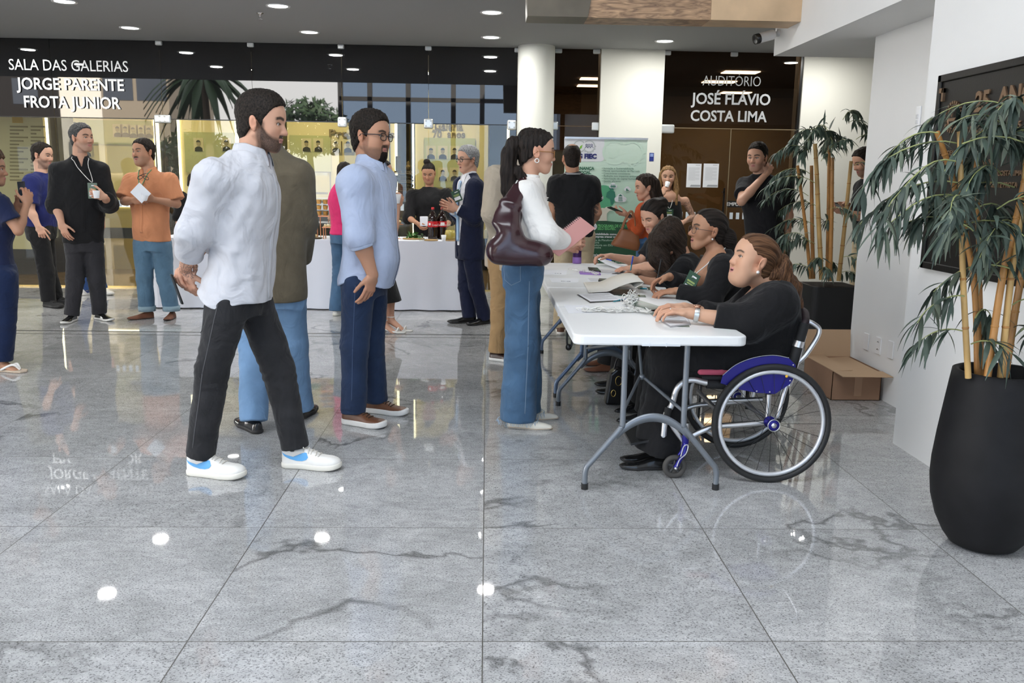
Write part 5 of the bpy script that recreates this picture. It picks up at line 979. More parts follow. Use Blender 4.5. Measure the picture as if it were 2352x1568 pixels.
def ec(a, b, ra, rb, side):
 """cone with elliptical section: ra=(along side, across)"""
 a = np.asarray(a, float); b = np.asarray(b, float); ab = b-a; L2 = max(ab@ab, 1e-9); w_ = nrm(ab); u = np.asarray(side, float); u = nrm(u-w_*(u@w_)); v = np.cross(w_, u)
 def f(x, y, z):
  px, py, pz = x-a[0], y-a[1], z-a[2]; t = np.clip((px*ab[0]+py*ab[1]+pz*ab[2])/L2, 0, 1)
  px, py, pz = px-t*ab[0], py-t*ab[1], pz-t*ab[2]
  r1 = ra[0]+t*(rb[0]-ra[0]); r2 = ra[1]+t*(rb[1]-ra[1]); rm = np.minimum(r1, r2)
  q = np.sqrt(((px*u[0]+py*u[1]+pz*u[2])/r1)**2+((px*v[0]+py*v[1]+pz*v[2])/r2)**2+((px*w_[0]+py*w_[1]+pz*w_[2])/rm)**2)
  return (q-1)*rm
 lo, hi = _bb([a, b], max(*ra, *rb)); return f, lo, hi
def el(c, r, R=None):
 c = np.asarray(c, float); r = np.asarray(r, float); R = np.eye(3) if R is None else np.asarray(R, float)
 def f(x, y, z):
  px, py, pz = x-c[0], y-c[1], z-c[2]; q = 0
  for k in range(3): q = q+((px*R[0, k]+py*R[1, k]+pz*R[2, k])/r[k])**2
  return (np.sqrt(q)-1)*r.min()
 lo, hi = _bb([c], r.max()); return f, lo, hi
def wave(seed, freq, amp, aniso=(1, 1, 1), n=5):
 rg = np.random.RandomState(seed); K = rg.normal(size=(n, 3)); K /= np.linalg.norm(K, axis=1)[:, None]; K *= np.array(aniso)*freq*rg.uniform(.6, 1.5, (n, 1)); P = rg.uniform(0, 6.28, n); W = rg.normal(size=(n, 3))*freq*.35
 def f(x, y, z):
  d = 0
  for k in range(n): d = d+np.sin(K[k, 0]*x+K[k, 1]*y+K[k, 2]*z+P[k]+1.3*np.sin(W[k, 0]*x+W[k, 1]*y+W[k, 2]*z))
  return amp*d/math.sqrt(n)
 return f
def creases(a, b, n, amp, spread, seed=0, tilt=.6):
 """ring folds around the limb a->b near b-side 'spread' (metres), for elbows, knees, hems"""
 a = np.asarray(a, float); b = np.asarray(b, float); w_ = nrm(b-a); rg = np.random.RandomState(seed); sd = nrm(np.cross(w_, rg.normal(size=3)))
 def f(x, y, z):
  s_ = (x-b[0])*w_[0]+(y-b[1])*w_[1]+(z-b[2])*w_[2]; o = (x-b[0])*sd[0]+(y-b[1])*sd[1]+(z-b[2])*sd[2]
  rr = (x-b[0])**2+(y-b[1])**2+(z-b[2])**2
  ph = (s_+tilt*o)*2*PI*n/spread; g = np.clip(.55+.6*np.sin(o*17+s_*23+seed)+.3*np.sin(s_*41-o*9), 0, 1)
  return amp*1.15*np.sin(ph+2.2*np.sin(o*22+s_*11))*g*np.exp(-rr/((spread*.8)**2))
 return f
def sections(S, right, fwd, n=2.3, cap=.012):
 """trunk from cross-sections S = [(centre, half width, front, back)], lowest first"""
 C = np.array([s[0] for s in S], float); Rr = np.array([s[1:4] for s in S], float); ax = nrm(C[-1]-C[0]); L = (C[-1]-C[0])@ax
 T = (C-C[0])@ax; right = np.asarray(right, float); right = nrm(right-ax*(right@ax)); fwd2 = np.asarray(fwd, float); fwd2 = nrm(fwd2-ax*(fwd2@ax)-right*(fwd2@right))
 tt = np.linspace(T[0], T[-1], 80); D = np.array([[(C[i]-C[0])@right, (C[i]-C[0])@fwd2, *Rr[i]] for i in range(len(S))])
 tab = np.stack([np.interp(tt, T, D[:, k]) for k in range(5)], 1); ker = np.hanning(11); ker /= ker.sum()
 tab = np.stack([np.convolve(np.pad(tab[:, k], 5, mode='edge'), ker, 'valid') for k in range(5)], 1)
 o = C[0]
 def f(x, y, z):
  px, py, pz = x-o[0], y-o[1], z-o[2]; t = px*ax[0]+py*ax[1]+pz*ax[2]
  a, b = px*right[0]+py*right[1]+pz*right[2], px*fwd2[0]+py*fwd2[1]+pz*fwd2[2]
  q = [np.interp(t, tt, tab[:, k]) for k in range(5)]
  a = a-q[0]; b = b-q[1]; rb = np.where(b > 0, q[3], q[4])
  d = ((np.abs(a)/q[2])**n+(np.abs(b)/rb)**n)**(1/n)
  d = (d-1)*np.minimum(q[2], rb)
  return -smin(-d, -np.maximum(-t, t-L), cap)
 ext = Rr.max(); lo, hi = _bb(C, ext); return f, lo, hi
# ---------------------------------------------------------------- heads
def head_rot(yaw, pitch=0., roll=0.):
 """columns: person's right, forward, up.  yaw: heading in the ground plane, 0 = +Y, 90 = +X"""
 y = R_(yaw); f = A(math.sin(y), math.cos(y), 0); r = A(math.cos(y), -math.sin(y), 0); u = A(0, 0, 1.)
 p = R_(pitch); f, u = f*math.cos(p)+u*math.sin(p), u*math.cos(p)-f*math.sin(p)
 q = R_(roll); r, u = r*math.cos(q)+u*math.sin(q), u*math.cos(q)-r*math.sin(q)
 return np.stack([r, f, u], 1)
class Head:
 def __init__(s, c, R, sc=1., **o):
  s.c = np.asarray(c, float); s.R = np.asarray(R, float); s.sc = sc
  s.o = dict(jaw=1., chin=1., nose=1., lips=1., fat=0., mouth=0., eye=1., brow=1., ear=1., wid=1., cheek=1.); s.o.update(o)
 def w(s, *p): return s.c+s.R@(np.array(p, float)*s.sc)
 def loc(s, V): return ((V-s.c)@s.R)/s.sc
 def frame(s, f):
  """turn a function of head coordinates into one of world coordinates"""
  R, c, k = s.R, s.c, s.sc
  def g(x, y, z):
   x, y, z = np.broadcast_arrays(x-c[0], y-c[1], z-c[2])
   q = [(x*R[0, i]+y*R[1, i]+z*R[2, i])/k for i in range(3)]
   return f(*q)*k
  return g
 def prims(s):
  o = s.o; P = []; W = o['wid']; J = o['jaw']; ch = o['chin']; fat = o['fat']
  def add(p, k=.02, op='u'): P.append((p[0], k, op))
  add(el((0, -.014, .040), (.075*W, .098, .083))); add(el((0, .036, .035), (.066*W, .055, .066)), .03)
  add(ec((0, .035, .0), (0, .046, -.065), (.060*W, .048), (.046*J+fat*.4, .042), (1, 0, 0)), .03)
  add(ec((0, .062, -.090), (0, .064, -.098*ch), (.026*J+fat*.3, .020), (.022*J, .018), (1, 0, 0)), .028)
  for q in (-1, 1):
   add(rc((q*.052*J*W, -.002, -.045), (q*.022*J, .058, -.094*ch), .017+fat*.3, .013), .022)
   add(el((q*.040*W, .060, -.024), (.022, .020, .022)), .032)
   add(rc((q*.046*W, .062, .027), (q*.012, .081, .022), .010, .011), .014)
  if fat:
   add(el((0, .035, -.098), (.045+fat, .045, .028+fat*.6)), .025)
   for q in (-1, 1): add(el((q*.040*W, .040, -.045), (.022+fat*.5, .032, .036)), .03)
  n = o['nose']
  add(rc((0, .079, .018), (0, .079+.019*n, -.024), .0095, .0120), .012); add(el((0, .083+.018*n, -.030), (.0130, .0125, .0105)), .008)
  for q in (-1, 1): add(el((q*.0130, .080+.010*n, -.033), (.0088, .012, .008)), .006)
  for q in (-1, 1): add(el((q*.033*W, .097, .005), (.019, .020, .0125)), .014, 's')
  for q in (-1, 1): add(el((q*.032*W, .0705, .004), (.0150, .0145, .0135)), .005)
  e = .0060*o['eye']
  for q in (-1, 1): add(el((q*.032*W, .088, .004-.001*(1-o['eye'])), (.0135, .012, max(.0012, e))), .0015, 's')
  l = o['lips']; m = o['mouth']
  add(rc((-.016, .079, -.0595), (0, .0885, -.0575), .0055*l, .0068*l), .006); add(rc((.016, .079, -.0595), (0, .0885, -.0575), .0055*l, .0068*l), .006)
  add(rc((-.013, .0805, -.068-m), (.013, .0805, -.068-m), .0068*l, .0068*l), .006); add(el((0, .0855, -.068-m), (.012, .0065, .0068*l)), .006)
  if m > .001: add(el((0, .092, -.0632-m*.5), (.014, .02, .0012+m*.5)), .002, 's')
  else: add(rc((-.021, .0865, -.0636), (.021, .0865, -.0636), .0014), .002, 's')
  E_ = o['ear']
  for q in (-1, 1):
   add(el((q*.0765*W, -.012, -.006), (.0085, .019*E_, .032*E_), np.array([[1, 0, 0], [0, .96, -.28], [0, .28, .96]])@np.array([[.93, q*.37, 0], [-q*.37, .93, 0], [0, 0, 1]])), .006)
   add(el((q*.0875*W, -.009, -.002), (.008, .0095*E_, .018*E_)), .004, 's')
   add(el((q*.084*W, -.004, -.010), (.006, .006, .008)), .003, 's')
  return P
 def field(s):
  P = s.prims()
  def f(x, y, z):
   d = None
   for p, k, op in P:
    v = p(x, y, z)
    if d is None: d = v
    elif op == 'u': d = smin(d, v, k)
    else: d = -smin(-d, v, k)
   return d
  return f
 def add_to(s, G, k=.012):
  c = s.w(0, 0, -.01); G.add(s.frame(s.field()), c-.16*s.sc, c+.16*s.sc, k)
 def box(s, e=.0): return s.w(0, 0, -.005)-(.135+e)*s.sc, s.w(0, 0, -.005)+(.135+e)*s.sc
def head_colors(H, skin, lips=(.45, .17, .15), beard=None, beard_shape=None, brow=(.03, .02, .015), brow_w=1., lash=True, stubble=None, blush=.0):
 skin = np.array(skin)
 def f(V):
  q = H.loc(V); x, y, z = q[:, 0], q[:, 1], q[:, 2]; n = len(V); C = np.tile(skin, (n, 1)).astype(float)
  inh = (np.abs(x) < .11) & (y > -.13) & (y < .14) & (z > -.13) & (z < .14)
  def mix(c, a):
   a = np.clip(a, 0, 1)*inh; C[:] = C*(1-a[:, None])+np.array(c)*a[:, None]
  ss = lambda e0, e1, t: np.clip((t-e0)/(e1-e0), 0, 1)
  nz = np.modf(np.abs(np.sin(x*12989.8+y*78233.1+z*37719.3)*43758.5))[0]
  red = skin*np.array([1.02, .80, .74])
  mix(red, .45*np.exp(-((np.abs(x)-.042)/.02)**2-((z+.03)/.02)**2)*(y > .03)); mix(red, .55*np.exp(-(x/.016)**2-((z+.03)/.014)**2)*(y > .085)); mix(red, .5*(np.abs(x) > .072)*(np.abs(z+.01) < .04)*(y < .03))
  if stubble is not None: mix(stubble, .55*ss(-.028, -.05, z)*(y > .0)*(1-.2*nz))
  if beard is not None:
   a = beard_shape(x, y, z); mix(beard, a*(.80+.2*nz))
  if H.o['lips'] > 0:
   m = H.o['mouth']; ax = np.abs(x)/.021
   a = ss(1.05, .8, ax)*ss(.0085, .005, np.abs(z+.0625+m*.5)-np.maximum(0, .003+m*.5)*(1-ax**2)*.9)*(y > .066); mix(lips, a*1.)
   mix(np.array(lips)*.25, (np.abs(z+.0634+m*.5) < .0012+m*.45)*(ax < .8)*(y > .06)*.9)
  bz = .0245+.006*np.exp(-((np.abs(x)-.036)/.016)**2)
  a = ss(.0062*brow_w, .0030*brow_w, np.abs(z-bz))*ss(.010, .016, np.abs(x))*ss(.060, .052, np.abs(x))*(y > .035); mix(brow, a*.93)
  if lash:
   e = .0060*H.o['eye']; ex = (np.abs(x)-.032*H.o['wid'])/.0150; r = np.sqrt(ex**2+((z-.004)/(e+.0012))**2)
   mix((.02, .013, .01), ((r < 1.22) & (z > .0025) & (y > .055))*.8)
  return C
 return f
def eyes(H, parent, iris=(.05, .025, .012), look=(0, 0)):
 for q in (-1, 1):
  c = H.w(q*.032*H.o['wid'], .0708, .004); r = .0131*H.sc; m = MB(); m.ball((0, 0, 0), r, 20, 14)
  me = bpy.data.meshes.new('eye'); d = nrm(H.R@A(look[0], 1, look[1])); V = np.array(m.v)
  me.from_pydata((V+c-np.array(parent.location)).tolist(), [], m.f); me.polygons.foreach_set('use_smooth', [True]*len(me.polygons))
  a = me.color_attributes.new('Col', 'FLOAT_COLOR', 'POINT'); ca = (V/r)@d; Cc = np.ones((len(V), 4), np.float32); Cc[:, :3] = (.72, .69, .66)
  Cc[ca > .86, :3] = iris; Cc[ca > .965, :3] = (.005, .005, .005); a.data.foreach_set('color', Cc.ravel()); me.update()
  o = link_mesh('eye', me, mat('eye', rough=.12, vcol=True, spec=.6), parent)
# ---------------------------------------------------------------- hands
def hand_prims(W, D, N, T, curl=(.3, .3, .3, .3), sc=1., spread=.12, tc=.3, tout=.75, tn=.35, bend=None):
 """W wrist, D direction of the fingers, N out of the palm, T towards the thumb"""
 W = np.asarray(W, float); D = nrm(D); N = np.asarray(N, float); N = nrm(N-D*(N@D)); T0 = np.cross(D, N); T = T0 if T0@np.asarray(T, float) > 0 else -T0
 P = []; tips = []
 def add(p, k): P.append((p, k))
 add(ec(W-D*.01*sc, W+D*.03*sc, (.026*sc, .019*sc), (.034*sc, .016*sc), T), .012)
 add(ec(W+D*.025*sc, W+D*.080*sc, (.036*sc, .015*sc), (.038*sc, .0125*sc), T), .012)
 add(el(W+D*.035*sc+T*.022*sc+N*.008*sc, np.array([.017, .017, .017])*sc), .014)
 off = (.030, .0105, -.0095, -.029); ln = (.94, 1.03, .97, .78); st = (.083, .088, .084, .076)
 for i in range(4):
  b = W+D*st[i]*sc+T*off[i]*sc; d0 = nrm(D+T*spread*(1.5-i)*.8)
  a = 0; p = b; r = (.0094, .0096, .0090, .0080)[i]*sc; seq = (1.0, 1.35, .9)
  for j, l in enumerate((.043, .027, .021)):
   a += curl[i]*seq[j]; d = d0*math.cos(a)+N*math.sin(a); e = p+d*l*ln[i]*sc
   add(rc(p, e, r*(1-.09*j), r*(.93-.10*j)), .0035 if j else .007); p = e
  tips.append((p, d, -d0*math.sin(a)*-1+N*0-d0*0, r*.72))
 b = W+D*.022*sc+T*.024*sc+N*.006*sc; d = nrm(D*.75+T*tout+N*tn); e = b+d*.042*sc; add(rc(b, e, .0135*sc, .0108*sc), .010)
 d2 = nrm(d*(1-tc)+(D*.9-T*.25+N*.25)*tc); e2 = e+d2*.032*sc; add(rc(e, e2, .0106*sc, .0092*sc), .004); d3 = nrm(d2*(1-tc*.7)+(D*.8-T*.5+N*.3)*tc*.7); add(rc(e2, e2+d3*.024*sc, .0096*sc, .0075*sc), .004)
 return P
def hand_box(W, D, sc=1.):
 W = np.asarray(W, float); D = nrm(D); c = W+D*.095*sc; return c-.115*sc, c+.115*sc
# ================================================================ people
def skinmat(): return mat('skin', (.5, .3, .2), .5, 0, .35, vcol=True, bump=.12, bscale=350)
SK = dict(fair=(.62, .36, .25), light=(.58, .325, .22), tan=(.48, .25, .155), mid=(.42, .215, .13), brown=(.27, .125, .07))
class Person:
 def __init__(s, xy, H, yaw, label, skin='light', res=.008, hres=.0036, female=False, z=0.):
  s.root = empty('person', (xy[0], xy[1], z), label, 'person'); s.H = H; s.yaw = yaw; k = s.k = H/1.75; s.res = res; s.hres = hres; s.fem = female
  s.skin = np.array(SK[skin] if isinstance(skin, str) else skin)
  y = R_(yaw); s.f = A(math.sin(y), math.cos(y), 0); s.r = A(math.cos(y), -math.sin(y), 0); s.o = A(xy[0], xy[1], z); s.Y = xy[1]
  J = s.J = {}; sw = (.165 if female else .19); hw = .095
  def P(a, b, c): return s.o+(s.r*a+s.f*b)*k+A(0, 0, c*k)
  s.P = P
  J['pelvis'] = P(0, 0, .95); J['neck'] = P(0, -.02, 1.475); J['chest'] = P(0, -.005, 1.28); J['head'] = P(0, .015, 1.635)
  for n_, q in (('R', 1), ('L', -1)):
   J['sh'+n_] = P(q*sw, -.015, 1.415); J['el'+n_] = P(q*(sw+.045), -.035, 1.115); J['wr'+n_] = P(q*(sw+.055), .03, .86)
   J['hip'+n_] = P(q*hw, 0, .92); J['kn'+n_] = P(q*(hw+.005), .015, .49); J['an'+n_] = P(q*(hw+.01), -.02, .09)
  s.hands = {}; s.toe = {'R': s.f, 'L': s.f}; s.head = None
 def px(s, x, y, d=0.): return ony(x, y, s.Y+d)
 def set(s, **kw):
  for n_, v in kw.items(): s.J[n_] = np.asarray(v, float)
  return s
 def sethead(s, c=None, yaw=None, pitch=0, roll=0, sc=1., **o):
  if c is not None: s.J['head'] = np.asarray(c, float)
  s.head = Head(s.J['head'], head_rot(s.yaw if yaw is None else yaw, pitch, roll), sc*(.95 if s.fem else 1.)*(.5+.5*s.k), **o); return s
 def hand(s, side, D, N, T, **kw): s.hands[side] = (D, N, T, kw); return s
 # -------- skin
 def body(s, arms='RL', legs='', feet='', neck_r=None, chest=None, colors=None, arm_r=1., trunk=True, leg_r=1., extra=None, head=True, **hc):
  J, k = s.J, s.k; pts = []; fine = []; H = s.head; sh = s.hres
  lo = np.min([v for v in J.values()], 0)-.16; hi = np.max([v for v in J.values()], 0)+.25
  if not legs: lo[2] = min([J['pelvis'][2]-.05]+[J['wr'+q][2]-.25 for q in s.hands]+[J['wr'+q][2]-.08 for q in arms])
  if H is not None and head: b = H.box(); fine.append((b[0], b[1], sh)); hi = np.maximum(hi, b[1]+.02); lo = np.minimum(lo, b[0]-.02)
  for q, (D, N, T, kw) in s.hands.items():
   b = hand_box(J['wr'+q], D, kw.get('sc', 1.)); fine.append((b[0], b[1], max(sh, .0032))); lo = np.minimum(lo, b[0]-.02); hi = np.maximum(hi, b[1]+.02)
  for q in feet:
   c = J['an'+q]+s.toe[q]*.06; fine.append((A(c[0]-.15, c[1]-.15, c[2]-.09), A(c[0]+.15, c[1]+.15, c[2]+.06), .0045)); lo = np.minimum(lo, c-.2); hi = np.maximum(hi, c+.2)
  G = Grid(lo, hi, s.res, fine)
  nr = neck_r or (.048 if s.fem else .058)*k
  if head: H.add_to(G); G.prim(rc(H.w(0, -.030, -.055), J['neck']+A(0, 0, -.02), nr, nr*1.12), .022)
  if trunk:
   G.prim(ec(J['neck']-A(0, 0, .07), J['chest'], (.11*k, .065*k), (.13*k, .085*k), s.r), .03); G.prim(ec(J['chest'], J['pelvis'], (.12*k, .08*k), (.125*k, .085*k), s.r), .03)
  if chest:
   for p in chest: G.prim(p, .02)
  for q in arms:
   a, e, w_ = J['sh'+q], J['el'+q], J['wr'+q]; m = (.84 if s.fem else 1.)*k*arm_r
   a = a-A(0, 0, .022*k); G.prim(rc(J['neck']-A(0, 0, .075), a-A(0, 0, .01), .045*k, .050*m), .03)
   G.prim(rc(a, e, .052*m, .041*m), .02); G.prim(rc(e, e+(w_-e)*.35, .040*m, .042*m), .015); G.prim(rc(e+(w_-e)*.3, w_, .042*m, .0265*m), .015)
   if q in s.hands:
    D, N, T, kw = s.hands[q]
    for p, kk in hand_prims(w_, D, N, T, **kw): G.prim(p, kk)
  for q in legs:
   a, e, w_ = J['hip'+q], J['kn'+q], J['an'+q]; m = k*leg_r
   G.prim(rc(J['pelvis'], a, .09*m, .085*m), .03); G.prim(rc(a, e, .078*m, .052*m), .02); G.prim(rc(e, e+(w_-e)*.35, .05*m, .052*m), .02); G.prim(rc(e+(w_-e)*.3, w_, .052*m, .034*m), .02)
  for q in feet:
   t = nrm(s.toe[q]); an = J['an'+q]; g = t-A(0, 0, t[2]); sd = np.cross(t, (0, 0, 1.)); b = an-A(0, 0, .055*k)
   G.prim(rc(an, an-t*.03-A(0, 0, .045), .034*k, .03*k), .02); G.prim(ec(an-A(0, 0, .02), an+t*.13+A(0, 0, -.052), (.034, .032), (.04, .016), sd), .02)
   for i, o_ in enumerate((-.03, -.012, .004, .018, .03)): G.prim(rc(an+t*(.13)+sd*o_+A(0, 0, -.058), an+t*(.185-.012*abs(i-1))+sd*o_*1.05+A(0, 0, -.066), .0095, .008), .004)
  if extra: extra(G)
  hcol = head_colors(H, s.skin, **hc) if head else (lambda V: np.tile(s.skin, (len(V), 1)).astype(float))
  def col(V):
   C = hcol(V)
   for q, (D, N, T, kw) in s.hands.items():
    d = np.linalg.norm(V-(J['wr'+q]+nrm(D)*.12), axis=1); a = np.clip(1-(d-.05)/.04, 0, 1)[:, None]*.35; C = C*(1-a)+s.skin*np.array([1.0, .80, .76])*a
   if colors: C = colors(V, C)
   return C
  s.bodyo = sdf_obj('body', G, skinmat(), s.root, col)
  if head: eyes(H, s.root)
  return s
 # -------- clothes
 def trunk(s, name, m, S=None, sleeves=None, hem=None, n=2.4, k=.035, folds=.004, fscale=26, seed=1, sh_r=.078, extra=None, cuts=None, res=None, up=None, drop=0., crease=True, open_neck=None, smooth=1, fold_aniso=(1, 1, .55), cutk=.006, yoke=True):
  """S: list of (height, half width, front, back, shift forward[, shift right]) in metres of a 1.75 m person
           sleeves: {side: (upto 'elbow'/'wrist' or fraction 0..2, r_top, r_mid, r_end)}"""
  J, kk = s.J, s.k; res = res or max(.0055, s.res*.8); base = A(J['pelvis'][0], J['pelvis'][1], J['pelvis'][2]-.95*kk); top = J['neck']
  lean = (top-base)-A(0, 0, (top-base)[2]); hz = (top-base)[2]
  prims = []; Sx = []
  for t in S:
   h = t[0]*kk; fwd_ = t[4]*kk if len(t) > 4 else 0; rt_ = t[5]*kk if len(t) > 5 else 0
   fr = np.clip((t[0]-.95)/.525, 0, 1.05); zz = h if t[0] <= .95 else .95*kk+(t[0]-.95)/.525*(top[2]-J['pelvis'][2])
   Sx.append((base+A(0, 0, zz)+lean*fr+s.f*fwd_+s.r*rt_, t[1]*kk, t[2]*kk, t[3]*kk))
  T = sections(Sx, s.r, s.f, n); lo, hi = T[1]-.03, T[2]+.03
  if sleeves:
   for q, sl in sleeves.items():
    a, e, w_ = J['sh'+q]-A(0, 0, .022*kk), J['el'+q], J['wr'+q]; L, r0, r1, r2 = sl; r0, r1, r2 = r0*kk*.88, r1*kk, r2*kk
    if L == 'elbow': L = 1.
    if L == 'wrist': L = 2.
    if L <= 1: p = a+(e-a)*L; prims += [(rc(a, p, r0, r1), .05)]; end = (p, nrm(e-a), r1)
    else:
     p = e+(w_-e)*(L-1); prims += [(rc(a, e, r0, r1), .05), (rc(e, p, r1, r2), .025)]; end = (p, nrm(w_-e), r2)
    prims[-1] = prims[-1]+(end,); lo = np.minimum(lo, np.minimum(np.minimum(a, e), p)-.11); hi = np.maximum(hi, np.maximum(np.maximum(a, e), p)+.11)
  G = Grid(lo, hi, res); G.prim(T, .02)
  for q in 'RL':
   if yoke and (sleeves is None or q in sleeves):
    re_ = sleeves[q][1]*.86 if sleeves else sh_r*.92
    G.prim(rc(J['neck']-A(0, 0, .068*kk), J['sh'+q]-A(0, 0, .020*kk), .052*kk, re_*kk), .06)
  for p in prims:
   if len(p) == 3:
    f0, l0, h0 = p[0]; e_, d_, r_ = p[2]
    def f(x, y, z, f0=f0, e_=e_, d_=d_): return -smin(-f0(x, y, z), -((x-e_[0])*d_[0]+(y-e_[1])*d_[1]+(z-e_[2])*d_[2]), .008)
    G.add(f, l0, h0, p[1])
   else: G.prim(p[0], p[1])
  if extra: extra(G)
  if folds: G.displace(wave(seed, fscale, folds, fold_aniso)); G.displace(wave(seed+9, fscale*2.3, folds*.4, fold_aniso))
  if crease and sleeves:
   for q in sleeves: G.displace(creases(J['sh'+q], J['el'+q], 3, .0035, .11, seed)); G.displace(creases(J['el'+q], J['sh'+q], 2, .004, .10, seed+3))
  if cuts:
   for c in cuts: G.clip(c, cutk)
  return sdf_obj(name, G, m, s.root, smooth=smooth)
 def trousers(s, m, name='trousers', top=1.0, thigh=.098, knee=.072, hem=.066, seat=(.165, .125, .135), hemz=.06, folds=.003, seed=4, sides='RL', pool=.005, kneef=.0035, k=.03, skirt=False, seatc=0., knee_fwd=.0, res=None, nn=2.3):
  J, kk = s.J, s.k; res = res or max(.0055, s.res*.8); pts = [J['pelvis']+A(0, 0, (top-.95)*kk)]+[J[a+q] for a in ('hip', 'kn', 'an') for q in sides]
  lo, hi = _bb(pts, .2*kk); hi[2] = pts[0][2]+.02
  lo[2] = min(J['an'+q][2] for q in sides)-.1
  G = Grid(lo, hi, res); pv = J['pelvis']; mid = sum(J['hip'+q] for q in sides)/len(sides); w_, fr, bk = [v*kk for v in seat]
  c0 = A(mid[0], mid[1], pv[2])+s.f*seatc*kk
  G.prim(sections([(c0+A(0, 0, -.13*kk), w_*.93, fr*.9, bk*.95), (c0+A(0, 0, -.03*kk), w_, fr, bk), (c0+A(0, 0, (top-.95)*kk), w_*.93, fr*.93, bk*.88)], s.r, s.f, nn, .004), .02)
  for q in sides:
   a, e, b = J['hip'+q], J['kn'+q], J['an'+q]; d = nrm(b-e); end = b-A(0, 0, 1)*0+d*0
   G.prim(rc(a, e, thigh*kk, knee*kk), k); zc = s.o[2]+hemz
   f0, l0, h0 = rc(e, b+d*.09, knee*kk, hem*kk)
   e2 = b+d*((b[2]-zc)/max(.2, -d[2])) if d[2] < -.2 else b
   def f(x, y, z, f0=f0, e2=e2, d=d): return -smin(-f0(x, y, z), -((x-e2[0])*d[0]+(y-e2[1])*d[1]+(z-e2[2])*d[2]), .006)
   G.add(f, l0, h0, .02)
  if folds: G.displace(wave(seed, 24, folds, (1, 1, .5))); G.displace(wave(seed+5, 60, folds*.35))
  for q in sides:
   a, e, b = J['hip'+q], J['kn'+q], J['an'+q]
   if kneef: G.displace(creases(a, e, 3, kneef, .12, seed)); G.displace(creases(e, a, 3, kneef*.7, .14, seed+2))
   if pool: G.displace(creases(e, b, 3, pool, .09, seed+7, .3))
  o = sdf_obj(name, G, m, s.root); s.troo = o; return o
 # -------- hair
 def hair(s, m, style='short', th=.010, line=None, top=0., fade=True, extra=None, res=None, amp=.002, seed=3, strand='back', side=.0045, clipf=None, front=.0, name='hair', freq=110, lo_e=.0):
  H = s.head; res = res or s.hres; b = H.box(.03); lo, hi = b[0].copy(), b[1].copy()
  ex = extra(H) if extra else []
  for p in ex: lo = np.minimum(lo, p[0][1]-.02); hi = np.maximum(hi, p[0][2]+.02)
  G = Grid(lo, hi, res*1.1)
  W = H.o['wid']; gy = [-.13, -.085, -.05, -.03, -.012, .008, .022, .030, .045, .062, .085, .13]; gz = [-.10, -.092, -.066, -.030, .022, .0, -.020, .010, .040, .070+front, .088+front, .088+front]
  if line is not None: gz = line
  base = el((0, -.014, .040+top*.3), ((.075+side)*W, .098+th*.7, .083+th+top*.5))[0]; base2 = el((0, .034+top*.1, .037), ((.066+side)*W, .055+th*.5, .066+th+top))[0]; low = el((0, -.035, -.04), ((.060+side*.7)*W, .062+side, .062))[0]
  def cap(x, y, z):
   d = smin(smin(base(x, y, z), base2(x, y, z), .03), low(x, y, z), .03); g = np.interp(y, gy, gz)
   d = -smin(-d, -((g-z)*.8), .008)
   return d
  G.add(H.frame(cap), b[0], b[1], .004)
  for p, k in ex: G.prim(p, k)
  if amp:
   H_ = H
   rg = np.random.RandomState(seed); wn = wave(seed, freq*1.7, 1., n=9)
   def dis(x, y, z):
    q = H_.loc(np.stack([x, y, z], 1)); an = np.arctan2(q[:, 2], q[:, 1])
    if strand == 'short': return amp*wn(x, y, z)
    if strand == 'back': ph = np.arctan2(q[:, 0], q[:, 2]+.035); return amp*(np.sin(ph*freq*.42+q[:, 1]*14)*.6+np.sin(ph*freq*.21+2*np.sin(q[:, 1]*22)))
    return amp*(np.sin(q[:, 0]*freq*2.2+q[:, 2]*8)+np.sin(q[:, 1]*freq*2+q[:, 2]*11+1)+.8*np.sin((q[:, 0]+q[:, 1])*freq*.9+q[:, 2]*16))*.7
   G.displace(dis, .012)
  if clipf is not None: G.clip(H.frame(clipf), .006)
  def st(V):
   q = H.loc(V); an = np.arctan2(q[:, 2]-.0, q[:, 1])
   if strand == 'back': return np.stack([np.arctan2(q[:, 0], q[:, 2]+.035)*26, q[:, 1]*11, q[:, 2]*6], 1)
   if strand == 'short': return q*130
   return np.stack([q[:, 0]*170, q[:, 1]*170, q[:, 2]*14], 1)
  o = sdf_obj(name, G, m, s.root, None, st); s.hairo = o; return o
 def beard(s, m, th=.005, region=None, res=None):
  H = s.head; f0 = H.field(); res = res or s.hres
  def f(x, y, z):
   a = region(x, y, z)
   nz = .0012*np.sin(x*700)*np.sin(z*650+y*300)
   return np.maximum(f0(x, y, z)-th*np.clip(a, 0, 1)+.001+nz, .0-a*.02)
  c = H.w(0, .04, -.06); G = Grid(c-.12, c+.12, res); G.add(H.frame(f), c-.12, c+.12, .002)
  return sdf_obj('beard', G, m, s.root, None, lambda V: H.loc(V)*150)
 def shoe(s, side, upper, sole, L=.29, style='sneaker', w_=.049, toe=None, lace=None, heel=None, pitch=0., thick=.03, off=0., hgt=.0, name='shoe', tongue=True):
  an = s.J['an'+side]; t = s.toe[side] if toe is None else toe; t = nrm(t-A(0, 0, t[2])); sd = np.cross(t, (0, 0, 1.)); zb = s.o[2] if heel is None else heel[2]
  k = L/.29; hb = A(an[0], an[1], zb)-t*(.075*k)+t*off if heel is None else np.asarray(heel, float)
  cp, sp_ = math.cos(R_(pitch)), math.sin(R_(pitch)); X = t*cp+A(0, 0, 1)*sp_; Z = -t*sp_+A(0, 0, 1)*cp
  def W(a, b, c): return hb+X*a*k+sd*b*k+Z*c*k
  lo, hi = hb-.36*k, hb+.36*k; lo[2] = zb-.02; hi[2] = zb+.20
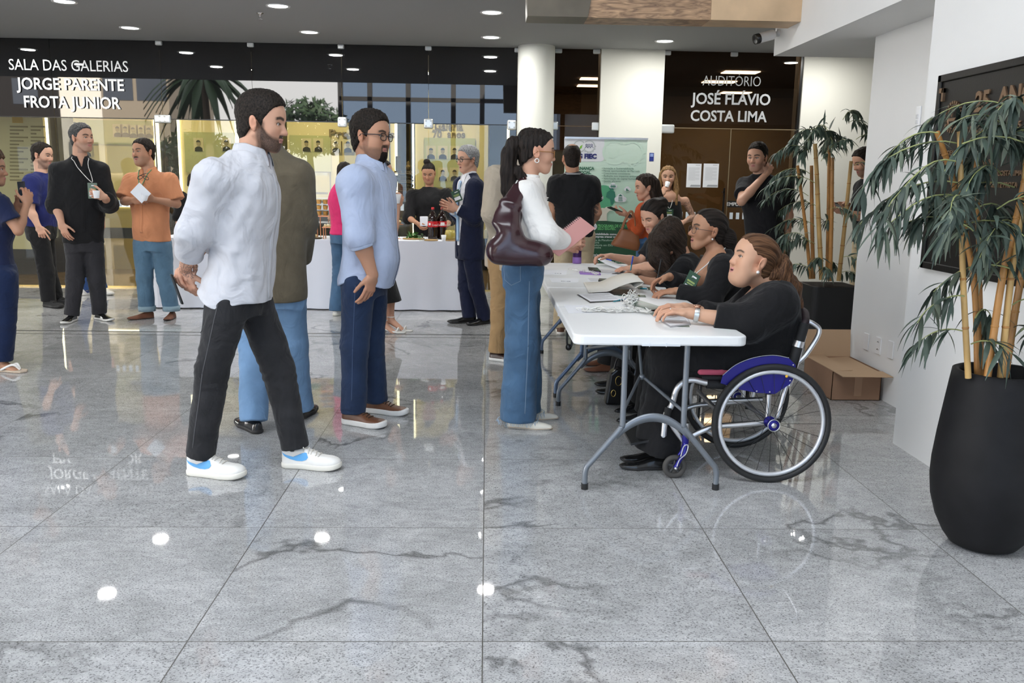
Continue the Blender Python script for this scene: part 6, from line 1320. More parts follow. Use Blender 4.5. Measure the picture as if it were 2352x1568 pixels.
  lo = np.minimum(W(-.03, -.07, -.01), W(.33, .07, .16)); lo = np.minimum(lo, np.minimum(W(.33, -.07, -.01), W(-.03, .07, .16)))-.012; hi = np.maximum(np.maximum(W(-.03, -.07, -.01), W(.33, .07, .16)), np.maximum(W(.33, -.07, -.01), W(-.03, .07, .16)))+.012
  def loc(x, y, z):
   px, py, pz = x-hb[0], y-hb[1], z-hb[2]; return [(px*v[0]+py*v[1]+pz*v[2])/k for v in (X, sd, Z)]
  q = -1 if side == 'R' else 1   # inner side
  cx = [.0, .05, .12, .19, .245, .275, .30]; wl = {'sneaker': [.034, .036, .037, .047, .046, .036, .0], 'formal': [.030, .032, .031, .043, .036, .024, .0], 'pointed': [.026, .026, .026, .036, .022, .009, .0]}[style]
  def half(a, e):
   core = np.interp(a, [0, .05, .12, .19, .245, .30], [wl[0], wl[1], wl[2], wl[3], wl[4], wl[4]]); return core+e
  rad = {'sneaker': .044, 'formal': .036, 'pointed': .020}[style]; rl = .29-rad
  def plan(a, b, e):
   # plan outline distance
   c = np.clip(a, .038, rl); wd = np.interp(c, [.038, .08, .13, .19, rl], [wl[0]+.003, wl[1], wl[2]+.001, wl[3], rad])
   bb = b-q*-.004*np.sin(np.clip(c/.29, 0, 1)*3.1); return np.sqrt((a-c)**2+bb**2)-wd-e
  rise = (lambda a: np.clip((a-.20)/.09, 0, 1)**2*.016) if style != 'pointed' else (lambda a: np.clip((a-.18)/.1, 0, 1)**2*.006)
  def fs(x, y, z):
   a, b, c = loc(x, y, z); c = c-rise(a)*.8; d = plan(a, b, .003); return -smin(-d, -np.maximum(-c, c-thick/k), .011)*k
  G = Grid(lo, hi, max(.0034, s.hres)); G.add(fs, lo, hi, .002)
  prn = empty('x', (0, 0, 0)) if False else None
  so = sdf_obj('sole', G, sole, s.root)
  G = Grid(lo, hi, max(.0034, s.hres)); hz = thick/k
  def fu(x, y, z):
   a, b, c = loc(x, y, z); c0 = c-rise(a)*.8
   prof = np.interp(a, [-.02, .0, .03, .09, .13, .19, .245, .27, .30], np.array([.078, .082, .084, .092, .080, .054, .046, .036, .015])+hgt-(.03-hz)*.4) if style == 'sneaker' else np.interp(a, [-.02, .0, .03, .085, .12, .18, .245, .27, .30], np.array([.060, .066, .068, .074, .064, .046, .034, .026, .012])+hgt)
   tp = np.clip((c0-hz)/np.maximum(prof-hz, .004), 0, 1.2); sh_ = np.sqrt(np.clip(1-(tp*.86)**2, .02, 1))
   d = plan(a, b/np.clip(sh_*1.0+.0, .3, 1), -.001); d2 = c0-prof
   return np.maximum(-smin(-d*.8, -d2*.8, .012), -(c0-hz+.012))*k
  G.add(fu, lo, hi, .002)
  col_ = an+A(0, 0, .01); G.prim(rc(W(.062, 0, .13), W(.062, 0, .090), .028*k, .024*k), .004, 's')
  up = sdf_obj(name, G, upper, s.root, smooth=2)
  M = up.matrix_basis; so.parent = up; so.location = (0, 0, 0)
  s.lastW = W; s.lastupper = up; s.shoeinfo = (W, X, sd, Z, k, q)
  if lace is not None:
   mb = MB(); bv = bvh(up)
   for i in range(5):
    a = .118+.018*i; pts = []
    for b in np.linspace(-.026, .026, 7):
     h = cast(bv, W(a+(.012 if i % 2 else -.0)*(b/.026)*.5, b, .2), -Z)
     if h is not None: pts.append(h+Z*.0025)
    if len(pts) > 2: mb.tube(pts, .0032*k, 6)
   for b in (-1, 1):
    h0 = cast(bv, W(.112, 0, .2), -Z); h0 = W(.112, 0, .09) if h0 is None else h0
    mb.tube(bez([h0+Z*.004, h0+Z*.016+sd*b*.018-X*.004, h0+Z*.006+sd*b*.036+X*.012, h0+sd*b*.022+Z*.004], 6), .0026, 5)
   o = mb.build('laces', lace, s.root); o.parent = up; o.location = (0, 0, 0)
  return up
def bvh(o):
 me = o.data; M = wmat(o); return BVHTree.FromPolygons([M @ v.co for v in me.vertices], [list(p.vertices) for p in me.polygons])
def cast(bv, o, d):
 h = bv.ray_cast(Vector(o), Vector(nrm(d)), 5.); return None if h[0] is None else np.array(h[0])
def decal(name, target, poly, o, u, v, d, m, parent, lift=.0012, n=10, thick=0.0):
 """thin patch with outline poly (in the frame o,u,v), laid onto the target along d"""
 bv = bvh(target); import bmesh
 bm = bmesh.new(); vs = [bm.verts.new((a, b, 0)) for a, b in poly]; bm.faces.new(vs); bmesh.ops.triangulate(bm, faces=bm.faces[:])
 bmesh.ops.subdivide_edges(bm, edges=bm.edges[:], cuts=n, use_grid_fill=True)
 o, u, v, d = map(lambda q: np.asarray(q, float), (o, u, v, d)); bad = 0
 last = None
 for q in bm.verts:
  p = o+u*q.co.x+v*q.co.y; h = cast(bv, p-nrm(d)*.3, d)
  if h is None: h = last if last is not None else p
  h = h-nrm(d)*lift; q.co = Vector(h); last = h+nrm(d)*lift
 me = bpy.data.meshes.new(name); bm.to_mesh(me); bm.free(); ob = link_mesh(name, me, m, parent, True)
 if parent is not None: rebase(ob, parent)
 if thick: sm = ob.modifiers.new('solid', 'SOLIDIFY'); sm.thickness = thick; sm.offset = 0
 return ob
def strip(name, target, P0, P1, width, d, m, parent, n=24, lift=.0015, wdir=None):
 """ribbon laid on the target between two points along casting direction d"""
 bv = bvh(target); P0, P1 = np.asarray(P0, float), np.asarray(P1, float); w_ = nrm(np.cross(P1-P0, d)) if wdir is None else nrm(wdir); rows = []
 for t in np.linspace(0, 1, n):
  r = []
  for b in np.linspace(-.5, .5, 4):
   p = P0+(P1-P0)*t+w_*width*b; h = cast(bv, p-nrm(d)*.35, d)
   r.append(h)
  if all(q is not None for q in r): rows.append([q-nrm(d)*lift for q in r])
 mb = MB(); mb.grid(rows); o = mb.build(name, m, parent); sm = o.modifiers.new('solid', 'SOLIDIFY'); sm.thickness = .0012; sm.offset = 0
 return o
def collar(parent, c, f, r_, rx, ry, m, h=.035, drop=.045, gap=25, out=.02, tilt=.012, name='collar', point=.03, up=(0, 0, 1.)):
 """fold-over shirt collar round the neck: centre c, front direction f, right r_"""
 c, f, r_, up = map(lambda q: np.asarray(q, float), (c, f, r_, up)); rows = []
 for q in np.linspace(R_(gap), 2*PI-R_(gap), 41):
  e = abs(math.cos(q/2)) ; fr = max(0, math.cos(q)); cs = f*math.cos(q)*ry+r_*math.sin(q)*rx; dr = nrm(f*math.cos(q)+r_*math.sin(q))
  z0 = -tilt*2.2*max(0, math.cos(q))
  inn = c+cs*1.0+up*(z0-.012); top = c+cs*.98+up*(h+z0); lip = top+dr*.006-up*.002; end = c+cs+dr*out+up*(z0+h-drop-point*max(0, math.cos(q))**2*1.0)+f*(.012*fr)
  mid = (lip+end)/2+dr*.004
  rows.append([inn, top, lip, mid, end])
 mb = MB(); mb.grid(rows); o = mb.build(name, m, parent); sm = o.modifiers.new('solid', 'SOLIDIFY'); sm.thickness = .002; sm.offset = 0
 ss = o.modifiers.new('sub', 'SUBSURF'); ss.levels = 1; ss.render_levels = 1
 return o
def glasses(H, parent, m, lens=None, w_=.024, h=.018, r=.0016, rnd=.8, z0=.001, y0=.098, tint=None):
 mb = MB();
 for q in (-1, 1):
  pts = []
  for a in np.linspace(0, 2*PI, 28, endpoint=False):
   ca, sa = math.cos(a), math.sin(a); ex = rnd
   pts.append(H.w(q*.034*H.o['wid']+w_*np.sign(ca)*abs(ca)**ex, y0-.006*abs(q*.034+w_*ca)/.06, z0+h*np.sign(sa)*abs(sa)**ex))
  mb.tube(pts, r*H.sc, 6, closed=True)
  mb.tube([H.w(q*(.034*H.o['wid']+w_), y0-.006, z0+.008), H.w(q*.077*H.o['wid'], .07, z0+.008), H.w(q*.081*H.o['wid'], -.005, z0+.006), H.w(q*.079*H.o['wid'], -.025, z0-.012)], r*1.1*H.sc, 6)
 mb.tube([H.w(-.034+w_*.93, y0, z0+.005), H.w(0, y0+.006, z0+.008), H.w(.034-w_*.93, y0, z0+.005)], r*H.sc, 6)
 o = mb.build('glasses', m, parent)
 ml = MB()
 for q in (-1, 1):
  pts = [H.w(q*.034*H.o['wid']+w_*np.sign(math.cos(a))*abs(math.cos(a))**rnd, y0-.006*abs(q*.034+w_*math.cos(a))/.06, z0+h*np.sign(math.sin(a))*abs(math.sin(a))**rnd) for a in np.linspace(0, 2*PI, 24, endpoint=False)]
  ml.add(pts, [list(range(24))])
 l = ml.build('lens', lens or glassmat('spectacle_lens', tint or (.93, .95, .95)), parent); l.parent = o
 l.matrix_parent_inverse = Matrix.Identity(4)
 return o
def seam(s, side, target, m, off=0., wd=.004, d=(0, 1., 0), top=.0, endz=.03):
 h, k, a = s.J['hip'+side], s.J['kn'+side], s.J['an'+side]; o = A(off, 0, 0); strip('side_seam', target, h+A(0, 0, top)+o, k+o, wd, d, m, s.root, n=18, lift=.0006); strip('side_seam', target, k+o, a+A(0, 0, endz)+o, wd, d, m, s.root, n=18, lift=.0006)
def pocket(s, target, c, u, v, w_, h, d, m, fill=None):
 u, v = nrm(u), nrm(v); P = [(-w_, h), (w_, h), (w_, -h*.55), (0, -h), (-w_, -h*.55)]; bv = bvh(target); Q = []
 for i in range(5):
  a, b = P[i], P[(i+1) % 5]
  for t in np.linspace(0, 1, 8, endpoint=False):
   q = c+u*(a[0]+(b[0]-a[0])*t)+v*(a[1]+(b[1]-a[1])*t); r = cast(bv, q-nrm(d)*.35, d);
   if r is not None: Q.append(r-nrm(d)*.001)
 if len(Q) > 6: MB().tube(Q, .0018, 5, closed=True).build('pocket_stitching', m, s.root)
def lanyard(parent, pts, m, r=.0028, name='lanyard'):
 mb = MB(); mb.tube(bez(pts, 8), r, 6); return mb.build(name, m, parent)
def man_white_shirt():
 Y = 4.10
 g = onz(560, 1080); s = Person((-1.08, Y), 1.78, 96, 'man in an untucked white shirt and black jeans striding with hands clasped behind his back', 'light', res=.008, hres=.0027)
 p = s.px
 s.set(pelvis=p(545, 655), neck=p(578, 352), chest=p(545, 470), shR=p(492, 402, -.18), shL=p(585, 400, .17),
          elR=p(450, 528, -.17), elL=p(490, 520, .15), wrR=p(424, 622, .0), wrL=p(440, 600, .10),
          hipR=p(525, 690, -.09), hipL=p(580, 690, .09), knR=p(487, 850, -.10), anR=p(463, 1034, -.06), knL=p(640, 850, .09), anL=p(682, 1045, .06))
 s.toe['R'] = A(.97, -.24, 0); s.toe['L'] = A(.98, -.18, 0)
 s.sethead(p(602, 283, 0), 95, -7, 0, 1.05, jaw=1.05, nose=1.0)
 s.hand('R', A(.25, .05, -1), A(.55, .85, .2), A(-.2, -.5, 0), curl=(.65, .7, .75, .8), sc=1.05, tc=.3)
 s.hand('L', A(-.30, -.85, -.35), A(.25, -.30, -.9), A(.3, -.2, .9), curl=(.55, .55, .55, .55), sc=1.05)
 def tattoo(V, C):
  e, w_ = s.J['elR'], s.J['wrR']; d = nrm(w_-e); t = (V-e)@d/np.linalg.norm(w_-e); off = np.linalg.norm((V-e)-((V-e)@d)[:, None]*d, axis=1)
  m = (t > .35) & (t < .98) & (off < .06); a = np.sin(V[:, 2]*260+3*np.sin(V[:, 0]*190))*np.sin(V[:, 1]*240+V[:, 0]*210+2*np.sin(V[:, 2]*120))
  m = m & (a > .05); C[m] = C[m]*.45+np.array([.05, .055, .06])*.55; return C
 def bshape(x, y, z):
  ss = lambda e0, e1, t: np.clip((t-e0)/(e1-e0), 0, 1)
  ze = np.interp(y, [-.01, .02, .045, .068, .09], [.012, -.004, -.036, -.054, -.056])
  side = ss(.022, .010, np.abs(y-.018))*ss(.016, .0, z)*(np.abs(x) > .045)
  lowr = ss(.008, -.008, z-ze)*ss(-.012, .004, y+np.clip(z+.06, -.1, 0)*.0)*ss(-.128, -.108, z)
  must = ss(.010, .006, np.abs(z+.047))*ss(.026, .02, np.abs(x))*(y > .06)
  lipz = (np.abs(z+.0625) < .009)*(np.abs(x) < .021)*(y > .07)
  neck = ss(.0, .02, y+.0)
  return np.clip(np.maximum(np.maximum(side*.8, lowr*neck), must), 0, 1)*(1-lipz)
 s.body('RL', colors=tattoo, beard=(.035, .022, .016), beard_shape=bshape, brow=(.015, .01, .008), brow_w=1.35, lips=(.40, .17, .14))
 s.hair(hairmat('black_short_hair', (.006, .005, .004), (.03, .022, .017), .5), th=.012, top=.010, side=.004, strand='short', amp=.0009, freq=200, front=-.004)
 W = cloth('white_shirt_cotton', (.55, .555, .59), .8, .03, .25, wr=.75, wscale=7.)
 S = [(.78, .185, .150, .170, -.01), (.90, .186, .150, .168, -.005), (1.02, .172, .138, .135, .0), (1.15, .175, .13, .125, .0), (1.28, .19, .135, .13, 0), (1.37, .185, .120, .160, 0), (1.43, .15, .09, .145, 0), (1.475, .085, .065, .10, 0)]
 b = s.J['pelvis']
 def hemcut(x, y, z):
  a = (x-b[0])*s.f[0]+(y-b[1])*s.f[1]; c = np.abs((x-b[0])*s.r[0]+(y-b[1])*s.r[1])
  return (b[2]-.095+.075*np.clip(c/.17, 0, 1)**3*0+.055*np.clip(-a/.14, 0, 1)+.03*np.clip(a/.14, 0, 1)+.012*np.sin(a*25))-z
 nk = s.J['neck']
 def vneck(x, y, z):
  return -.0+np.minimum(1, 1)*(-(np.maximum(np.maximum(nk[2]-.07-z, .02-((x-nk[0])*s.f[0]+(y-nk[1])*s.f[1])), np.abs((x-nk[0])*s.r[0]+(y-nk[1])*s.r[1])-.012-.25*(z-nk[2]+.07))))
 sh = s.trunk('shirt', W, S, {'R': (1.48, .098, .076, .060), 'L': (1.48, .092, .068, .058)}, folds=.0065, fscale=24, seed=11, cuts=[hemcut, vneck], res=.0052, fold_aniso=(1, 1, .8))
 for q in 'RL':
  e, w_ = s.J['el'+q], s.J['wr'+q]; d = nrm(w_-e); m = MB(); c = e+(w_-e)*.47; rr = .062
  m.lathe([(rr-.016, -.004), (rr-.002, -.006), (rr, 0), (rr-.001, .03), (rr+.002, .058), (rr-.004, .062), (rr-.018, .058)], c-d*.028, 28, d); m.build('cuff', W, s.root)
 collar(s.root, nk+A(0, 0, .004), nrm(s.f+A(0, 0, .0)), s.r, .066, .070, W, h=.042, drop=.062, gap=20, out=.018, point=.028)
 placket = strip('placket', sh, nk+s.f*.2+A(0, 0, -.09)-s.r*.0, b+s.f*.2+A(0, 0, -.06), .034, -s.f, W, s.root)
 m = MB();
 J = cloth('black_denim', (.022, .022, .024), .8, .25, .4, vscale=9, wr=.6); tr = s.trousers(J, thigh=.092, knee=.076, hem=.064, hemz=.095, pool=.007, kneef=.006, top=.97, seat=(.140, .112, .122), k=.045)
 st = mat('grey_thread', (.07, .07, .075), .9)
 seam(s, 'R', tr, st, -.02); pocket(s, tr, p(453, 735, -.1), A(.10, .03, 0)*.0+A(.035, -.06, .0), A(.0, 0, 1), .062, .07, A(.45, 1, 0), st)
 Wl = mat('white_leather', (.78, .76, .72), .45, 0, .4, bump=.1, bscale=300, var=.05); So = mat('cream_rubber', (.74, .71, .63), .6); Bl = mat('blue_leather', (.11, .38, .72), .5); Lc = mat('lace_cotton', (.66, .63, .57), .9)
 sw = [(.012, .078), (.03, .062), (.06, .049), (.09, .046), (.115, .052), (.140, .066), (.150, .079), (.143, .080), (.125, .070), (.10, .064), (.075, .065), (.045, .071)]
 sw_old = [(.005, .073), (.02, .060), (.045, .047), (.07, .041), (.095, .041), (.118, .049), (.127, .062), (.121, .076), (.112, .082), (.113, .071), (.104, .063), (.088, .060), (.066, .062), (.04, .068)]
 sw = [(.004, .078), (.025, .062), (.053, .050), (.085, .043), (.113, .043), (.134, .050), (.143, .062), (.134, .082), (.121, .084), (.124, .074), (.119, .064), (.100, .059), (.070, .061), (.036, .068)]
 for q in 'RL':
  u = s.shoe(q, Wl, So, .30, lace=Lc, thick=.030, heel=None, hgt=.016)
  Wf, X, sd, Z, k, inn = s.shoeinfo; near = 1 if sd[1] < 0 else -1
  decal('swoosh_mark', u, [(a, c) for a, c in sw], Wf(0, near*.0, 0), X*k, Z*k, -sd*near, Bl, s.root, lift=.0016, n=6).parent = u
  bpy.data.objects[-1] if False else None
  if q == 'L':
   m = MB(); m.obox(Wf(.075, 0, .112), X*.006, sd*.022, Z*.02+X*-.006); o = m.build('tongue_tab', mat('blue_tab', (.05, .20, .45), .6), s.root, .004); o.parent = u
 ph = MB(); c = s.px(406, 664, -.02); ph.obox(c, A(.012, -.034, .004), A(.006, .004, -.001), A(.022, .0, -.070));
 t = ph.build('phone', mat('black_phone_case', (.012, .013, .013), .35), None, .006, 'dark phone held behind the back by the man in the white shirt', 'phone')
 return s
# ================================================================ who stands where
H_BLACK = lambda: hairmat('black_hair', (.006, .005, .0045), (.030, .022, .018), .42)
H_SHORT = lambda: hairmat('black_short_hair', (.006, .005, .004), (.032, .024, .019), .5)
H_DARK = lambda: hairmat('dark_brown_hair', (.012, .008, .006), (.05, .033, .024), .42)
H_GREY = lambda: hairmat('grey_hair', (.13, .13, .13), (.42, .42, .42), .5)
H_SALT = lambda: hairmat('greying_hair', (.02, .02, .02), (.12, .12, .12), .5)
H_CURL = lambda: hairmat('curly_brown_hair', (.03, .016, .010), (.17, .09, .05), .5)
H_BLOND = lambda: hairmat('golden_brown_hair', (.10, .055, .022), (.42, .25, .11), .45)
H_OMB = lambda: hairmat('chestnut_hair', (.045, .022, .012), (.20, .10, .05), .45)
MS = [(.80, .170, .125, .135, 0), (.90, .172, .130, .135, 0), (1.02, .166, .125, .115, 0), (1.15, .172, .125, .118, 0), (1.28, .188, .130, .122, 0), (1.38, .170, .108, .116, 0), (1.44, .118, .080, .092, 0), (1.485, .070, .06, .068, 0)]
FT = [(.92, .158, .115, .125, 0), (1.02, .140, .105, .10, 0), (1.12, .140, .105, .10, 0), (1.22, .152, .130, .105, 0), (1.30, .158, .128, .108, 0), (1.38, .140, .095, .098, 0), (1.44, .095, .070, .080, 0), (1.475, .060, .053, .060, 0)]
def SX(S, w_=1., f=1., b=1., lo=None, hi=None, dz=0, belly=0.):
 R = [(t[0]+dz, t[1]*w_, t[2]*f+belly*math.exp(-((t[0]-1.04)/.13)**2), t[3]*b)+tuple(t[4:]) for t in S]
 if lo is not None:
  R = [(lo,)+R[0][1:]]+[r for r in R if r[0] > lo+.03]
 return R
def vcut(s, zl, slope, w0=.004, front=.0, z0=None):
 nk = s.J['neck']
 def f(x, y, z):
  a = (x-nk[0])*s.f[0]+(y-nk[1])*s.f[1]; b = (x-nk[0])*s.r[0]+(y-nk[1])*s.r[1]
  return -np.maximum(np.maximum(zl-z, front-a), np.abs(b)-w0-slope*(z-zl))
 return f
def necklace(s, bc, m, drop, wd=.055, side=1.):
 """cord from the neck to a badge hanging at bc"""
 nk = s.J['neck']; k = s.k
 return [nk-s.f*.055*k+A(0, 0, .01), nk+s.r*wd*k-s.f*.01+A(0, 0, .006), nk+s.r*wd*.95*k+s.f*.07*k-A(0, 0, .055), bc+A(0, 0, .005), nk-s.r*wd*.95*k+s.f*.07*k-A(0, 0, .055), nk-s.r*wd*k-s.f*.01+A(0, 0, .006), nk-s.f*.055*k+A(0, 0, .01)]
def badge(s, c, u, v, w_=.085, h=.12, cordm=None, target=None, patch=True, pts=None):
 cordm = cordm or mat('white_cord', (.80, .79, .75), .8); c = np.asarray(c, float); u, v = nrm(u), nrm(v); n = np.cross(u, v)
 if target is not None:
  bv = bvh(target); P = []
  for p in (pts or necklace(s, c+v*h*.5, None, 0)):
   P.append(np.asarray(p, float))
  Q = []
  for p in bez(P, 6):
   h_ = bv.find_nearest(Vector(p)); q = np.array(h_[0]); nn = np.array(h_[1]); ins = (p-q)@nn
   Q.append(q+nn*.004 if ins < .004 else p)
  MB().tube(Q, .0032, 6).build('lanyard', cordm, s.root)
 b = MB().obox(c, u*w_/2, v*h/2, n*.0015).build('name_badge', mat('badge_green', (.025, .075, .045), .35), s.root)
 if patch:
  for (du, dv, a, bb, m) in ((0, -.22, .36, .14, mat('paper_white', ())), (0, .10, .34, .035, mat('badge_gold', (.30, .38, .12), .5)), (0, .0, .28, .025, mat('badge_gold', ())), (.1, .33, .2, .03, mat('paper_white', ()))):
   o = MB().obox(c+u*du*w_+v*dv*h+n*.0018, u*a*w_, v*bb*h, n*.0004).build('badge_print', m, s.root); o.parent = b; o.location = (0, 0, 0)
 return b
def thing_tag(o, label, cat, group=None): return tag(o, label, cat, group)
def cup_in(c, up, label, m=None, h=.07, r=.032, name='paper_cup'):
 e = empty(name, c, label, 'cup'); MB().lathe([(r*.72, 0), (r, h), (r*.96, h), (r*.68, .004), (.0001, .004)], c, 22, up).build('cup', m or mat('white_cup_plastic', (.80, .81, .83), .35), e); return e
def phone_obj(c, u, v, label, w_=.072, h=.148, screen=None):
 n = np.cross(nrm(u), nrm(v)); e = empty('phone', c, label, 'phone'); MB().obox(c, nrm(u)*w_/2, nrm(v)*h/2, n*.004).build('phone_body', mat('black_phone_case', (.012, .013, .013), .35), e, .004)
 MB().obox(c+n*.0043*(screen or 1), nrm(u)*w_*.46, nrm(v)*h*.46, n*.0003).build('screen', mat('dark_screen', (.03, .04, .05), .1, spec=.6), e); return e
DEN = lambda n, c: cloth(n, c, .82, .18, .4, vscale=7)
def beard_full(x, y, z):
 ss = lambda e0, e1, t: np.clip((t-e0)/(e1-e0), 0, 1)
 side = ss(.024, .012, np.abs(y-.020))*ss(.02, .0, z)*(np.abs(x) > .045)
 low = ss(-.048, -.060, z-np.clip((y-.03)*.25, -.012, .012))*ss(-.015, .01, y); must = ss(.010, .006, np.abs(z+.0475))*ss(.028, .022, np.abs(x))*(y > .06); lip = (np.abs(z+.0625) < .009)*(np.abs(x) < .021)*(y > .07)
 return np.clip(np.maximum(np.maximum(side*.75, low), must), 0, 1)*(1-lip)
def beard_goatee(x, y, z):
 ss = lambda e0, e1, t: np.clip((t-e0)/(e1-e0), 0, 1)
 chin = ss(-.066, -.074, z)*ss(.045, .028, np.abs(x))*(y > .04); must = ss(.012, .007, np.abs(z+.049))*ss(.034, .026, np.abs(x))*(y > .055); sidem = ss(.008, .004, np.abs(np.abs(x)-.028))*(z < -.045)*(z > -.085)*(y > .05); lip = (np.abs(z+.0625) < .009)*(np.abs(x) < .021)*(y > .07)
 jaw = .55*ss(-.05, -.065, z)*ss(-.0, .02, y); side = .5*ss(.02, .010, np.abs(y-.02))*ss(.01, -.01, z)*(np.abs(x) > .045)
 return np.clip(np.maximum.reduce([chin, must, sidem*.9, jaw, side]), 0, 1)*(1-lip)
def moustache(x, y, z):
 ss = lambda e0, e1, t: np.clip((t-e0)/(e1-e0), 0, 1)
 return ss(.009, .006, np.abs(z+.048))*ss(.032, .026, np.abs(x))*(y > .06)
def shirt_extras(s, sh, m, gap=22, h=.040, drop=.055, rx=.062, ry=.066, placket=True, cuffs='', cr=.058, cf=.47, z1=.05, point=.025, nk_dz=.004):
 nk = s.J['neck']; collar(s.root, nk+A(0, 0, nk_dz), s.f, s.r, rx*s.k, ry*s.k, m, h=h, drop=drop, gap=gap, out=.018, point=point)
 if placket: strip('placket', sh, nk+s.f*.25+A(0, 0, -.10), s.J['pelvis']+s.f*.25+A(0, 0, z1), .034, -s.f, m, s.root)
 for q in cuffs:
  e, w_ = s.J['el'+q], s.J['wr'+q]; d = nrm(w_-e); rr = cr*s.k; MB().lathe([(rr-.018, -.004), (rr-.002, -.006), (rr, 0), (rr, .03), (rr+.002, .052), (rr-.004, .056), (rr-.018, .052)], e+(w_-e)*cf-d*.028, 28, d).build('cuff', m, s.root)
# ---------------------------------------------------------------- 2 man in the pale blue shirt
def man_blue_shirt():
 Y = 5.06; s = Person((-.70, Y), 1.76, 100, 'man in a pale blue untucked shirt and glasses standing with hands down', 'tan', hres=.003)
 p = s.px
 s.set(pelvis=p(838, 625, .0), neck=p(852, 372), chest=p(848, 470), shR=p(812, 412, -.20), shL=p(878, 410, .18), elR=p(826, 545, -.22), wrR=p(856, 632, -.20), elL=p(868, 540, .26), wrL=p(868, 630, .22), hipR=p(822, 650, -.095), hipL=p(853, 650, .095), knR=p(815, 795, -.10), knL=p(852, 800, .10), anR=p(812, 925, -.12), anL=p(862, 905, .14))
 s.toe['R'] = A(.90, -.42, 0); s.toe['L'] = A(.93, -.35, 0)
 s.sethead(p(851, 314, -.0), 113, -3, 2, 1.08, jaw=1.12, fat=.012, wid=1.05, nose=.95, cheek=1.1)
 s.hand('R', A(-.22, -.05, -1), A(-.75, .6, .05), A(.2, -.9, 0), curl=(.25, .3, .35, .4), sc=1.05, tout=.45, tc=.2); s.hand('L', A(0, .1, -1), A(-.9, -.3, 0), A(.5, -.5, 0))
 s.body('RL', beard=(.02, .014, .011), beard_shape=beard_goatee, brow=(.012, .01, .008), brow_w=1.1, lips=(.42, .16, .13), arm_r=1.12)
 s.hair(H_SHORT(), th=.012, top=.010, side=.003, strand='short', amp=.0018, freq=150, front=-.002)
 s.beard(mat('beard_black', (.014, .010, .008), .9, bump=1., bscale=420, spec=.1), .006, lambda x, y, z: np.clip((-.070-z)/.016, 0, 1)*np.clip((.038-np.abs(x))/.02, 0, 1)*np.clip((y-.035)/.02, 0, 1))
 glasses(s.head, s.root, mat('dark_tortoise', (.015, .013, .014), .25), w_=.0245, h=.018, r=.0022, rnd=.7, y0=.100)
 m = cloth('pale_blue_oxford', (.43, .495, .65), .8, .04, .3, wr=.6, wscale=7.)
 b = s.J['pelvis']
 def hem(x, y, z):
  a = (x-b[0])*s.f[0]+(y-b[1])*s.f[1]; return b[2]-.035-.05*np.clip(np.abs(a)/.15, 0, 1)**1.5-z
 sh = s.trunk('shirt', m, SX(MS, 1.05, 1.08, 1.08, belly=.065), {'R': (1.18, .098, .080, .070), 'L': (1.25, .09, .072, .064)}, folds=.0045, fscale=20, seed=3, cuts=[hem, vcut(s, s.J['neck'][2]-.06, .3, .006)], res=.0058)
 shirt_extras(s, sh, m, cuffs='RL', cr=.069, cf=.14, gap=24, rx=.068, ry=.070);
 strip('placket_lining', sh, s.J['chest']+s.f*.3+A(0, 0, -.02)-s.r*.022, b+s.f*.3+A(0, 0, -.07)-s.r*.022, .006, -s.f, mat('navy_lining', (.03, .04, .12), .8), s.root)
 tr = s.trousers(DEN('dark_blue_denim', (.018, .033, .075)), thigh=.096, knee=.079, hem=.070, hemz=.07, pool=.006, kneef=.004, top=.97, seat=(.150, .118, .122))
 seam(s, 'R', tr, mat('blue_thread', (.05, .08, .15), .9), .0)
 U = mat('brown_leather', (.14, .055, .025), .42, bump=.15, bscale=150, var=.15); So = mat('white_rubber', (.76, .74, .70), .55); Lc = mat('brown_lace', (.05, .03, .02), .8)
 for q in 'RL': s.shoe(q, U, So, .29, lace=Lc, thick=.036)
# ---------------------------------------------------------------- 3 man in the khaki jacket seen from behind
def man_khaki_jacket():
 Y = 4.93; s = Person((-1.12, Y), 1.80, -8, 'man in a khaki brown jacket seen from behind the striding man in white', 'tan', hres=.0042)
 p = s.px; s.set(pelvis=p(625, 650), neck=p(615, 340), chest=p(618, 470), shR=p(680, 395, .0), shL=p(555, 395, .0), elR=p(697, 510, .06), wrR=p(690, 600, .22), elL=p(540, 520, .1), wrL=p(560, 600, .2), hipR=p(662, 655), hipL=p(590, 655), knR=p(672, 790, .04), knL=p(582, 790, 0), anR=p(688, 915, .12), anL=p(583, 958, -.15))
 s.toe['L'] = A(-.62, .78, 0); s.toe['R'] = A(.2, 1, 0)
 s.sethead(p(585, 297), -22, -4, 0, 1.03); s.hand('R', A(.0, .9, -.4), A(-1, 0, 0), A(0, 0, 1)); s.hand('L', A(.0, .9, -.4), A(1, 0, 0), A(0, 0, 1))
 s.body('RL'); s.hair(H_SALT(), th=.008, top=.004, side=.003, strand='short', amp=.001)
 m = cloth('khaki_wool', (.125, .105, .072), .9, .08, .4, vscale=20)
 sh = s.trunk('jacket', m, SX(MS, 1.10, 1.08, 1.10, lo=.86), {'R': (1.95, .092, .078, .062), 'L': (1.95, .092, .078, .062)}, folds=.0035, fscale=14, seed=8, sh_r=.085)
 nk = s.J['neck']; collar(s.root, nk+A(0, 0, -.012), s.f, s.r, .070, .072, m, h=.038, drop=.05, gap=60, out=.02, point=.0)
 J = DEN('light_blue_denim', (.15, .26, .42)); s.trousers(J, thigh=.098, knee=.080, hem=.074, hemz=.06, pool=.007, top=.97)
 bl = mat('black_patent', (.010, .010, .011), .14, 0, .6); so = mat('black_rubber', (.014, .013, .013), .6)
 for q in 'RL': s.shoe(q, bl, so, .29, 'formal', thick=.024)
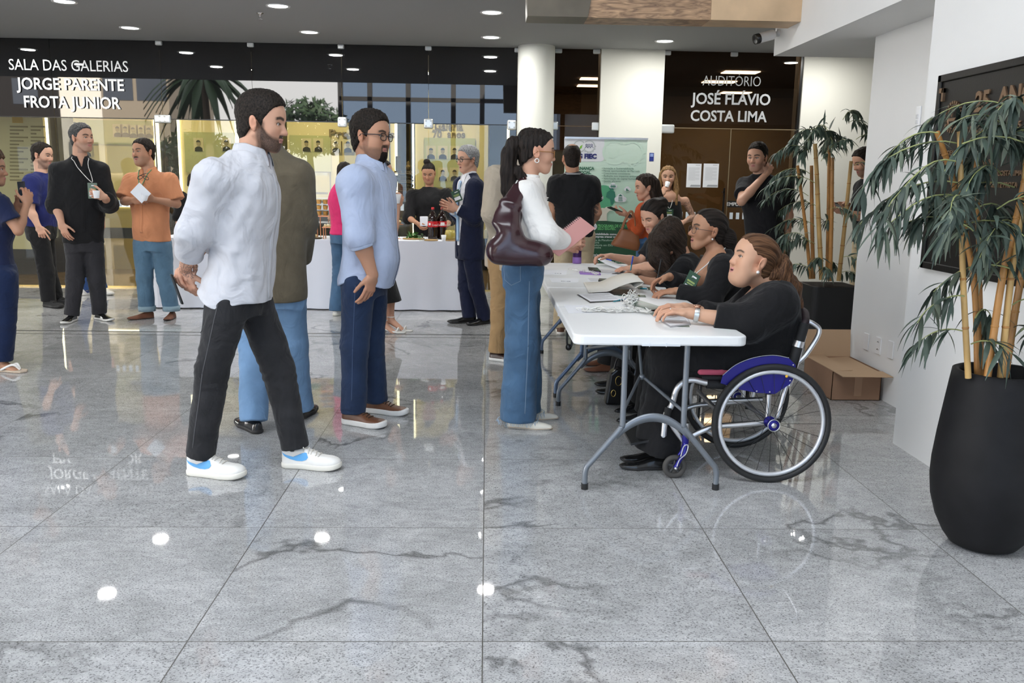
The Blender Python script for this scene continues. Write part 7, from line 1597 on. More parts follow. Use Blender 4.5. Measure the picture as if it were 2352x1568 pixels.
# ---------------------------------------------------------------- 4 woman with ponytail, bag and notebook
def woman_white_blouse():
 Y = 4.98; s = Person((.22, Y), 1.66, 86, 'woman with long dark ponytail in white blouse and wide blue jeans holding a pink notebook', 'light', hres=.003, female=True)
 p = s.px; s.set(pelvis=p(1203, 600), neck=p(1216, 408), chest=p(1206, 490), shR=p(1208, 438, -.15), shL=p(1222, 432, .16), elR=p(1250, 540, -.20), wrR=p(1302, 556, -.09), elL=p(1245, 530, .2), wrL=p(1292, 560, .06), hipR=p(1200, 625, -.085), hipL=p(1207, 622, .085), knR=p(1197, 790, -.085), knL=p(1205, 785, .085), anR=p(1190, 940, -.08), anL=p(1205, 925, .10))
 s.toe['R'] = A(.97, -.22, 0); s.toe['L'] = A(1, .0, 0)
 s.sethead(p(1232, 350), 84, -4, 0, 1.06, jaw=.9, chin=.97, lips=1.1, nose=.9)
 s.hand('R', A(.9, .25, .2), A(.1, .95, -.25), A(.2, -.1, 1), curl=(.55, .6, .65, .7), sc=.92, tc=.2); s.hand('L', A(.85, -.1, -.2), A(0, -.9, .3), A(.2, .2, 1), curl=(.5, .55, .6, .65), sc=.92)
 s.body('RL', brow=(.02, .013, .01), brow_w=.9, lips=(.50, .17, .16), lash=True)
 H = s.head
 base = H.w(0, -.105, .062); tp = [H.w(0, -.085, .058), H.w(0, -.135, .040), H.w(0, -.155, -.03), H.w(.004, -.150, -.12), H.w(.006, -.140, -.22), H.w(.01, -.120, -.30), H.w(.012, -.105, -.37)]
 rr = [.022, .036, .044, .046, .042, .032, .012]
 def ex(H):
  P = [(rc(tp[i], tp[i+1], rr[i], rr[i+1]), .012) for i in range(6)]; P += [(rc(H.w(.03, -.10, -.12), H.w(.045, .0, -.31), .022, .010), .012), (rc(H.w(.03, -.10, -.1), H.w(.05, -.02, -.2), .020, .016), .012), (rc(H.w(-.02, -.12, -.15), H.w(-.03, -.10, -.34), .020, .008), .01)]; return P
 s.hair(H_BLACK(), th=.009, top=.0, side=.004, strand='down', amp=.0022, extra=ex, freq=120, line=[-.10, -.085, -.045, -.030, .020, .030, .020, .030, .052, .072, .088, .088])
 MB().tube([base+.024*(H.R[:, 0]*math.cos(a)+H.R[:, 2]*math.sin(a)) for a in np.linspace(0, 2*PI, 20, endpoint=False)], .007, 8, closed=True).build('hair_tie', mat('black_fabric', (.01, .01, .01), .9), s.root)
 glasses(H, s.root, mat('amber_frame', (.30, .13, .04), .25), w_=.024, h=.019, r=.0022, rnd=.75, z0=-.002, y0=.100)
 for q in (-1, 1):
  MB().tube([H.w(q*.083, -.006+.011*math.cos(a), -.048+.011*math.sin(a)) for a in np.linspace(0, 2*PI, 20, endpoint=False)], .0028, 8, closed=True).build('earring', mat('pearl', (.80, .78, .74), .2, .3), s.root)
 m = cloth('white_blouse', (.82, .80, .76), .75, .02, .15)
 S = SX(FT, 1.02, .98, 1.05, lo=.93); sh = s.trunk('blouse', m, S, {'R': (1.88, .080, .086, .050), 'L': (1.88, .078, .082, .050)}, folds=.006, fscale=24, seed=21, sh_r=.062, res=.0055)
 MB().lathe([(.050, -.015), (.053, -.01), (.053, .012), (.048, .016)], s.J['neck']+A(.004, 0, .004), 28, (.12, 0, 1)).build('neckband', m, s.root)
 J = DEN('mid_blue_denim', (.062, .125, .215)); tr = s.trousers(J, thigh=.094, knee=.096, hem=.110, hemz=.045, pool=0, kneef=.002, top=1.01, seat=(.148, .115, .128), folds=.004, k=.05)
 st = mat('pale_blue_thread', (.20, .28, .38), .9); seam(s, 'R', tr, st, .035, top=-.04, endz=.0); pocket(s, tr, p(1181, 628, -.1), A(.9, -.4, 0), A(-.05, 0, 1), .055, .06, A(.35, 1, 0), st)
 fm = MB(); rg = random.Random(1);
 for q in 'RL':
  a = s.J['an'+q];
  for i in range(60): t = 2*PI*i/60; c = A(a[0]+.118*math.cos(t)*.98, a[1]+.118*math.sin(t)*.98, .052); fm.tube([c, c+A(rg.gauss(0, .006), rg.gauss(0, .006), -rg.uniform(.012, .032))], .0013, 4, False)
 fm.build('frayed_hem', mat('frayed_threads', (.35, .45, .56), .9), s.root)['kind'] = 'stuff'
 sh_m = mat('cream_leather', (.74, .70, .60), .3);
 for q in 'RL': s.shoe(q, sh_m, mat('tan_sole', (.5, .4, .3), .6), .275, 'pointed', thick=.010)
 wst = MB()
 # bag
 Bm = mat('burgundy_patent', (.032, .008, .012), .22, 0, .5, coat=.25, bump=.08, bscale=40); dB = -.30
 e = empty('shoulder_bag', p(1195, 570, dB), 'glossy burgundy shoulder bag hanging on the shoulder of the woman in jeans', 'bag')
 pl = [(1118, 560), (1128, 528), (1150, 505), (1180, 500), (1206, 535), (1240, 548), (1268, 560), (1270, 595), (1262, 612), (1210, 614), (1160, 606), (1126, 590)]
 G = Grid(p(1100, 630, dB)-A(.05, .14, .05), p(1290, 380, dB)+A(.05, .22, .08), .006)
 C_ = [p(x, y, dB) for x, y in ((1140, 572), (1170, 556), (1205, 580), (1245, 585))]
 for c, r in zip(C_, ((.060, .06, .070), (.075, .058, .105), (.085, .055, .066), (.060, .048, .056))): G.prim(el(c, r), .05)
 st = [p(1160, 520, dB+.02), p(1176, 470, dB+.05), p(1194, 428, dB+.11), p(1203, 412, dB+.16)]; G.prim(ec(st[0], st[1], (.085, .040), (.050, .022), (1, 0, 0)), .04); G.prim(ec(st[1], st[2], (.050, .022), (.034, .011), (1, 0, 0)), .02); G.prim(ec(st[2], st[3], (.026, .010), (.024, .008), (1, 0, 0)), .01)
 G.displace(wave(4, 24, .0045, (1, .4, .6))); V = sdf_obj('bag_body', G, Bm, e)
 MB().tube(bez([p(1190, 540, dB+.05), p(1196, 490, dB+.10), p(1204, 425, dB+.17), p(1206, 412, dB+.24), p(1198, 470, dB+.34), p(1185, 520, dB+.2)], 6), .009, 8).build('strap', Bm, e)
 # notebook
 o = p(1333, 498, -.10); u = p(1367, 524, -.06)-o; v = p(1285, 535, -.14)-o; v = v*1.75; e = empty('notebook', o+u*.5+v*.5, 'pink spiral notebook in the hands of the woman with the ponytail', 'notebook'); n = nrm(np.cross(u, v)); n = n if n[1] < 0 else -n
 MB().obox(o+u*.5+v*.5, u*.5, v*.5, n*.002).build('cover', mat('pink_cover', (.72, .36, .33), .3), e, .001); MB().obox(o+u*.52+v*.5-n*.008, u*.48, v*.49, n*.006).build('pages', mat('paper_white', ()), e); MB().obox(o+u*.5+v*.5-n*.0155, u*.5, v*.5, n*.0015).build('back_cover', mat('pink_cover', ()), e)
 sp = MB();
 for i in range(22): c = o+v*(.03+.94*i/21)-n*.007; sp.tube([c+.010*(n*math.cos(a)+nrm(u)*math.sin(a)) for a in np.linspace(0, 2*PI, 14, endpoint=False)], .0016, 5, closed=True)
 sp.build('spiral_binding', blk, e)
# ---------------------------------------------------------------- 5 man in the beige blazer
def man_beige_blazer():
 g = onz(1140, 826); Y = g[1]+.05; s = Person((g[0]+.10, Y), 1.80, 70, 'man in a beige blazer and tan trousers half hidden behind the woman with the ponytail', 'light', hres=.0045)
 p = s.px; s.set(pelvis=p(1160, 580), neck=p(1194, 368), chest=p(1165, 450), shR=p(1140, 398, -.16), shL=p(1200, 388, .16), elR=p(1128, 490, -.2), wrR=p(1148, 565, -.05), elL=p(1215, 490, .2), wrL=p(1215, 560, .2), hipR=p(1150, 600, -.08), hipL=p(1170, 600, .08), knR=p(1150, 700, -.08), knL=p(1175, 700, .08), anR=p(1143, 800, -.08), anL=p(1178, 795, .1)); s.toe['R'] = A(.85, -.45, 0)
 s.sethead(p(1219, 332), 84, -10, 0, .94); s.hand('R', A(.5, .4, -.7), A(.3, .9, 0), A(.5, -.4, 0)); s.hand('L', A(.5, .4, -.7), A(.3, -.9, 0), A(.5, -.4, 0)); s.body('RL'); s.hair(H_SHORT(), th=.009, strand='short')
 m = cloth('beige_linen', (.45, .385, .30), .85, .05, .4, vscale=16); s.trunk('jacket', m, SX(MS, 1.06, 1.05, 1.08, lo=.82), {'R': (1.95, .086, .07, .06), 'L': (1.95, .086, .07, .06)}, folds=.0045, fscale=17, seed=31, sh_r=.082); collar(s.root, s.J['neck']+A(0, 0, -.008), s.f, s.r, .066, .070, m, h=.045, drop=.055, gap=55, out=.02, point=0); collar(s.root, s.J['neck']+A(0, 0, .002), s.f, s.r, .060, .063, cloth('black_shirt_fabric', (.012, .012, .013)), h=.040, drop=.02, gap=40, out=.006, point=0, name='inner_collar')
 s.trousers(cloth('tan_cotton', (.36, .225, .105), .85, .05), thigh=.094, knee=.074, hem=.068, hemz=.07, pool=.006, seat=(.165, .125, .135))
 for q in 'RL': s.shoe(q, mat('oxblood_leather', (.035, .014, .010), .3), mat('white_rubber', ()), .29, 'formal', thick=.026)
# ---------------------------------------------------------------- 6 grey-haired man in the navy suit
def man_navy_suit():
 g = onz(1090, 742); Y = g[1]; s = Person((g[0]-.02, Y), 1.73, 246, 'grey-haired man in a navy suit and pale blue tie rubbing his hands by the buffet', 'light', hres=.0042)
 p = s.px; s.set(pelvis=p(1078, 560), neck=p(1078, 402), chest=p(1073, 470), shL=p(1092, 424, -.16), shR=p(1060, 420, .16), elL=p(1090, 500, -.17), wrL=p(1050, 479, -.18), elR=p(1050, 490, .08), wrR=p(1040, 482, -.06), hipL=p(1084, 590, -.08), hipR=p(1072, 590, .08), knL=p(1095, 660, -.06), knR=p(1070, 660, .07), anL=p(1112, 727, -.02), anR=p(1078, 728, .02)); s.toe['R'] = A(-.98, -.2, 0); s.toe['L'] = A(-.75, -.65, 0)
 s.sethead(p(1075, 367), 238, -4, 0, 1.04, nose=1.1, mouth=.003)
 s.hand('L', A(-.95, .12, .25), A(.15, .95, .1), A(.1, 0, 1), curl=(.15, .2, .2, .25), tn=.1); s.hand('R', A(-.8, -.15, .35), A(.1, -.95, .2), A(.1, 0, 1), curl=(.35, .4, .4, .45))
 s.body('RL', brow=(.10, .09, .08), lips=(.42, .18, .15)); s.hair(H_GREY(), th=.012, top=.006, side=.004, strand='short', amp=.0015); glasses(s.head, s.root, mat('brown_frame', (.03, .018, .012), .3), w_=.023, h=.017, r=.0024)
 sh = s.trunk('shirt', cloth('white_dress_shirt', (.82, .82, .85), .7, .02, .1), SX(MS, .88, .93, .9, lo=.9), {'L': (1.97, .06, .05, .045), 'R': (1.97, .06, .05, .045)}, folds=0, sh_r=.07, crease=False)
 collar(s.root, s.J['neck']+A(0, 0, .004), s.f, s.r, .058, .060, cloth('white_dress_shirt', ()), h=.036, drop=.05, gap=18, out=.012, point=.02)
 strip('tie', sh, s.J['neck']+s.f*.25+A(0, 0, -.055), s.J['pelvis']+s.f*.25+A(0, 0, .03), .058, -s.f, mat('pale_blue_silk', (.36, .56, .82), .4), s.root, lift=.012)
 m = cloth('navy_wool', (.010, .014, .038), .8, .08, .3)
 z0 = s.J['pelvis'][2]
 jk = s.trunk('jacket', m, SX(MS, 1.06, 1.0, 1.06, lo=.80), {'L': (1.9, .084, .070, .058), 'R': (1.9, .084, .070, .058)}, folds=.003, fscale=16, seed=2, sh_r=.080, cuts=[vcut(s, z0-.12, .17, .012, front=.03)]); collar(s.root, s.J['neck']+A(0, 0, -.012), s.f, s.r, .066, .068, m, h=.036, drop=.05, gap=62, out=.016, point=0)
 s.trousers(m, thigh=.094, knee=.074, hem=.068, hemz=.05, pool=.005, top=.98)
 for q in 'RL': s.shoe(q, mat('black_shoe_leather', (.010, .010, .010), .22), mat('black_rubber', ()), .30, 'formal', thick=.016)
 badge(s, p(1049, 450, -.16), A(.85, -.4, .35), A(-.35, 0, .9), .09, .11, target=sh, pts=[s.J['neck']-s.f*.05, s.J['neck']+s.r*.05+s.f*.04, p(1053, 440, -.14), s.J['neck']-s.r*.05+s.f*.04])
# ---------------------------------------------------------------- 7, 15 attendants behind the buffet
def attendant(px_, Y, H, label, head, yaw, hy, hp, arms, seed, prop=None):
 g = ony(px_, 500, Y); s = Person((g[0], Y), H, yaw, label, 'tan', hres=.0045, female=True); p = s.px; s.sethead(p(*head), hy, hp, 0, 1.02, jaw=1., fat=.01, wid=1.03); s.set(neck=p(head[0]+1, head[1]+37, .04));
 if arms: s.set(**{k: p(*v) for k, v in arms.items()})
 s.hand('R', A(.5, -.3, -.6), A(.6, .3, .3), A(.3, -.6, .5), curl=(.5, .5, .5, .5), sc=.9); s.hand('L', A(-.2, -.4, -.7), A(-.6, .4, 0), A(0, -.7, .4), sc=.9); s.body('RL', lips=(.42, .15, .12), brow_w=.9)
 H_ = s.head; s.hair(H_BLACK(), th=.008, side=.003, strand='back', amp=.001, extra=lambda H: [(el(H.w(.02, -.03, .135), (.042, .042, .036)), .012)], line=[-.10, -.09, -.05, -.035, .02, .03, .025, .04, .06, .078, .09, .09])
 MB().tube([H_.w(.084*math.cos(a), .03, .035+.088*math.sin(a)) for a in np.linspace(.0, PI, 20)], .003, 6).build('hair_band', mat('black_fabric', ()), s.root)
 s.trunk('tunic', cloth('black_tunic', (.010, .010, .011), .85), SX(FT, 1.18, 1.15, 1.1, lo=.78, dz=.025), {'R': (1.08, .082, .076, .066), 'L': (1.08, .082, .076, .066)}, folds=.004, seed=seed, sh_r=.07); s.trousers(cloth('black_trousers', (.012, .012, .013)), thigh=.095, knee=.075, hem=.07, pool=.003)
 for q in 'RL': s.shoe(q, mat('black_shoe_leather', ()), mat('black_rubber', ()), .25, 'formal', thick=.015)
 return s
def attendants():
 s = attendant(985, 10.62, 1.64, 'woman attendant in black with a high bun behind the buffet, looking down', (985, 397), 186, 186, -24, dict(shR=(948, 446, .02), shL=(1026, 444, .0), elR=(938, 500, -.10), wrR=(958, 512, -.30), elL=(1035, 505, -.08), wrL=(1015, 530, -.3)), 5)
 c = ony(975, 514, 10.28); e = empty('napkin_pack', c, 'white pack of napkins in the hand of the attendant with the bun', 'napkins'); MB().obox(c+A(-.005, 0, .03), A(.045, .01, 0), A(0, .02, 0), A(-.002, 0, .055)).build('pack', mat('napkin_white', (.78, .80, .84), .7), e, .005)
 attendant(446, 10.60, 1.45, 'attendant in black behind the buffet glimpsed between the orange shirt and the white shirt', (448, 420), 150, 110, -20, None, 6)
# ---------------------------------------------------------------- 8, 9 women beyond the pale blue shirt
def woman_black_skirt():
 g = onz(905, 760); Y = g[1]; s = Person((g[0]-.05, Y), 1.62, 80, 'woman in a black skirt and white heeled sandals beyond the man in pale blue', 'light', hres=.0045, female=True, z=0.); p = s.px
 s.sethead(p(877, 398), 88, 0, 0, 1.05); s.set(neck=p(872, 437), chest=p(870, 480), pelvis=p(868, 570), shR=p(868, 450, -.15), shL=p(880, 450, .15), elR=p(905, 540, -.14), wrR=p(914, 473, -.02), elL=p(900, 520, .2), wrL=p(905, 480, .1), hipR=p(868, 590, -.07), hipL=p(875, 590, .07), knR=p(880, 668, -.07), knL=p(895, 665, .07), anR=p(880, 738, -.06), anL=p(897, 730, .03)); s.toe['L'] = A(.93, -.2, -.45); s.toe['R'] = A(.93, -.2, -.45)
 s.hand('R', A(.35, .1, 1), A(-.5, .8, .0), A(-.2, -.6, .5), curl=(.6, .6, .6, .6), sc=.9); s.body('RL', legs='RL', feet='RL', brow_w=.9, lips=(.5, .18, .16)); s.hair(H_BLACK(), th=.009, side=.003, strand='back', extra=lambda H: [(el(H.w(0, -.12, .02), (.04, .04, .04)), .01)])
 s.trunk('top', cloth('black_top', (.012, .012, .013)), SX(FT, 1.05, 1.05, 1.05, lo=.9), {'R': (.6, .07, .065, .06), 'L': (.6, .07, .065, .06)}, sh_r=.06)
 pv = s.J['pelvis']; S = [(A(p(885, 694)[0], pv[1], p(885, 694)[2]), .175, .15, .17), (pv+A(.01, 0, -.25), .17, .14, .16), (pv+A(0, 0, -.08), .165, .12, .14), (pv+A(0, 0, .10), .13, .1, .1)]; T = sections(S, s.r, s.f, 2.2, .004); G = Grid(T[1]-.02, T[2]+.02, .008); G.prim(T, .004); G.displace(wave(3, 22, .006, (1, 1, .15))); sdf_obj('skirt', G, cloth('black_skirt', (.011, .011, .012)), s.root)
 wm = mat('white_strap', (.80, .78, .74), .4)
 for q in 'RL':
  an = s.J['an'+q]; t = nrm(s.toe[q]); g_ = nrm(t-A(0, 0, t[2])); sd = np.cross(g_, (0, 0, 1.)); tp = an+g_*.16; m = MB()
  hl = A(an[0]-g_[0]*.045, an[1]-g_[1]*.045, .0); m.tube([hl, hl+A(0, 0, an[2]-.055)-g_*.01], [.006, .011], 8);
  rows = [[c+sd*w_*b+A(0, 0, z) for b in (-1, 0, 1)] for c, w_, z in ((an-g_*.055, .022, -.052), (an, .026, -.060), (A(an[0], an[1], 0)+g_*.08, .032, .022), (A(an[0], an[1], 0)+g_*.15, .042, .010), (A(an[0], an[1], 0)+g_*.21, .028, .010))]; m.grid(rows); o = m.build('heeled_sandal', wm, s.root); o.modifiers.new('solid', 'SOLIDIFY').thickness = .010
  m = MB(); m.tube([an+A(0, 0, .012)+.036*(g_*math.cos(a)+sd*math.sin(a)) for a in np.linspace(0, 2*PI, 18, endpoint=False)], .005, 6, closed=True); m.build('ankle_strap', wm, s.root); MB().tube(bez([A(an[0], an[1], .014)+g_*.14+sd*.042, A(an[0], an[1], .045)+g_*.145, A(an[0], an[1], .014)+g_*.14-sd*.042], 6), .007, 6).build('toe_strap', wm, s.root)
 cup_in(p(911, 467, -.03), A(.05, 0, 1), 'white paper cup held by the woman beyond the pale blue shirt', h=.085, r=.04)
def woman_pink():
 g = onz(778, 722); Y = g[1]-.10; s = Person((g[0]+.09, Y), 1.60, 40, 'woman in pink mostly hidden behind the man in pale blue, reaching to the buffet', 'light', hres=.005, female=True); p = s.px
 s.sethead(p(792, 400), 20, -20, 0, 1.0); s.set(elL=p(764, 470, .1), wrL=p(760, 500, .25), shL=p(782, 440)); s.hand('L', A(-.1, .9, -.2), A(0, 0, -1), A(1, 0, 0), sc=.9); s.body('RL'); s.hair(H_BLACK(), th=.01, strand='down')
 s.trunk('top', cloth('pink_top', (.62, .03, .14)), SX(FT, 1.12, 1.15, 1.15), {'L': (.75, .068, .058, .055), 'R': (.75, .068, .058, .055)}, sh_r=.06, folds=.002); s.trousers(DEN('mid_blue_denim', ()), thigh=.088, knee=.085, hem=.10, hemz=.05, pool=0)
 for q in 'RL': s.shoe(q, mat('white_leather', ()), mat('cream_rubber', ()), .25, thick=.03)
# ---------------------------------------------------------------- 10 woman at the left edge
def woman_left_edge():
 g = onz(15, 852); Y = g[1]+.02; s = Person((g[0]-.13, Y), 1.62, 62, 'curly-haired woman in navy at the left edge filming with a phone', 'mid', hres=.0042, female=True); p = s.px
 s.sethead(p(-22, 390), 75, 0, 0, 1.04); s.set(neck=p(-20, 440), chest=p(-18, 520), pelvis=p(-5, 620), shR=p(-2, 462, -.12), elR=p(42, 530, -.12), wrR=p(62, 468, .02), shL=p(-15, 460, .2), elL=p(20, 520, .3), wrL=p(42, 480, .25), hipR=p(8, 640, -.09), hipL=p(-10, 640, .1), knR=p(10, 730, -.05), knL=p(-15, 730, .12), anR=p(2, 830, -.02), anL=p(-45, 822, .15)); s.toe['R'] = A(.98, -.2, -.05); s.toe['L'] = A(.98, -.1, -.05)
 s.hand('R', A(.0, .35, 1), A(-.6, .6, 0), A(-.4, -.3, .5), curl=(.55, .6, .65, .7), sc=.92); s.hand('L', A(.3, .0, 1), A(.3, -.8, .2), A(.8, .2, 0), curl=(.5, .5, .55, .6), sc=.9); s.body('RL', feet='RL', legs='RL')
 def ex(H):
  rg = random.Random(4); return [(rc(H.w(x, y, .05), H.w(x*1.3+rg.gauss(0, .01), y*1.1, -.25+rg.gauss(0, .03)), .034, .024), .012) for x, y in ((.07, -.02), (-.07, -.02), (.05, -.07), (-.05, -.07), (0, -.09), (.08, .02))]
 s.hair(H_CURL(), th=.025, top=.01, side=.018, strand='down', amp=.006, freq=60, extra=ex)
 m = cloth('navy_tee', (.012, .018, .055)); s.trunk('top', m, SX(FT, 1.1, 1.1, 1.1, lo=.86), {'R': (.62, .074, .07, .066), 'L': (.62, .074, .07, .066)}, sh_r=.062); s.trousers(cloth('navy_trousers', (.010, .020, .062)), thigh=.100, knee=.088, hem=.080, hemz=.09, pool=0, seat=(.168, .13, .15))
 w_ = mat('white_strap', ())
 for q in 'RL':
  an = s.J['an'+q]; t = nrm(s.toe[q]-A(0, 0, s.toe[q][2])); sd = np.cross(t, (0, 0, 1.)); b = A(an[0], an[1], 0); m = MB(); m.prism([(a*.001, c*.001) for a, c in ((-70, -25), (-30, -32), (60, -34), (130, -45), (180, -40), (205, 0), (180, 40), (130, 45), (60, 34), (-30, 32), (-70, 25))], b+A(0, 0, .001), t, sd, A(0, 0, .016)); m.build('flip_flop', mat('tan_sole', ()), s.root, .004)
  for k in (-1, 1): MB().tube(bez([b+t*.15+A(0, 0, .02), b+t*.11+sd*k*.02+A(0, 0, .055), b+t*.03+sd*k*.042+A(0, 0, .02)], 6), .009, 6).build('strap', w_, s.root)
 c = p(51, 441, .08); phone_obj(c, A(.9, -.42, .05), A(-.08, .05, 1), 'black phone held up by the woman in navy at the left edge')
# ---------------------------------------------------------------- 11, 12, 13, 14 group at the left
def man_blue_tee():
 g = onz(122, 702); Y = g[1]; s = Person((g[0]-.02, Y), 1.76, 105, 'man in a royal blue T-shirt behind the man in black at left', 'fair', hres=.0045); p = s.px
 s.sethead(p(97, 357), 100, -8, 0, 1.04); s.set(neck=p(96, 398), chest=p(90, 450), pelvis=p(95, 520), shR=p(72, 412, -.16), shL=p(125, 408, .16), elR=p(70, 482, -.24), wrR=p(88, 520, -.28), elL=p(130, 470, .2), wrL=p(140, 500, .1), hipR=p(90, 540, -.09), hipL=p(102, 540, .09), knR=p(106, 620, -.08), knL=p(112, 620, .1), anR=p(112, 690, -.08), anL=p(128, 682, .15)); s.toe['R'] = A(.85, -.5, 0); s.toe['L'] = A(.9, -.3, 0)
 s.hand('R', A(.45, -.1, -.85), A(-.3, .6, -.4), A(.6, -.4, 0), curl=(.15, .8, .9, .9)); s.body('RL', stubble=(.06, .045, .04)); s.hair(H_SHORT(), th=.010, side=.003, strand='short', front=.012)
 sh = s.trunk('tshirt', cloth('royal_blue_jersey', (.018, .024, .12)), SX(MS, 1., 1., 1., lo=.95), {'R': (.8, .082, .076, .070), 'L': (.8, .082, .076, .07)}, seed=4); s.trousers(cloth('black_trousers', ()), thigh=.098, knee=.08, hem=.074, pool=.004)
 for q in 'RL': s.shoe(q, mat('black_suede', (.012, .012, .013), .8), mat('black_rubber', ()), .30, thick=.03, lace=mat('black_lace', (.01, .01, .01), .9))
 bv = bvh(sh); MB().tube(bez([s.J['neck']-s.f*.05+A(0, 0, .01), s.J['neck']-s.r*-.06+A(0, 0, .004), s.J['neck']+s.f*.11+s.r*.03-A(0, 0, .10)], 8), .0035, 6).build('lanyard', cord, s.root)
def man_black_shirt():
 g = onz(208, 735); Y = g[1]; s = Person((g[0]-.02, Y), 1.80, 150, 'tall man in a black shirt with green badge holding a small white cup', 'light', hres=.0042); p = s.px
 s.sethead(p(187, 318), 112, 2, 0, 1.05, nose=1.15, jaw=1.08); s.set(neck=p(184, 364), chest=p(182, 440), pelvis=p(190, 545), shR=p(138, 388, -.06), shL=p(230, 388, .06), elR=p(130, 470, -.10), wrR=p(142, 514, -.20), elL=p(250, 470, .0), wrL=p(240, 452, -.22), hipR=p(175, 565, -.03), hipL=p(212, 565, .03), knR=p(172, 645, -.06), knL=p(222, 640, .02), anR=p(165, 715, -.08), anL=p(228, 708, .05)); s.toe['R'] = A(.05, -1, 0); s.toe['L'] = A(.80, -.6, 0)
 s.hand('R', A(.28, -.05, -.95), A(.2, .8, 0), A(.7, -.5, 0), curl=(.25, .3, .3, .35)); s.hand('L', A(-.75, -.5, .25), A(-.2, .3, -.9) if False else A(-.4, .75, .1), A(.0, .2, 1), curl=(.65, .7, .75, .8))
 s.body('RL', stubble=(.30, .20, .16), brow_w=1.2); s.hair(H_SALT(), th=.010, top=.006, side=.003, strand='short')
 m = cloth('black_shirt_fabric', (.012, .012, .013)); b = s.J['pelvis']
 sh = s.trunk('shirt', m, SX(MS, 1.06, 1.04, 1.04, lo=.90), {'R': (1.2, .095, .090, .085), 'L': (1.62, .092, .082, .07)}, folds=.005, seed=14, cuts=[vcut(s, s.J['neck'][2]-.075, .22, .004)]); shirt_extras(s, sh, m, gap=26, rx=.064, ry=.066); s.trousers(cloth('charcoal_trousers', (.030, .029, .033), .8), thigh=.098, knee=.078, hem=.062, pool=.006)
 for q in 'RL': s.shoe(q, mat('black_shoe_leather', ()), mat('white_rubber', ()), .29, 'formal', thick=.022)
 badge(s, p(213, 438, -.20), A(1, -.3, 0), A(0, 0, 1), .105, .145, target=sh, pts=None)
 cup_in(p(222, 455, -.27), A(0, 0, 1), 'small white cup held by the man in the black shirt', h=.07, r=.032)
def man_orange_shirt():
 g = onz(355, 730); Y = g[1]; s = Person((g[0], Y), 1.70, 196, 'smiling man in an orange short-sleeved shirt and blue jeans holding a napkin and cup', 'mid', hres=.0042); p = s.px
 s.sethead(p(330, 350), 210, 0, -3, 1.06, fat=.008, jaw=1.06, nose=1.1, eye=.65, mouth=.002); s.set(neck=p(342, 392), chest=p(345, 455), pelvis=p(350, 545), shR=p(303, 412, .03), shL=p(388, 412, -.03), elR=p(286, 462, -.06), wrR=p(306, 460, -.24), elL=p(406, 468, -.06), wrL=p(354, 458, -.24), hipR=p(330, 562), hipL=p(370, 562), knR=p(332, 640, -.02), knL=p(380, 640, .0), anR=p(338, 712, -.03), anL=p(394, 712, -.0)); s.toe['R'] = A(-.72, -.7, 0); s.toe['L'] = A(.05, -1, 0)
 s.hand('R', A(.85, -.35, .05), A(.3, .8, -.2), A(0, -.3, 1), curl=(.55, .6, .65, .7)); s.hand('L', A(-.85, -.4, .15), A(-.3, .6, .6), A(0, -.5, .8), curl=(.45, .5, .55, .6)); s.body('RL', beard=(.05, .04, .035), beard_shape=moustache, lips=(.42, .15, .12), stubble=(.3, .18, .12)); s.hair(H_SHORT(), th=.011, side=.005, strand='short', front=-.004)
 m = cloth('orange_cotton', (.56, .235, .115), .82, .04); b = s.J['pelvis']; sh = s.trunk('shirt', m, SX(MS, 1.08, 1.02, 1.05, lo=.915, belly=.05), {'R': (.85, .094, .098, .098), 'L': (.85, .094, .098, .098)}, folds=.0045, seed=5, cuts=[vcut(s, s.J['neck'][2]-.07, .22, .004)]); shirt_extras(s, sh, m, gap=28, rx=.062, ry=.066)
 s.trousers(DEN('faded_blue_denim', (.09, .165, .24)), thigh=.105, knee=.084, hem=.078, hemz=.10, pool=.003)
 for q in 'RL':
  a = s.J['an'+q]; MB().lathe([(.066, -.03), (.082, -.03), (.084, .02), (.068, .022)], A(a[0], a[1], .105), 24).build('turned_up_cuff', DEN('pale_denim', (.22, .31, .36)), s.root); s.shoe(q, mat('tan_suede', (.16, .06, .03), .75), mat('brown_sole', (.06, .03, .02), .7), .27, 'formal', thick=.012)
 c = p(323, 443, -.36); e = empty('paper_napkin', c, 'folded white paper napkin in the hands of the orange shirt man', 'napkin'); MB().obox(c, A(.045, .0, .045), A(-.05, 0, .05), A(0, .003, 0)).build('sheet', mat('napkin_white', ()), e)
 cup_in(p(331, 459, -.34), A(.3, -.3, 1), 'white cup held below the napkin by the orange shirt man', h=.06, r=.036)
 tp = [s.J['neck']-s.f*.05, s.J['neck']+s.r*.055+s.f*.02, s.J['neck']+s.r*.02+s.f*.14-A(0, 0, .14), p(325, 436, -.26), s.J['neck']-s.r*.01+s.f*.14-A(0, 0, .14), s.J['neck']-s.r*.055+s.f*.02, s.J['neck']-s.f*.05]; bv = bvh(sh)
 Q = [];
 for q in bez(tp, 6): h_ = bv.find_nearest(Vector(q)); n_ = np.array(h_[0]); nn = np.array(h_[1]); Q.append(n_+nn*.004 if (q-n_)@nn < .004 else q)
 MB().tube(Q, .004, 6).build('lanyard', mat('green_ribbon', (.06, .25, .12), .6), s.root)
 gm_ = MB(); c = p(329, 408, -.21)
 for k in (-1, 1): gm_.tube([c+A(k*.028, 0, -.002*k)+A(.024*math.cos(a), -.004, .016*math.sin(a)-.3*.024*math.cos(a)*k) for a in np.linspace(0, 2*PI, 20, endpoint=False)], .003, 6, closed=True)
 gm_.tube([c+A(-.05, 0, .01), c+A(.01, -.01, .035), c+A(.05, 0, .045)], .003, 6); gm_.build('hanging_glasses', mat('dark_tortoise', ()), s.root)
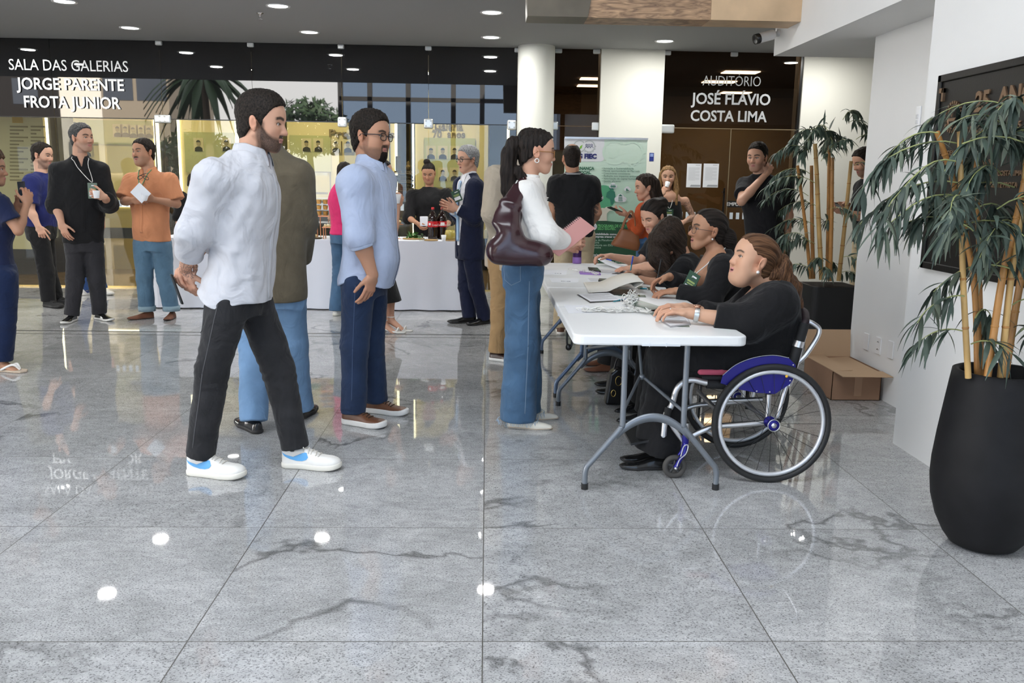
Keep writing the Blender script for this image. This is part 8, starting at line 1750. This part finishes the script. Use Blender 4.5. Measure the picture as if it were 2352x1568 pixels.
def hidden_jeans():
 g = onz(205, 676); Y = g[1]; s = Person((g[0]-.03, Y), 1.60, 150, 'person in blue jeans and white sneakers hidden behind the tall man in black', 'light', hres=.006); p = s.px; s.sethead(); s.body('RL', legs=''); s.hair(H_SHORT(), strand='short'); s.set(anR=p(203, 664, -.04), anL=p(235, 662, .06)); s.toe['R'] = A(.2, -1, 0) if False else A(-.75, -.6, 0); s.toe['L'] = A(.8, -.6, 0)
 s.trunk('top', cloth('black_top', ()), SX(MS, .85, .9, .9), {'R': (1.5, .07, .06, .05), 'L': (1.5, .07, .06, .05)}); s.trousers(DEN('royal_denim', (.03, .07, .20)), thigh=.085, knee=.07, hem=.068, pool=.004)
 for q in 'RL': s.shoe(q, mat('white_leather', ()), mat('white_rubber', ()), .28, thick=.03); W, X, sd, Z, k, inn = s.shoeinfo; near = 1 if sd[1] < 0 else -1; MB().prism([(.02, .05), (.10, .03), (.13, .06), (.10, .055), (.04, .075)], W(0, near*.053, 0), X, Z, sd*near*.002).build('blue_stripe', mat('navy_stripe', (.02, .04, .14), .5), s.root)
# ---------------------------------------------------------------- 16-20 far right group
def man_polo():
 Y = 8.1; g = ony(1318, 600, Y); s = Person((g[0], Y), 1.72, 6, 'man in a black polo with white trim seen from behind before the green banner', 'tan', hres=.0042); p = s.px
 s.sethead(p(1313, 364), -4, -2, 0, 1.04); s.set(neck=p(1316, 402), chest=p(1318, 460), pelvis=p(1322, 540), shR=p(1356, 418), shL=p(1278, 418), elR=p(1372, 488, .03), wrR=p(1358, 515, .24), elL=p(1268, 485, .02), wrL=p(1264, 535, .14)); s.hand('L', A(.2, .3, -.9), A(.8, .3, 0), A(.3, .6, 0)); s.hand('R', A(-.8, .5, 0), A(0, .3, -1), A(0, 0, 1))
 def tat(V, C):
  e, w_ = s.J['shR'], s.J['elR']; m = (np.linalg.norm(V-(s.J['elR']+A(-.03, .02, .05)), axis=1) < .085) & (V[:, 0] < s.J['elR'][0]+.005) & (np.sin(V[:, 2]*150+V[:, 0]*90) > -.6); C[m] = C[m]*.3+.02; return C
 s.body('RL', colors=tat); s.hair(H_SHORT(), th=.003, side=.002, strand='short', amp=.0006, clipf=lambda x, y, z: (.030-np.sqrt(x**2+(y+.02)**2)+ (z-.1)*.0) if False else .035-np.sqrt(x**2+(y+.035)**2+ np.where(z > .05, 0, 9)))
 m = cloth('black_pique', (.010, .010, .011)); wt = mat('white_trim', (.75, .75, .75), .7); sh = s.trunk('polo_shirt', m, SX(MS, 1.04, 1., 1., lo=.93), {'R': (.62, .088, .084, .080), 'L': (.62, .088, .084, .080)}, seed=15, folds=.003); collar(s.root, s.J['neck']+A(0, 0, .0), s.f, s.r, .062, .064, m, h=.036, drop=.045, gap=30, point=0)
 nk = s.J['neck']
 for dz, r_ in ((.004, .082), (-.004, .083)): MB().tube([nk+A(0, 0, dz+.012)+s.f*r_*math.cos(a)+s.r*r_*math.sin(a) for a in np.linspace(R_(40), 2*PI-R_(40), 28)], .0022, 6).build('collar_stripe', wt, s.root)
 for q in 'RL':
  a, e = s.J['sh'+q], s.J['el'+q]; d = nrm(e-a); c = a+(e-a)*.60
  for dz in (-.004, -.016): MB().lathe([(.0830, dz-.002), (.0845, dz), (.083, dz+.004)], c, 24, d).build('sleeve_stripe', wt, s.root)
 s.trousers(cloth('beige_chino', (.50, .40, .26), .85, .04), thigh=.098, knee=.08, hem=.07, pool=.003)
 for q in 'RL': s.shoe(q, mat('brown_leather', ()), mat('white_rubber', ()), .28, thick=.028)
def woman_rust():
 Y = 8.25; g = ony(1482, 500, Y); s = Person((g[0], Y), 1.52, 272, 'woman in a rust orange sweater looking at a phone, brown bag on her arm', 'light', hres=.0042, female=True); p = s.px
 s.sethead(p(1483, 431), 264, -8, 0, 1.10); s.set(neck=p(1487, 465), chest=p(1478, 500), pelvis=p(1485, 545), shL=p(1480, 480, -.14), shR=p(1490, 478, .15), elL=p(1462, 528, -.2), wrL=p(1441, 492, -.12), elR=p(1470, 520, .2), wrR=p(1445, 495, .02), hipL=p(1484, 565, -.08), hipR=p(1488, 565, .08)); s.hand('L', A(-.95, .1, .12), A(.0, .3, 1) if False else A(0, .5, .85), A(.1, -.6, .6), curl=(.5, .55, .6, .65), sc=.9); s.hand('R', A(-.9, -.1, .1), A(0, 0, 1), A(0, 1, 0), sc=.9)
 s.body('RL', lips=(.48, .17, .15), brow_w=.9)
 s.hair(H_DARK(), th=.012, side=.006, strand='down', extra=lambda H: [(rc(H.w(.0, -.09, .02), H.w(.0, -.11, -.12), .05, .05), .03), (rc(H.w(0, -.11, -.12), H.w(.0, -.12, -.26), .05, .03), .02), (rc(H.w(-.05, -.05, -.05), H.w(-.06, -.08, -.22), .035, .03), .02), (rc(H.w(.05, -.05, -.05), H.w(.06, -.08, -.22), .035, .03), .02)])
 s.trunk('sweater', cloth('rust_knit', (.42, .075, .022), .9, .06), SX(FT, 1.2, 1.2, 1.15, lo=.93, dz=-.02), {'L': (1.55, .082, .072, .06), 'R': (1.6, .082, .072, .06)}, folds=.004, seed=17, sh_r=.065); s.trousers(DEN('mid_blue_denim2', (.05, .12, .24)), thigh=.10, knee=.085, hem=.08, pool=.003)
 for q in 'RL': s.shoe(q, mat('white_leather', ()), mat('cream_rubber', ()), .24, thick=.03)
 e_, w_ = s.J['elL'], s.J['wrL']; d = nrm(w_-e_); c = w_-d*.03; MB().lathe([(.029, -.010), (.031, 0), (.029, .010)], c, 20, d).build('watch_strap', blk, s.root); MB().obox(c-A(0, .030, -.01), d*.016, A(0, .005, 0), np.cross(d, (0, 1, 0))*.018).build('watch', blk, s.root, .003)
 phone_obj(p(1414, 482, -.13), A(.35, -.9, .1), A(-.9, -.3, .35), 'phone held by the woman in rust orange')
 tn = mat('tan_leather', (.24, .085, .03), .45, bump=.1); c = p(1440, 545, -.22); e = empty('tan_handbag', c, 'tan leather handbag hanging from the arm of the woman in rust orange', 'bag'); G = Grid(c-A(.2, .12, .17), c+A(.2, .12, .2), .008); G.prim(sections([(c+A(-.02, 0, -.10), .13, .055, .055), (c+A(0, 0, -.03), .12, .06, .06), (c+A(.02, 0, .07), .085, .04, .04)], (1, 0, 0), (0, 1, 0), 3., .02), .01); G.displace(wave(5, 22, .004)); sdf_obj('bag_body', G, tn, e)
 for dy in (-.03, .03): MB().tube(bez([c+A(-.05, dy, .07), c+A(-.02, dy, .16), c+A(.03, dy, .24), c+A(.06, dy, .16), c+A(.07, dy, .06)], 6), .007, 8).build('bag_handle', tn, e)
def woman_blonde():
 Y = 9.9; g = ony(1533, 500, Y); s = Person((g[0], Y), 1.62, 186, 'woman with long wavy blond hair sipping from a small white cup at the smoked door', 'light', hres=.0045, female=True); p = s.px
 s.sethead(p(1534, 408), 190, 0, 0, 1.06); s.set(neck=p(1535, 442), shR=p(1506, 456), shL=p(1574, 456), elR=p(1498, 494, -.14), wrR=p(1520, 447, -.20), elL=p(1592, 498, -.02), wrL=p(1570, 510, -.25), chest=p(1538, 490), pelvis=p(1542, 570)); s.hand('R', A(.3, .0, .95) if False else A(.45, -.1, .85), A(.6, .5, -.2), A(-.3, -.2, .6), curl=(.7, .7, .75, .8), sc=.9); s.hand('L', A(-.85, -.3, -.1), A(0, .5, -.7), A(0, -.5, .6), sc=.9)
 def tat(V, C): m = (V[:, 0] > s.J['shL'][0]-.02) & (V[:, 2] < s.J['shL'][2]-.03) & (np.sin(V[:, 2]*190+3*np.sin(V[:, 0]*160))*np.sin(V[:, 1]*200+V[:, 2]*130) > .0); C[m] = C[m]*.45+np.array([.03, .035, .035])*.5; return C
 s.body('RL', colors=tat, lips=(.5, .2, .18), chest=[ec(s.J['neck']-A(0, .02, .06), s.J['chest']+A(0, 0, .02), (.125, .075), (.12, .08), s.r)])
 s.hair(H_BLOND(), th=.014, side=.012, strand='down', amp=.003, freq=80, extra=lambda H: [(rc(H.w(q*.075, .0, .04), H.w(q*.10, .02, -.13), .026, .03), .02) for q in (-1, 1)]+[(rc(H.w(q*.10, .02, -.13), H.w(q*.10, .07, -.30), .03, .022), .02) for q in (-1, 1)]+[(rc(H.w(q*.05, -.06, .0), H.w(q*.08, -.06, -.3), .04, .03), .02) for q in (-1, 1)])
 sh = s.trunk('top', cloth('black_top', ()), [(.9, .15, .11, .12, 0), (1.05, .142, .11, .105, 0), (1.2, .15, .13, .108, 0), (1.30, .145, .115, .10, 0), (1.325, .14, .10, .095, 0)], None, folds=.002) if False else None
 Sx = [(.90, .150, .110, .122, 0), (1.05, .142, .108, .102, 0), (1.2, .150, .132, .106, 0), (1.30, .150, .128, .106, 0), (1.39, .142, .105, .10, 0)]; sh = s.trunk('strapless_top', cloth('black_top'), Sx, None, folds=.002, yoke=False)
 Sx = [(.90, .155, .115, .125, 0), (1.05, .142, .112, .105, 0), (1.2, .152, .135, .11, 0), (1.31, .150, .125, .108, 0), (1.375, .146, .112, .105, 0)]
 s.trousers(cloth('black_trousers', ()), pool=.003, thigh=.09, hem=.075)
 for q in 'RL': s.shoe(q, mat('black_shoe_leather', ()), mat('black_rubber', ()), .25, thick=.02)
 cup_in(p(1531, 430, -.20), A(.25, .35, .9), 'small white cup at the lips of the blond woman', h=.06, r=.028); badge(s, p(1537, 490, -.16), A(1, 0, 0), A(0, 0, 1), .09, .10, target=sh)
def man_hand_ear():
 Y = 8.45; g = ony(1745, 600, Y); s = Person((g[0], Y), 1.80, 205, 'man in a black T-shirt scratching his ear beside the farther bamboo', 'light', hres=.0042); p = s.px
 s.sethead(p(1740, 363), 222, -4, 0, 1.06, jaw=1.06); s.set(neck=p(1747, 402), chest=p(1750, 460), pelvis=p(1758, 565), shR=p(1712, 422, .03), shL=p(1800, 420, -.02), elR=p(1703, 462, -.24), wrR=p(1762, 397, -.09), elL=p(1812, 495, .02), wrL=p(1805, 555, -.04)); s.hand('R', A(.35, .35, .6), A(.2, .95, .1), A(-.5, 0, .5), curl=(.55, .6, .65, .7)); s.hand('L', A(-.1, -.1, -1), A(-.7, .4, 0), A(-.4, -.6, 0), curl=(.5, .5, .55, .6)); s.body('RL', brow_w=1.3, stubble=(.18, .12, .10)); s.hair(H_SHORT(), th=.013, top=.012, side=.003, strand='short')
 s.trunk('tshirt', cloth('black_tee', (.011, .011, .013)), SX(MS, 1.03, 1.02, 1.02, lo=.90), {'R': (.62, .088, .082, .076), 'L': (.62, .088, .082, .076)}, seed=41, folds=.004); s.trousers(DEN('black_denim', ()), thigh=.098, knee=.078, hem=.068, pool=.004)
 for q in 'RL': s.shoe(q, mat('black_shoe_leather', ()), mat('black_rubber', ()), .29, thick=.025)
def man_behind_wall():
 Y = 8.35; g = ony(1985, 600, Y); s = Person((g[0]+.02, Y), 1.74, 262, 'man in black with beige trousers typing on a phone half hidden by the white wall', 'light', hres=.0045); p = s.px
 s.sethead(p(1985, 372), 262, -22, 0, 1.04); s.set(neck=p(1994, 412), elL=p(1985, 500, -.18), wrL=p(1944, 488, -.16), elR=p(1978, 492, .18), wrR=p(1942, 468, .04)); s.hand('L', A(-.95, .15, .15), A(0, .5, .8), A(0, -.6, .6), curl=(.5, .5, .6, .6)); s.hand('R', A(-.9, -.15, .05), A(0, -.3, -1), A(.2, -.6, -.2), curl=(.3, .5, .5, .5)); s.body('RL', stubble=(.1, .07, .06)); s.hair(H_SHORT(), th=.012, side=.003, strand='short')
 s.trunk('tshirt', cloth('black_tee', ()), SX(MS, 1.02, 1.02, 1.02, lo=.88), {'R': (.7, .084, .08, .076), 'L': (.7, .084, .08, .076)}, seed=43); s.trousers(cloth('beige_chino', ()), pool=.003)
 for q in 'RL': s.shoe(q, mat('brown_leather', ()), mat('white_rubber', ()), .28, thick=.025)
 phone_obj(p(1922, 470, -.08), A(.3, -.9, .2), A(-.9, -.25, .25), 'dark phone held by the man half hidden by the white wall')
# ---------------------------------------------------------------- seated women
def chair(x, y, label):
 e = empty('office_chair', (x, y, 0), label, 'chair', 'black chairs behind the folding tables'); m = MB(); m.box((x-.22, y-.22, .43), (x+.22, y+.22, .47)); m.build('seat', mat('black_fabric', (.01, .01, .01), .9), e, .015, seg=3); MB().box((x+.20, y-.21, .55), (x+.235, y+.21, .86)).build('backrest', mat('black_fabric', ()), e, .015, seg=3)
 for dx in (-.19, .19):
  for dy in (-.19, .19): MB().tube([(x+dx, y+dy, .43), (x+dx*1.1, y+dy*1.1, 0)], .012, 8).build('leg', blk, e)
 for dy in (-.15, .15): MB().tube([(x+.2, y+dy, .44), (x+.225, y+dy, .57)], .011, 8).build('back_support', blk, e)
def seated(s, X, Y, zseat=.53, spread=.11):
 s.set(pelvis=A(X, Y, zseat+.05), hipL=A(X-.05, Y-.09, zseat), hipR=A(X-.05, Y+.09, zseat), knL=A(X-.46, Y-spread, zseat-.01), knR=A(X-.46, Y+spread, zseat-.01), anL=A(X-.52, Y-spread, .09), anR=A(X-.50, Y+spread, .09))
def woman_wheelchair():
 Y = 4.22; X = ony(1752, 820, Y)[0]; s = Person((X-.25, Y), 1.64, 268, 'woman with chestnut ponytail in black sitting in the wheelchair at the table', 'fair', hres=.0029, female=True); s.skin = np.array((.60, .345, .225)); p = s.px; seated(s, X, Y, .56, .055); s.set(hipL=A(X-.05, Y-.065, .56), hipR=A(X-.05, Y+.065, .56))
 s.sethead(p(1730, 599, -.02), 264, 14, 0, 1.12, fat=.016, jaw=1.08, wid=1.06, lips=1.15, nose=.85, mouth=.004, cheek=1.2); s.set(neck=p(1766, 642, .0), chest=p(1752, 740), shL=p(1784, 688, -.18), shR=p(1745, 680, .20), elL=p(1716, 742, -.20), wrL=p(1583, 719, -.14), elR=p(1660, 735, .20), wrR=p(1571, 706, .13))
 s.hand('L', A(-.88, .18, .10), A(-.12, .1, -1), A(-.2, .9, 0), curl=(.45, .42, .4, .45), sc=.98); s.hand('R', A(-.9, -.05, .1), A(-.1, .0, -1), A(-.2, -.9, 0), curl=(.4, .4, .4, .45), sc=.98)
 nk = s.J['neck']; s.body('LR', lips=(.50, .20, .19), brow=(.05, .03, .02), brow_w=.9, neck_r=.060, arm_r=1.25, chest=[ec(nk-A(0, 0, .06), s.J['chest']+A(-.02, 0, .06), (.095, .07), (.14, .11), s.r)])
 def ex(H):
  P = [H.w(0, -.10, .045), H.w(0, -.135, .02), H.w(-.01, -.175, -.06), p(1812, 660, .02), p(1818, 705, .02), p(1812, 738, .02)]; r = [.03, .045, .052, .056, .052, .022]
  return [(rc(P[i], P[i+1], r[i], r[i+1]), .015) for i in range(5)]+[(rc(H.w(q*.05, -.06, -.06), H.w(q*.03, -.13, -.03), .020, .03), .02) for q in (-1, 1)]
 s.hair(H_OMB(), th=.007, side=.004, strand='back', amp=.0014, extra=None, line=[-.10, -.10, -.075, -.055, .02, .034, .030, .036, .052, .074, .094, .094]); H = s.head
 s.hair(H_OMB(), th=.004, side=.0, strand='down', amp=.0035, freq=75, extra=ex, name='ponytail', seed=8, clipf=lambda x, y, z: y+.075)
 eyes_ = [o for o in bpy.data.objects if o.parent == s.root and o.name.startswith('eye')]
 for q in (-1, 1): MB().ball(H.w(q*.083, -.002, -.046), .0085, 14, 10).build('earring', mat('pearl', (.80, .78, .74), .2, .3), s.root)
 m = cloth('black_knit', (.010, .010, .011), .9, .1, .6, bscale=180); S = [(.90, .175, .20, .17, .02), (.95, .185, .215, .175, .02), (1.05, .20, .205, .175, .01), (1.16, .205, .20, .165, 0), (1.27, .205, .19, .155, 0), (1.36, .19, .135, .15, 0), (1.43, .155, .09, .13, 0), (1.48, .10, .06, .095, -.01)]
 sh = s.trunk('knit_top', m, S, {'L': (1.55, .110, .098, .078), 'R': (1.6, .10, .09, .074)}, folds=.004, fscale=20, seed=51, sh_r=.095, cuts=[vcut(s, nk[2]-.115, .75, .006, front=-.03)], res=.006)
 J = s.J
 s.trousers(cloth('black_skirt', (.011, .011, .012)), name='long_skirt', top=1.0, thigh=.108, knee=.098, hem=.115, seat=(.165, .15, .14), hemz=.10, pool=0, kneef=.003, folds=.007, k=.12)
 for q in 'RL': s.shoe(q, mat('black_shoe_leather', ()), mat('black_rubber', ()), .24, 'formal', thick=.015, toe=A(-1, 0, 0))
 e_, w_ = J['elL'], J['wrL']; d = nrm(w_-e_); c = w_-d*.035; MB().lathe([(.036, -.011), (.0375, 0), (.036, .011)], c, 24, d).build('watch_strap', mat('steel_mesh', (.6, .6, .58), .3, .9), s.root); MB().lathe([(.0001, .004), (.017, .004), (.018, 0), (.017, -.004)], c+A(0, -.004, .040), 20, A(0, -.1, 1)).build('watch', mat('rose_gold', (.6, .32, .22), .25, 1.), s.root)
 r_ = J['wrL']+A(-.085, .015, .012); MB().lathe([(.0105, -.002), (.0115, 0), (.0105, .002)], r_, 16, (-1, .2, -.3)).build('ring', alu, s.root)
 return s
def woman_glasses():
 Y = 5.15; X = ony(1668, 700, Y)[0]; s = Person((X-.25, Y), 1.64, 262, 'woman with dark hair tied back and glasses in a black cardigan talking, pen in hand', 'tan', hres=.003, female=True); s.skin = np.array((.47, .245, .145)); p = s.px; seated(s, X+.05, Y, .52); chair(X+.02, Y, 'black chair under the woman with glasses')
 s.sethead(p(1626, 530, -.0), 262, 6, 0, 1.09, nose=1.25, lips=1.1, mouth=.004, jaw=.95); s.set(neck=p(1648, 578), chest=p(1638, 650), shL=p(1664, 612, -.17), shR=p(1632, 606, .18), elL=p(1632, 690, -.22), wrL=p(1552, 668, -.12), elR=p(1590, 665, .2), wrR=p(1535, 635, .02))
 s.hand('L', A(-.9, .1, -.10), A(-.1, .1, -1), A(-.2, .9, .1), curl=(.4, .45, .5, .55), sc=.96); s.hand('R', A(-.85, -.15, -.3), A(.2, -.35, -.8), A(-.3, -.5, .8), curl=(.35, .55, .6, .7), sc=.96, tc=.15)
 nk = s.J['neck']; s.body('LR', lips=(.42, .15, .13), brow=(.03, .02, .015), chest=[ec(nk-A(0, 0, .05), s.J['chest']+A(-.02, 0, .04), (.12, .075), (.13, .09), s.r)])
 s.hair(H_BLACK(), th=.008, side=.004, strand='back', amp=.0012, line=[-.10, -.09, -.06, -.04, .02, .032, .028, .036, .056, .078, .095, .095], extra=lambda H: [(el(H.w(0, -.13, -.03), (.05, .05, .06)), .02), (rc(H.w(0, -.14, -.05), H.w(0, -.16, -.20), .042, .025), .02)]); H = s.head
 glasses(H, s.root, mat('tortoise_frame', (.09, .05, .045), .3), w_=.026, h=.021, r=.0015, rnd=.9, z0=-.004, y0=.102);
 for q in (-1, 1): MB().ball(H.w(q*.082, -.002, -.044), .006, 12, 8).build('earring', mat('pearl', ()), s.root)
 m = cloth('black_cardigan', (.010, .010, .011), .88, .08, .4); S = [(.86, .18, .15, .15, 0), (1.0, .175, .16, .145, 0), (1.15, .178, .175, .14, 0), (1.27, .18, .16, .135, 0), (1.36, .17, .12, .125, 0), (1.43, .125, .08, .10, 0), (1.47, .075, .055, .075, 0)]
 sh = s.trunk('cardigan', m, S, {'L': (1.93, .088, .072, .050), 'R': (1.9, .086, .072, .050)}, folds=.004, seed=53, sh_r=.078, cuts=[vcut(s, nk[2]-.20, .42, .008, front=-.02)], res=.006)
 s.trousers(cloth('black_trousers', ()), thigh=.095, knee=.08, hem=.075, seat=(.17, .14, .13), k=.06)
 for q in 'RL': s.shoe(q, mat('black_patent', ()), mat('black_rubber', ()), .245, 'pointed', thick=.010, toe=A(-1, -.1, 0))
 badge(s, p(1585, 652, -.14), A(.55, -.75, -.35), A(.42, .1, .90), .085, .14, target=sh, pts=[nk-s.f*.05+A(0, 0, .02), nk-s.r*.06+A(0, 0, .0), p(1606, 622, -.10), p(1590, 636, -.13), p(1604, 615, .06), nk+s.r*.06, nk-s.f*.05+A(0, 0, .02)])
 c = p(1513, 622, .0); e = empty('pen', c, 'black pen held upright by the woman with glasses', 'pen'); MB().tube([c+A(-.006, .0, -.055), c+A(.012, 0, .07)], .005, 8).build('barrel', blk, e)
def woman_bowed():
 Y = 5.85; X = ony(1575, 640, Y)[0]; s = Person((X-.25, Y), 1.60, 258, 'woman bowed over the table writing, long dark hair hiding her face', 'tan', hres=.004, female=True); p = s.px; seated(s, X+.10, Y, .52); chair(X+.12, Y, 'black chair under the bowed woman')
 s.sethead(p(1538, 552), 255, -52, 0, 1.10, ear=.3); s.set(neck=p(1572, 585), chest=p(1578, 630), shL=p(1568, 610, -.14), shR=p(1560, 605, .16), elL=p(1525, 655, -.20), wrL=p(1470, 640, -.06), elR=p(1515, 640, .16), wrR=p(1465, 625, .08)); s.hand('L', A(-.95, .1, -.15), A(0, 0, -1), A(0, 1, 0), curl=(.4, .45, .5, .5), sc=.95); s.hand('R', A(-.92, -.1, -.05), A(-.1, -.3, -1), A(0, -.8, .5), curl=(.55, .6, .65, .7), sc=.95); s.body('LR')
 s.hair(H_DARK(), th=.016, side=.012, strand='down', amp=.002, freq=90, extra=lambda H: [(rc(H.w(q*.05, .04, .06), p(1508, 596, q*-.05), .055, .05), .03) for q in (-1, 0, 1)]+[(rc(p(1508, 590, q*.05), p(1522, 632, q*.05-.02), .05, .02), .02) for q in (-1, 0, 1)]+[(rc(p(1520, 580, q*.06), p(1535, 622, q*.06-.03), .05, .03), .03) for q in (-1, 0, 1)]+[(rc(H.w(0, -.08, .05), p(1560, 600, 0), .07, .06), .03)], line=[-.10]*7+[-.07, -.05, -.03, .0, .02])
 s.trunk('cardigan', cloth('black_cardigan', ()), SX(FT, 1.08, 1.05, 1.05, lo=.9), {'L': (1.2, .074, .068, .06), 'R': (1.2, .074, .068, .06)}, folds=.004, sh_r=.066); s.trousers(cloth('black_trousers', ()), thigh=.09, knee=.078, hem=.075, seat=(.165, .13, .13), k=.06)
 for q in 'RL': s.shoe(q, mat('black_shoe_leather', ()), mat('black_rubber', ()), .24, 'formal', thick=.012, toe=A(-1, 0, 0))
 e_ = empty('shirt_cuff', p(1540, 620, -.1)) if False else None
 a, b = p(1447, 628, .06), p(1454, 588, .06); e = empty('pen', (a+b)/2, 'blue pen standing in the hand of the bowed woman', 'pen'); MB().tube([a, a+(b-a)*.15, b], [.0015, .0042, .0042], 8).build('barrel', tp, e); MB().tube([a+(b-a)*.55, b], .005, 8).build('cap', bp, e)
def woman_writing():
 Y = 6.55; X = ony(1520, 600, Y)[0]; s = Person((X-.25, Y), 1.62, 250, 'woman with tied dark hair smiling down at papers at the far table end', 'light', hres=.0038, female=True); p = s.px; seated(s, X+.12, Y, .52); chair(X+.13, Y, 'black chair under the woman at the far table end')
 s.sethead(p(1502, 497), 238, -24, 4, 1.08, jaw=.95, eye=.55); s.set(neck=p(1522, 540), chest=p(1520, 590), shL=p(1508, 565, -.15), shR=p(1500, 560, .15), elL=p(1500, 612, -.2), wrL=p(1452, 615, -.04), elR=p(1470, 602, .14), wrR=p(1402, 588, .06)); s.hand('R', A(-.9, -.1, .05), A(-.3, -.2, -1), A(-.1, -.7, .5), curl=(.5, .55, .6, .65), sc=.94); s.hand('L', A(-.9, .1, -.1), A(0, .2, -1), A(0, 1, .2), curl=(.4, .4, .45, .5), sc=.94); s.body('LR', lips=(.5, .18, .16), arm_r=1.1)
 s.hair(H_BLACK(), th=.012, side=.006, strand='back', amp=.0012, extra=lambda H: [(el(H.w(0, -.10, .06), (.05, .05, .05)), .02)])
 s.trunk('top', cloth('black_top', ()), SX(FT, 1.06, 1.05, 1.05, lo=.9, dz=-.01), {'L': (.7, .074, .07, .064), 'R': (.7, .074, .07, .064)}, folds=.004, sh_r=.066); s.trousers(cloth('black_trousers', ()), thigh=.09, knee=.078, hem=.075, seat=(.165, .13, .13), k=.06)
 for q in 'RL': s.shoe(q, mat('tan_suede', ()), mat('brown_sole', ()), .24, 'formal', thick=.012, toe=A(-1, -.1, 0))
 a, b = p(1380, 591, .04), p(1405, 598, -.02); e = empty('pen', (a+b)/2, 'blue pen held by the woman at the far table end', 'pen'); MB().tube([a, a+(b-a)*.15, b], [.0015, .0042, .0042], 8).build('barrel', tp, e); MB().tube([a+(b-a)*.45, b], .005, 8).build('cap', bp, e)
 e = empty('paper_sheet', p(1385, 606, .05), 'thin page being turned by the woman at the far table end', 'paper'); rows = []
 for t in np.linspace(0, 1, 10): a = onz(1372+60*t, 612+8*t, TZ); b = onz(1385+60*t, 605+8*t, TZ); z = A(0, 0, .004+.055*(1-t)**2); rows.append([A(a[0], a[1], TZ)+z, A(b[0], b[1], TZ)+z])
 o = MB().grid(rows).build('sheet', paper, e); o.modifiers.new('solid', 'SOLIDIFY').thickness = .0005
PEOPLE = [man_white_shirt, man_blue_shirt, man_khaki_jacket, woman_white_blouse, man_beige_blazer, man_navy_suit, attendants, woman_black_skirt, woman_pink, woman_left_edge, man_blue_tee, man_black_shirt, man_orange_shirt, hidden_jeans, man_polo, woman_rust, woman_blonde, man_hand_ear, man_behind_wall, woman_wheelchair, woman_glasses, woman_bowed, woman_writing]
for fn in PEOPLE: fn()
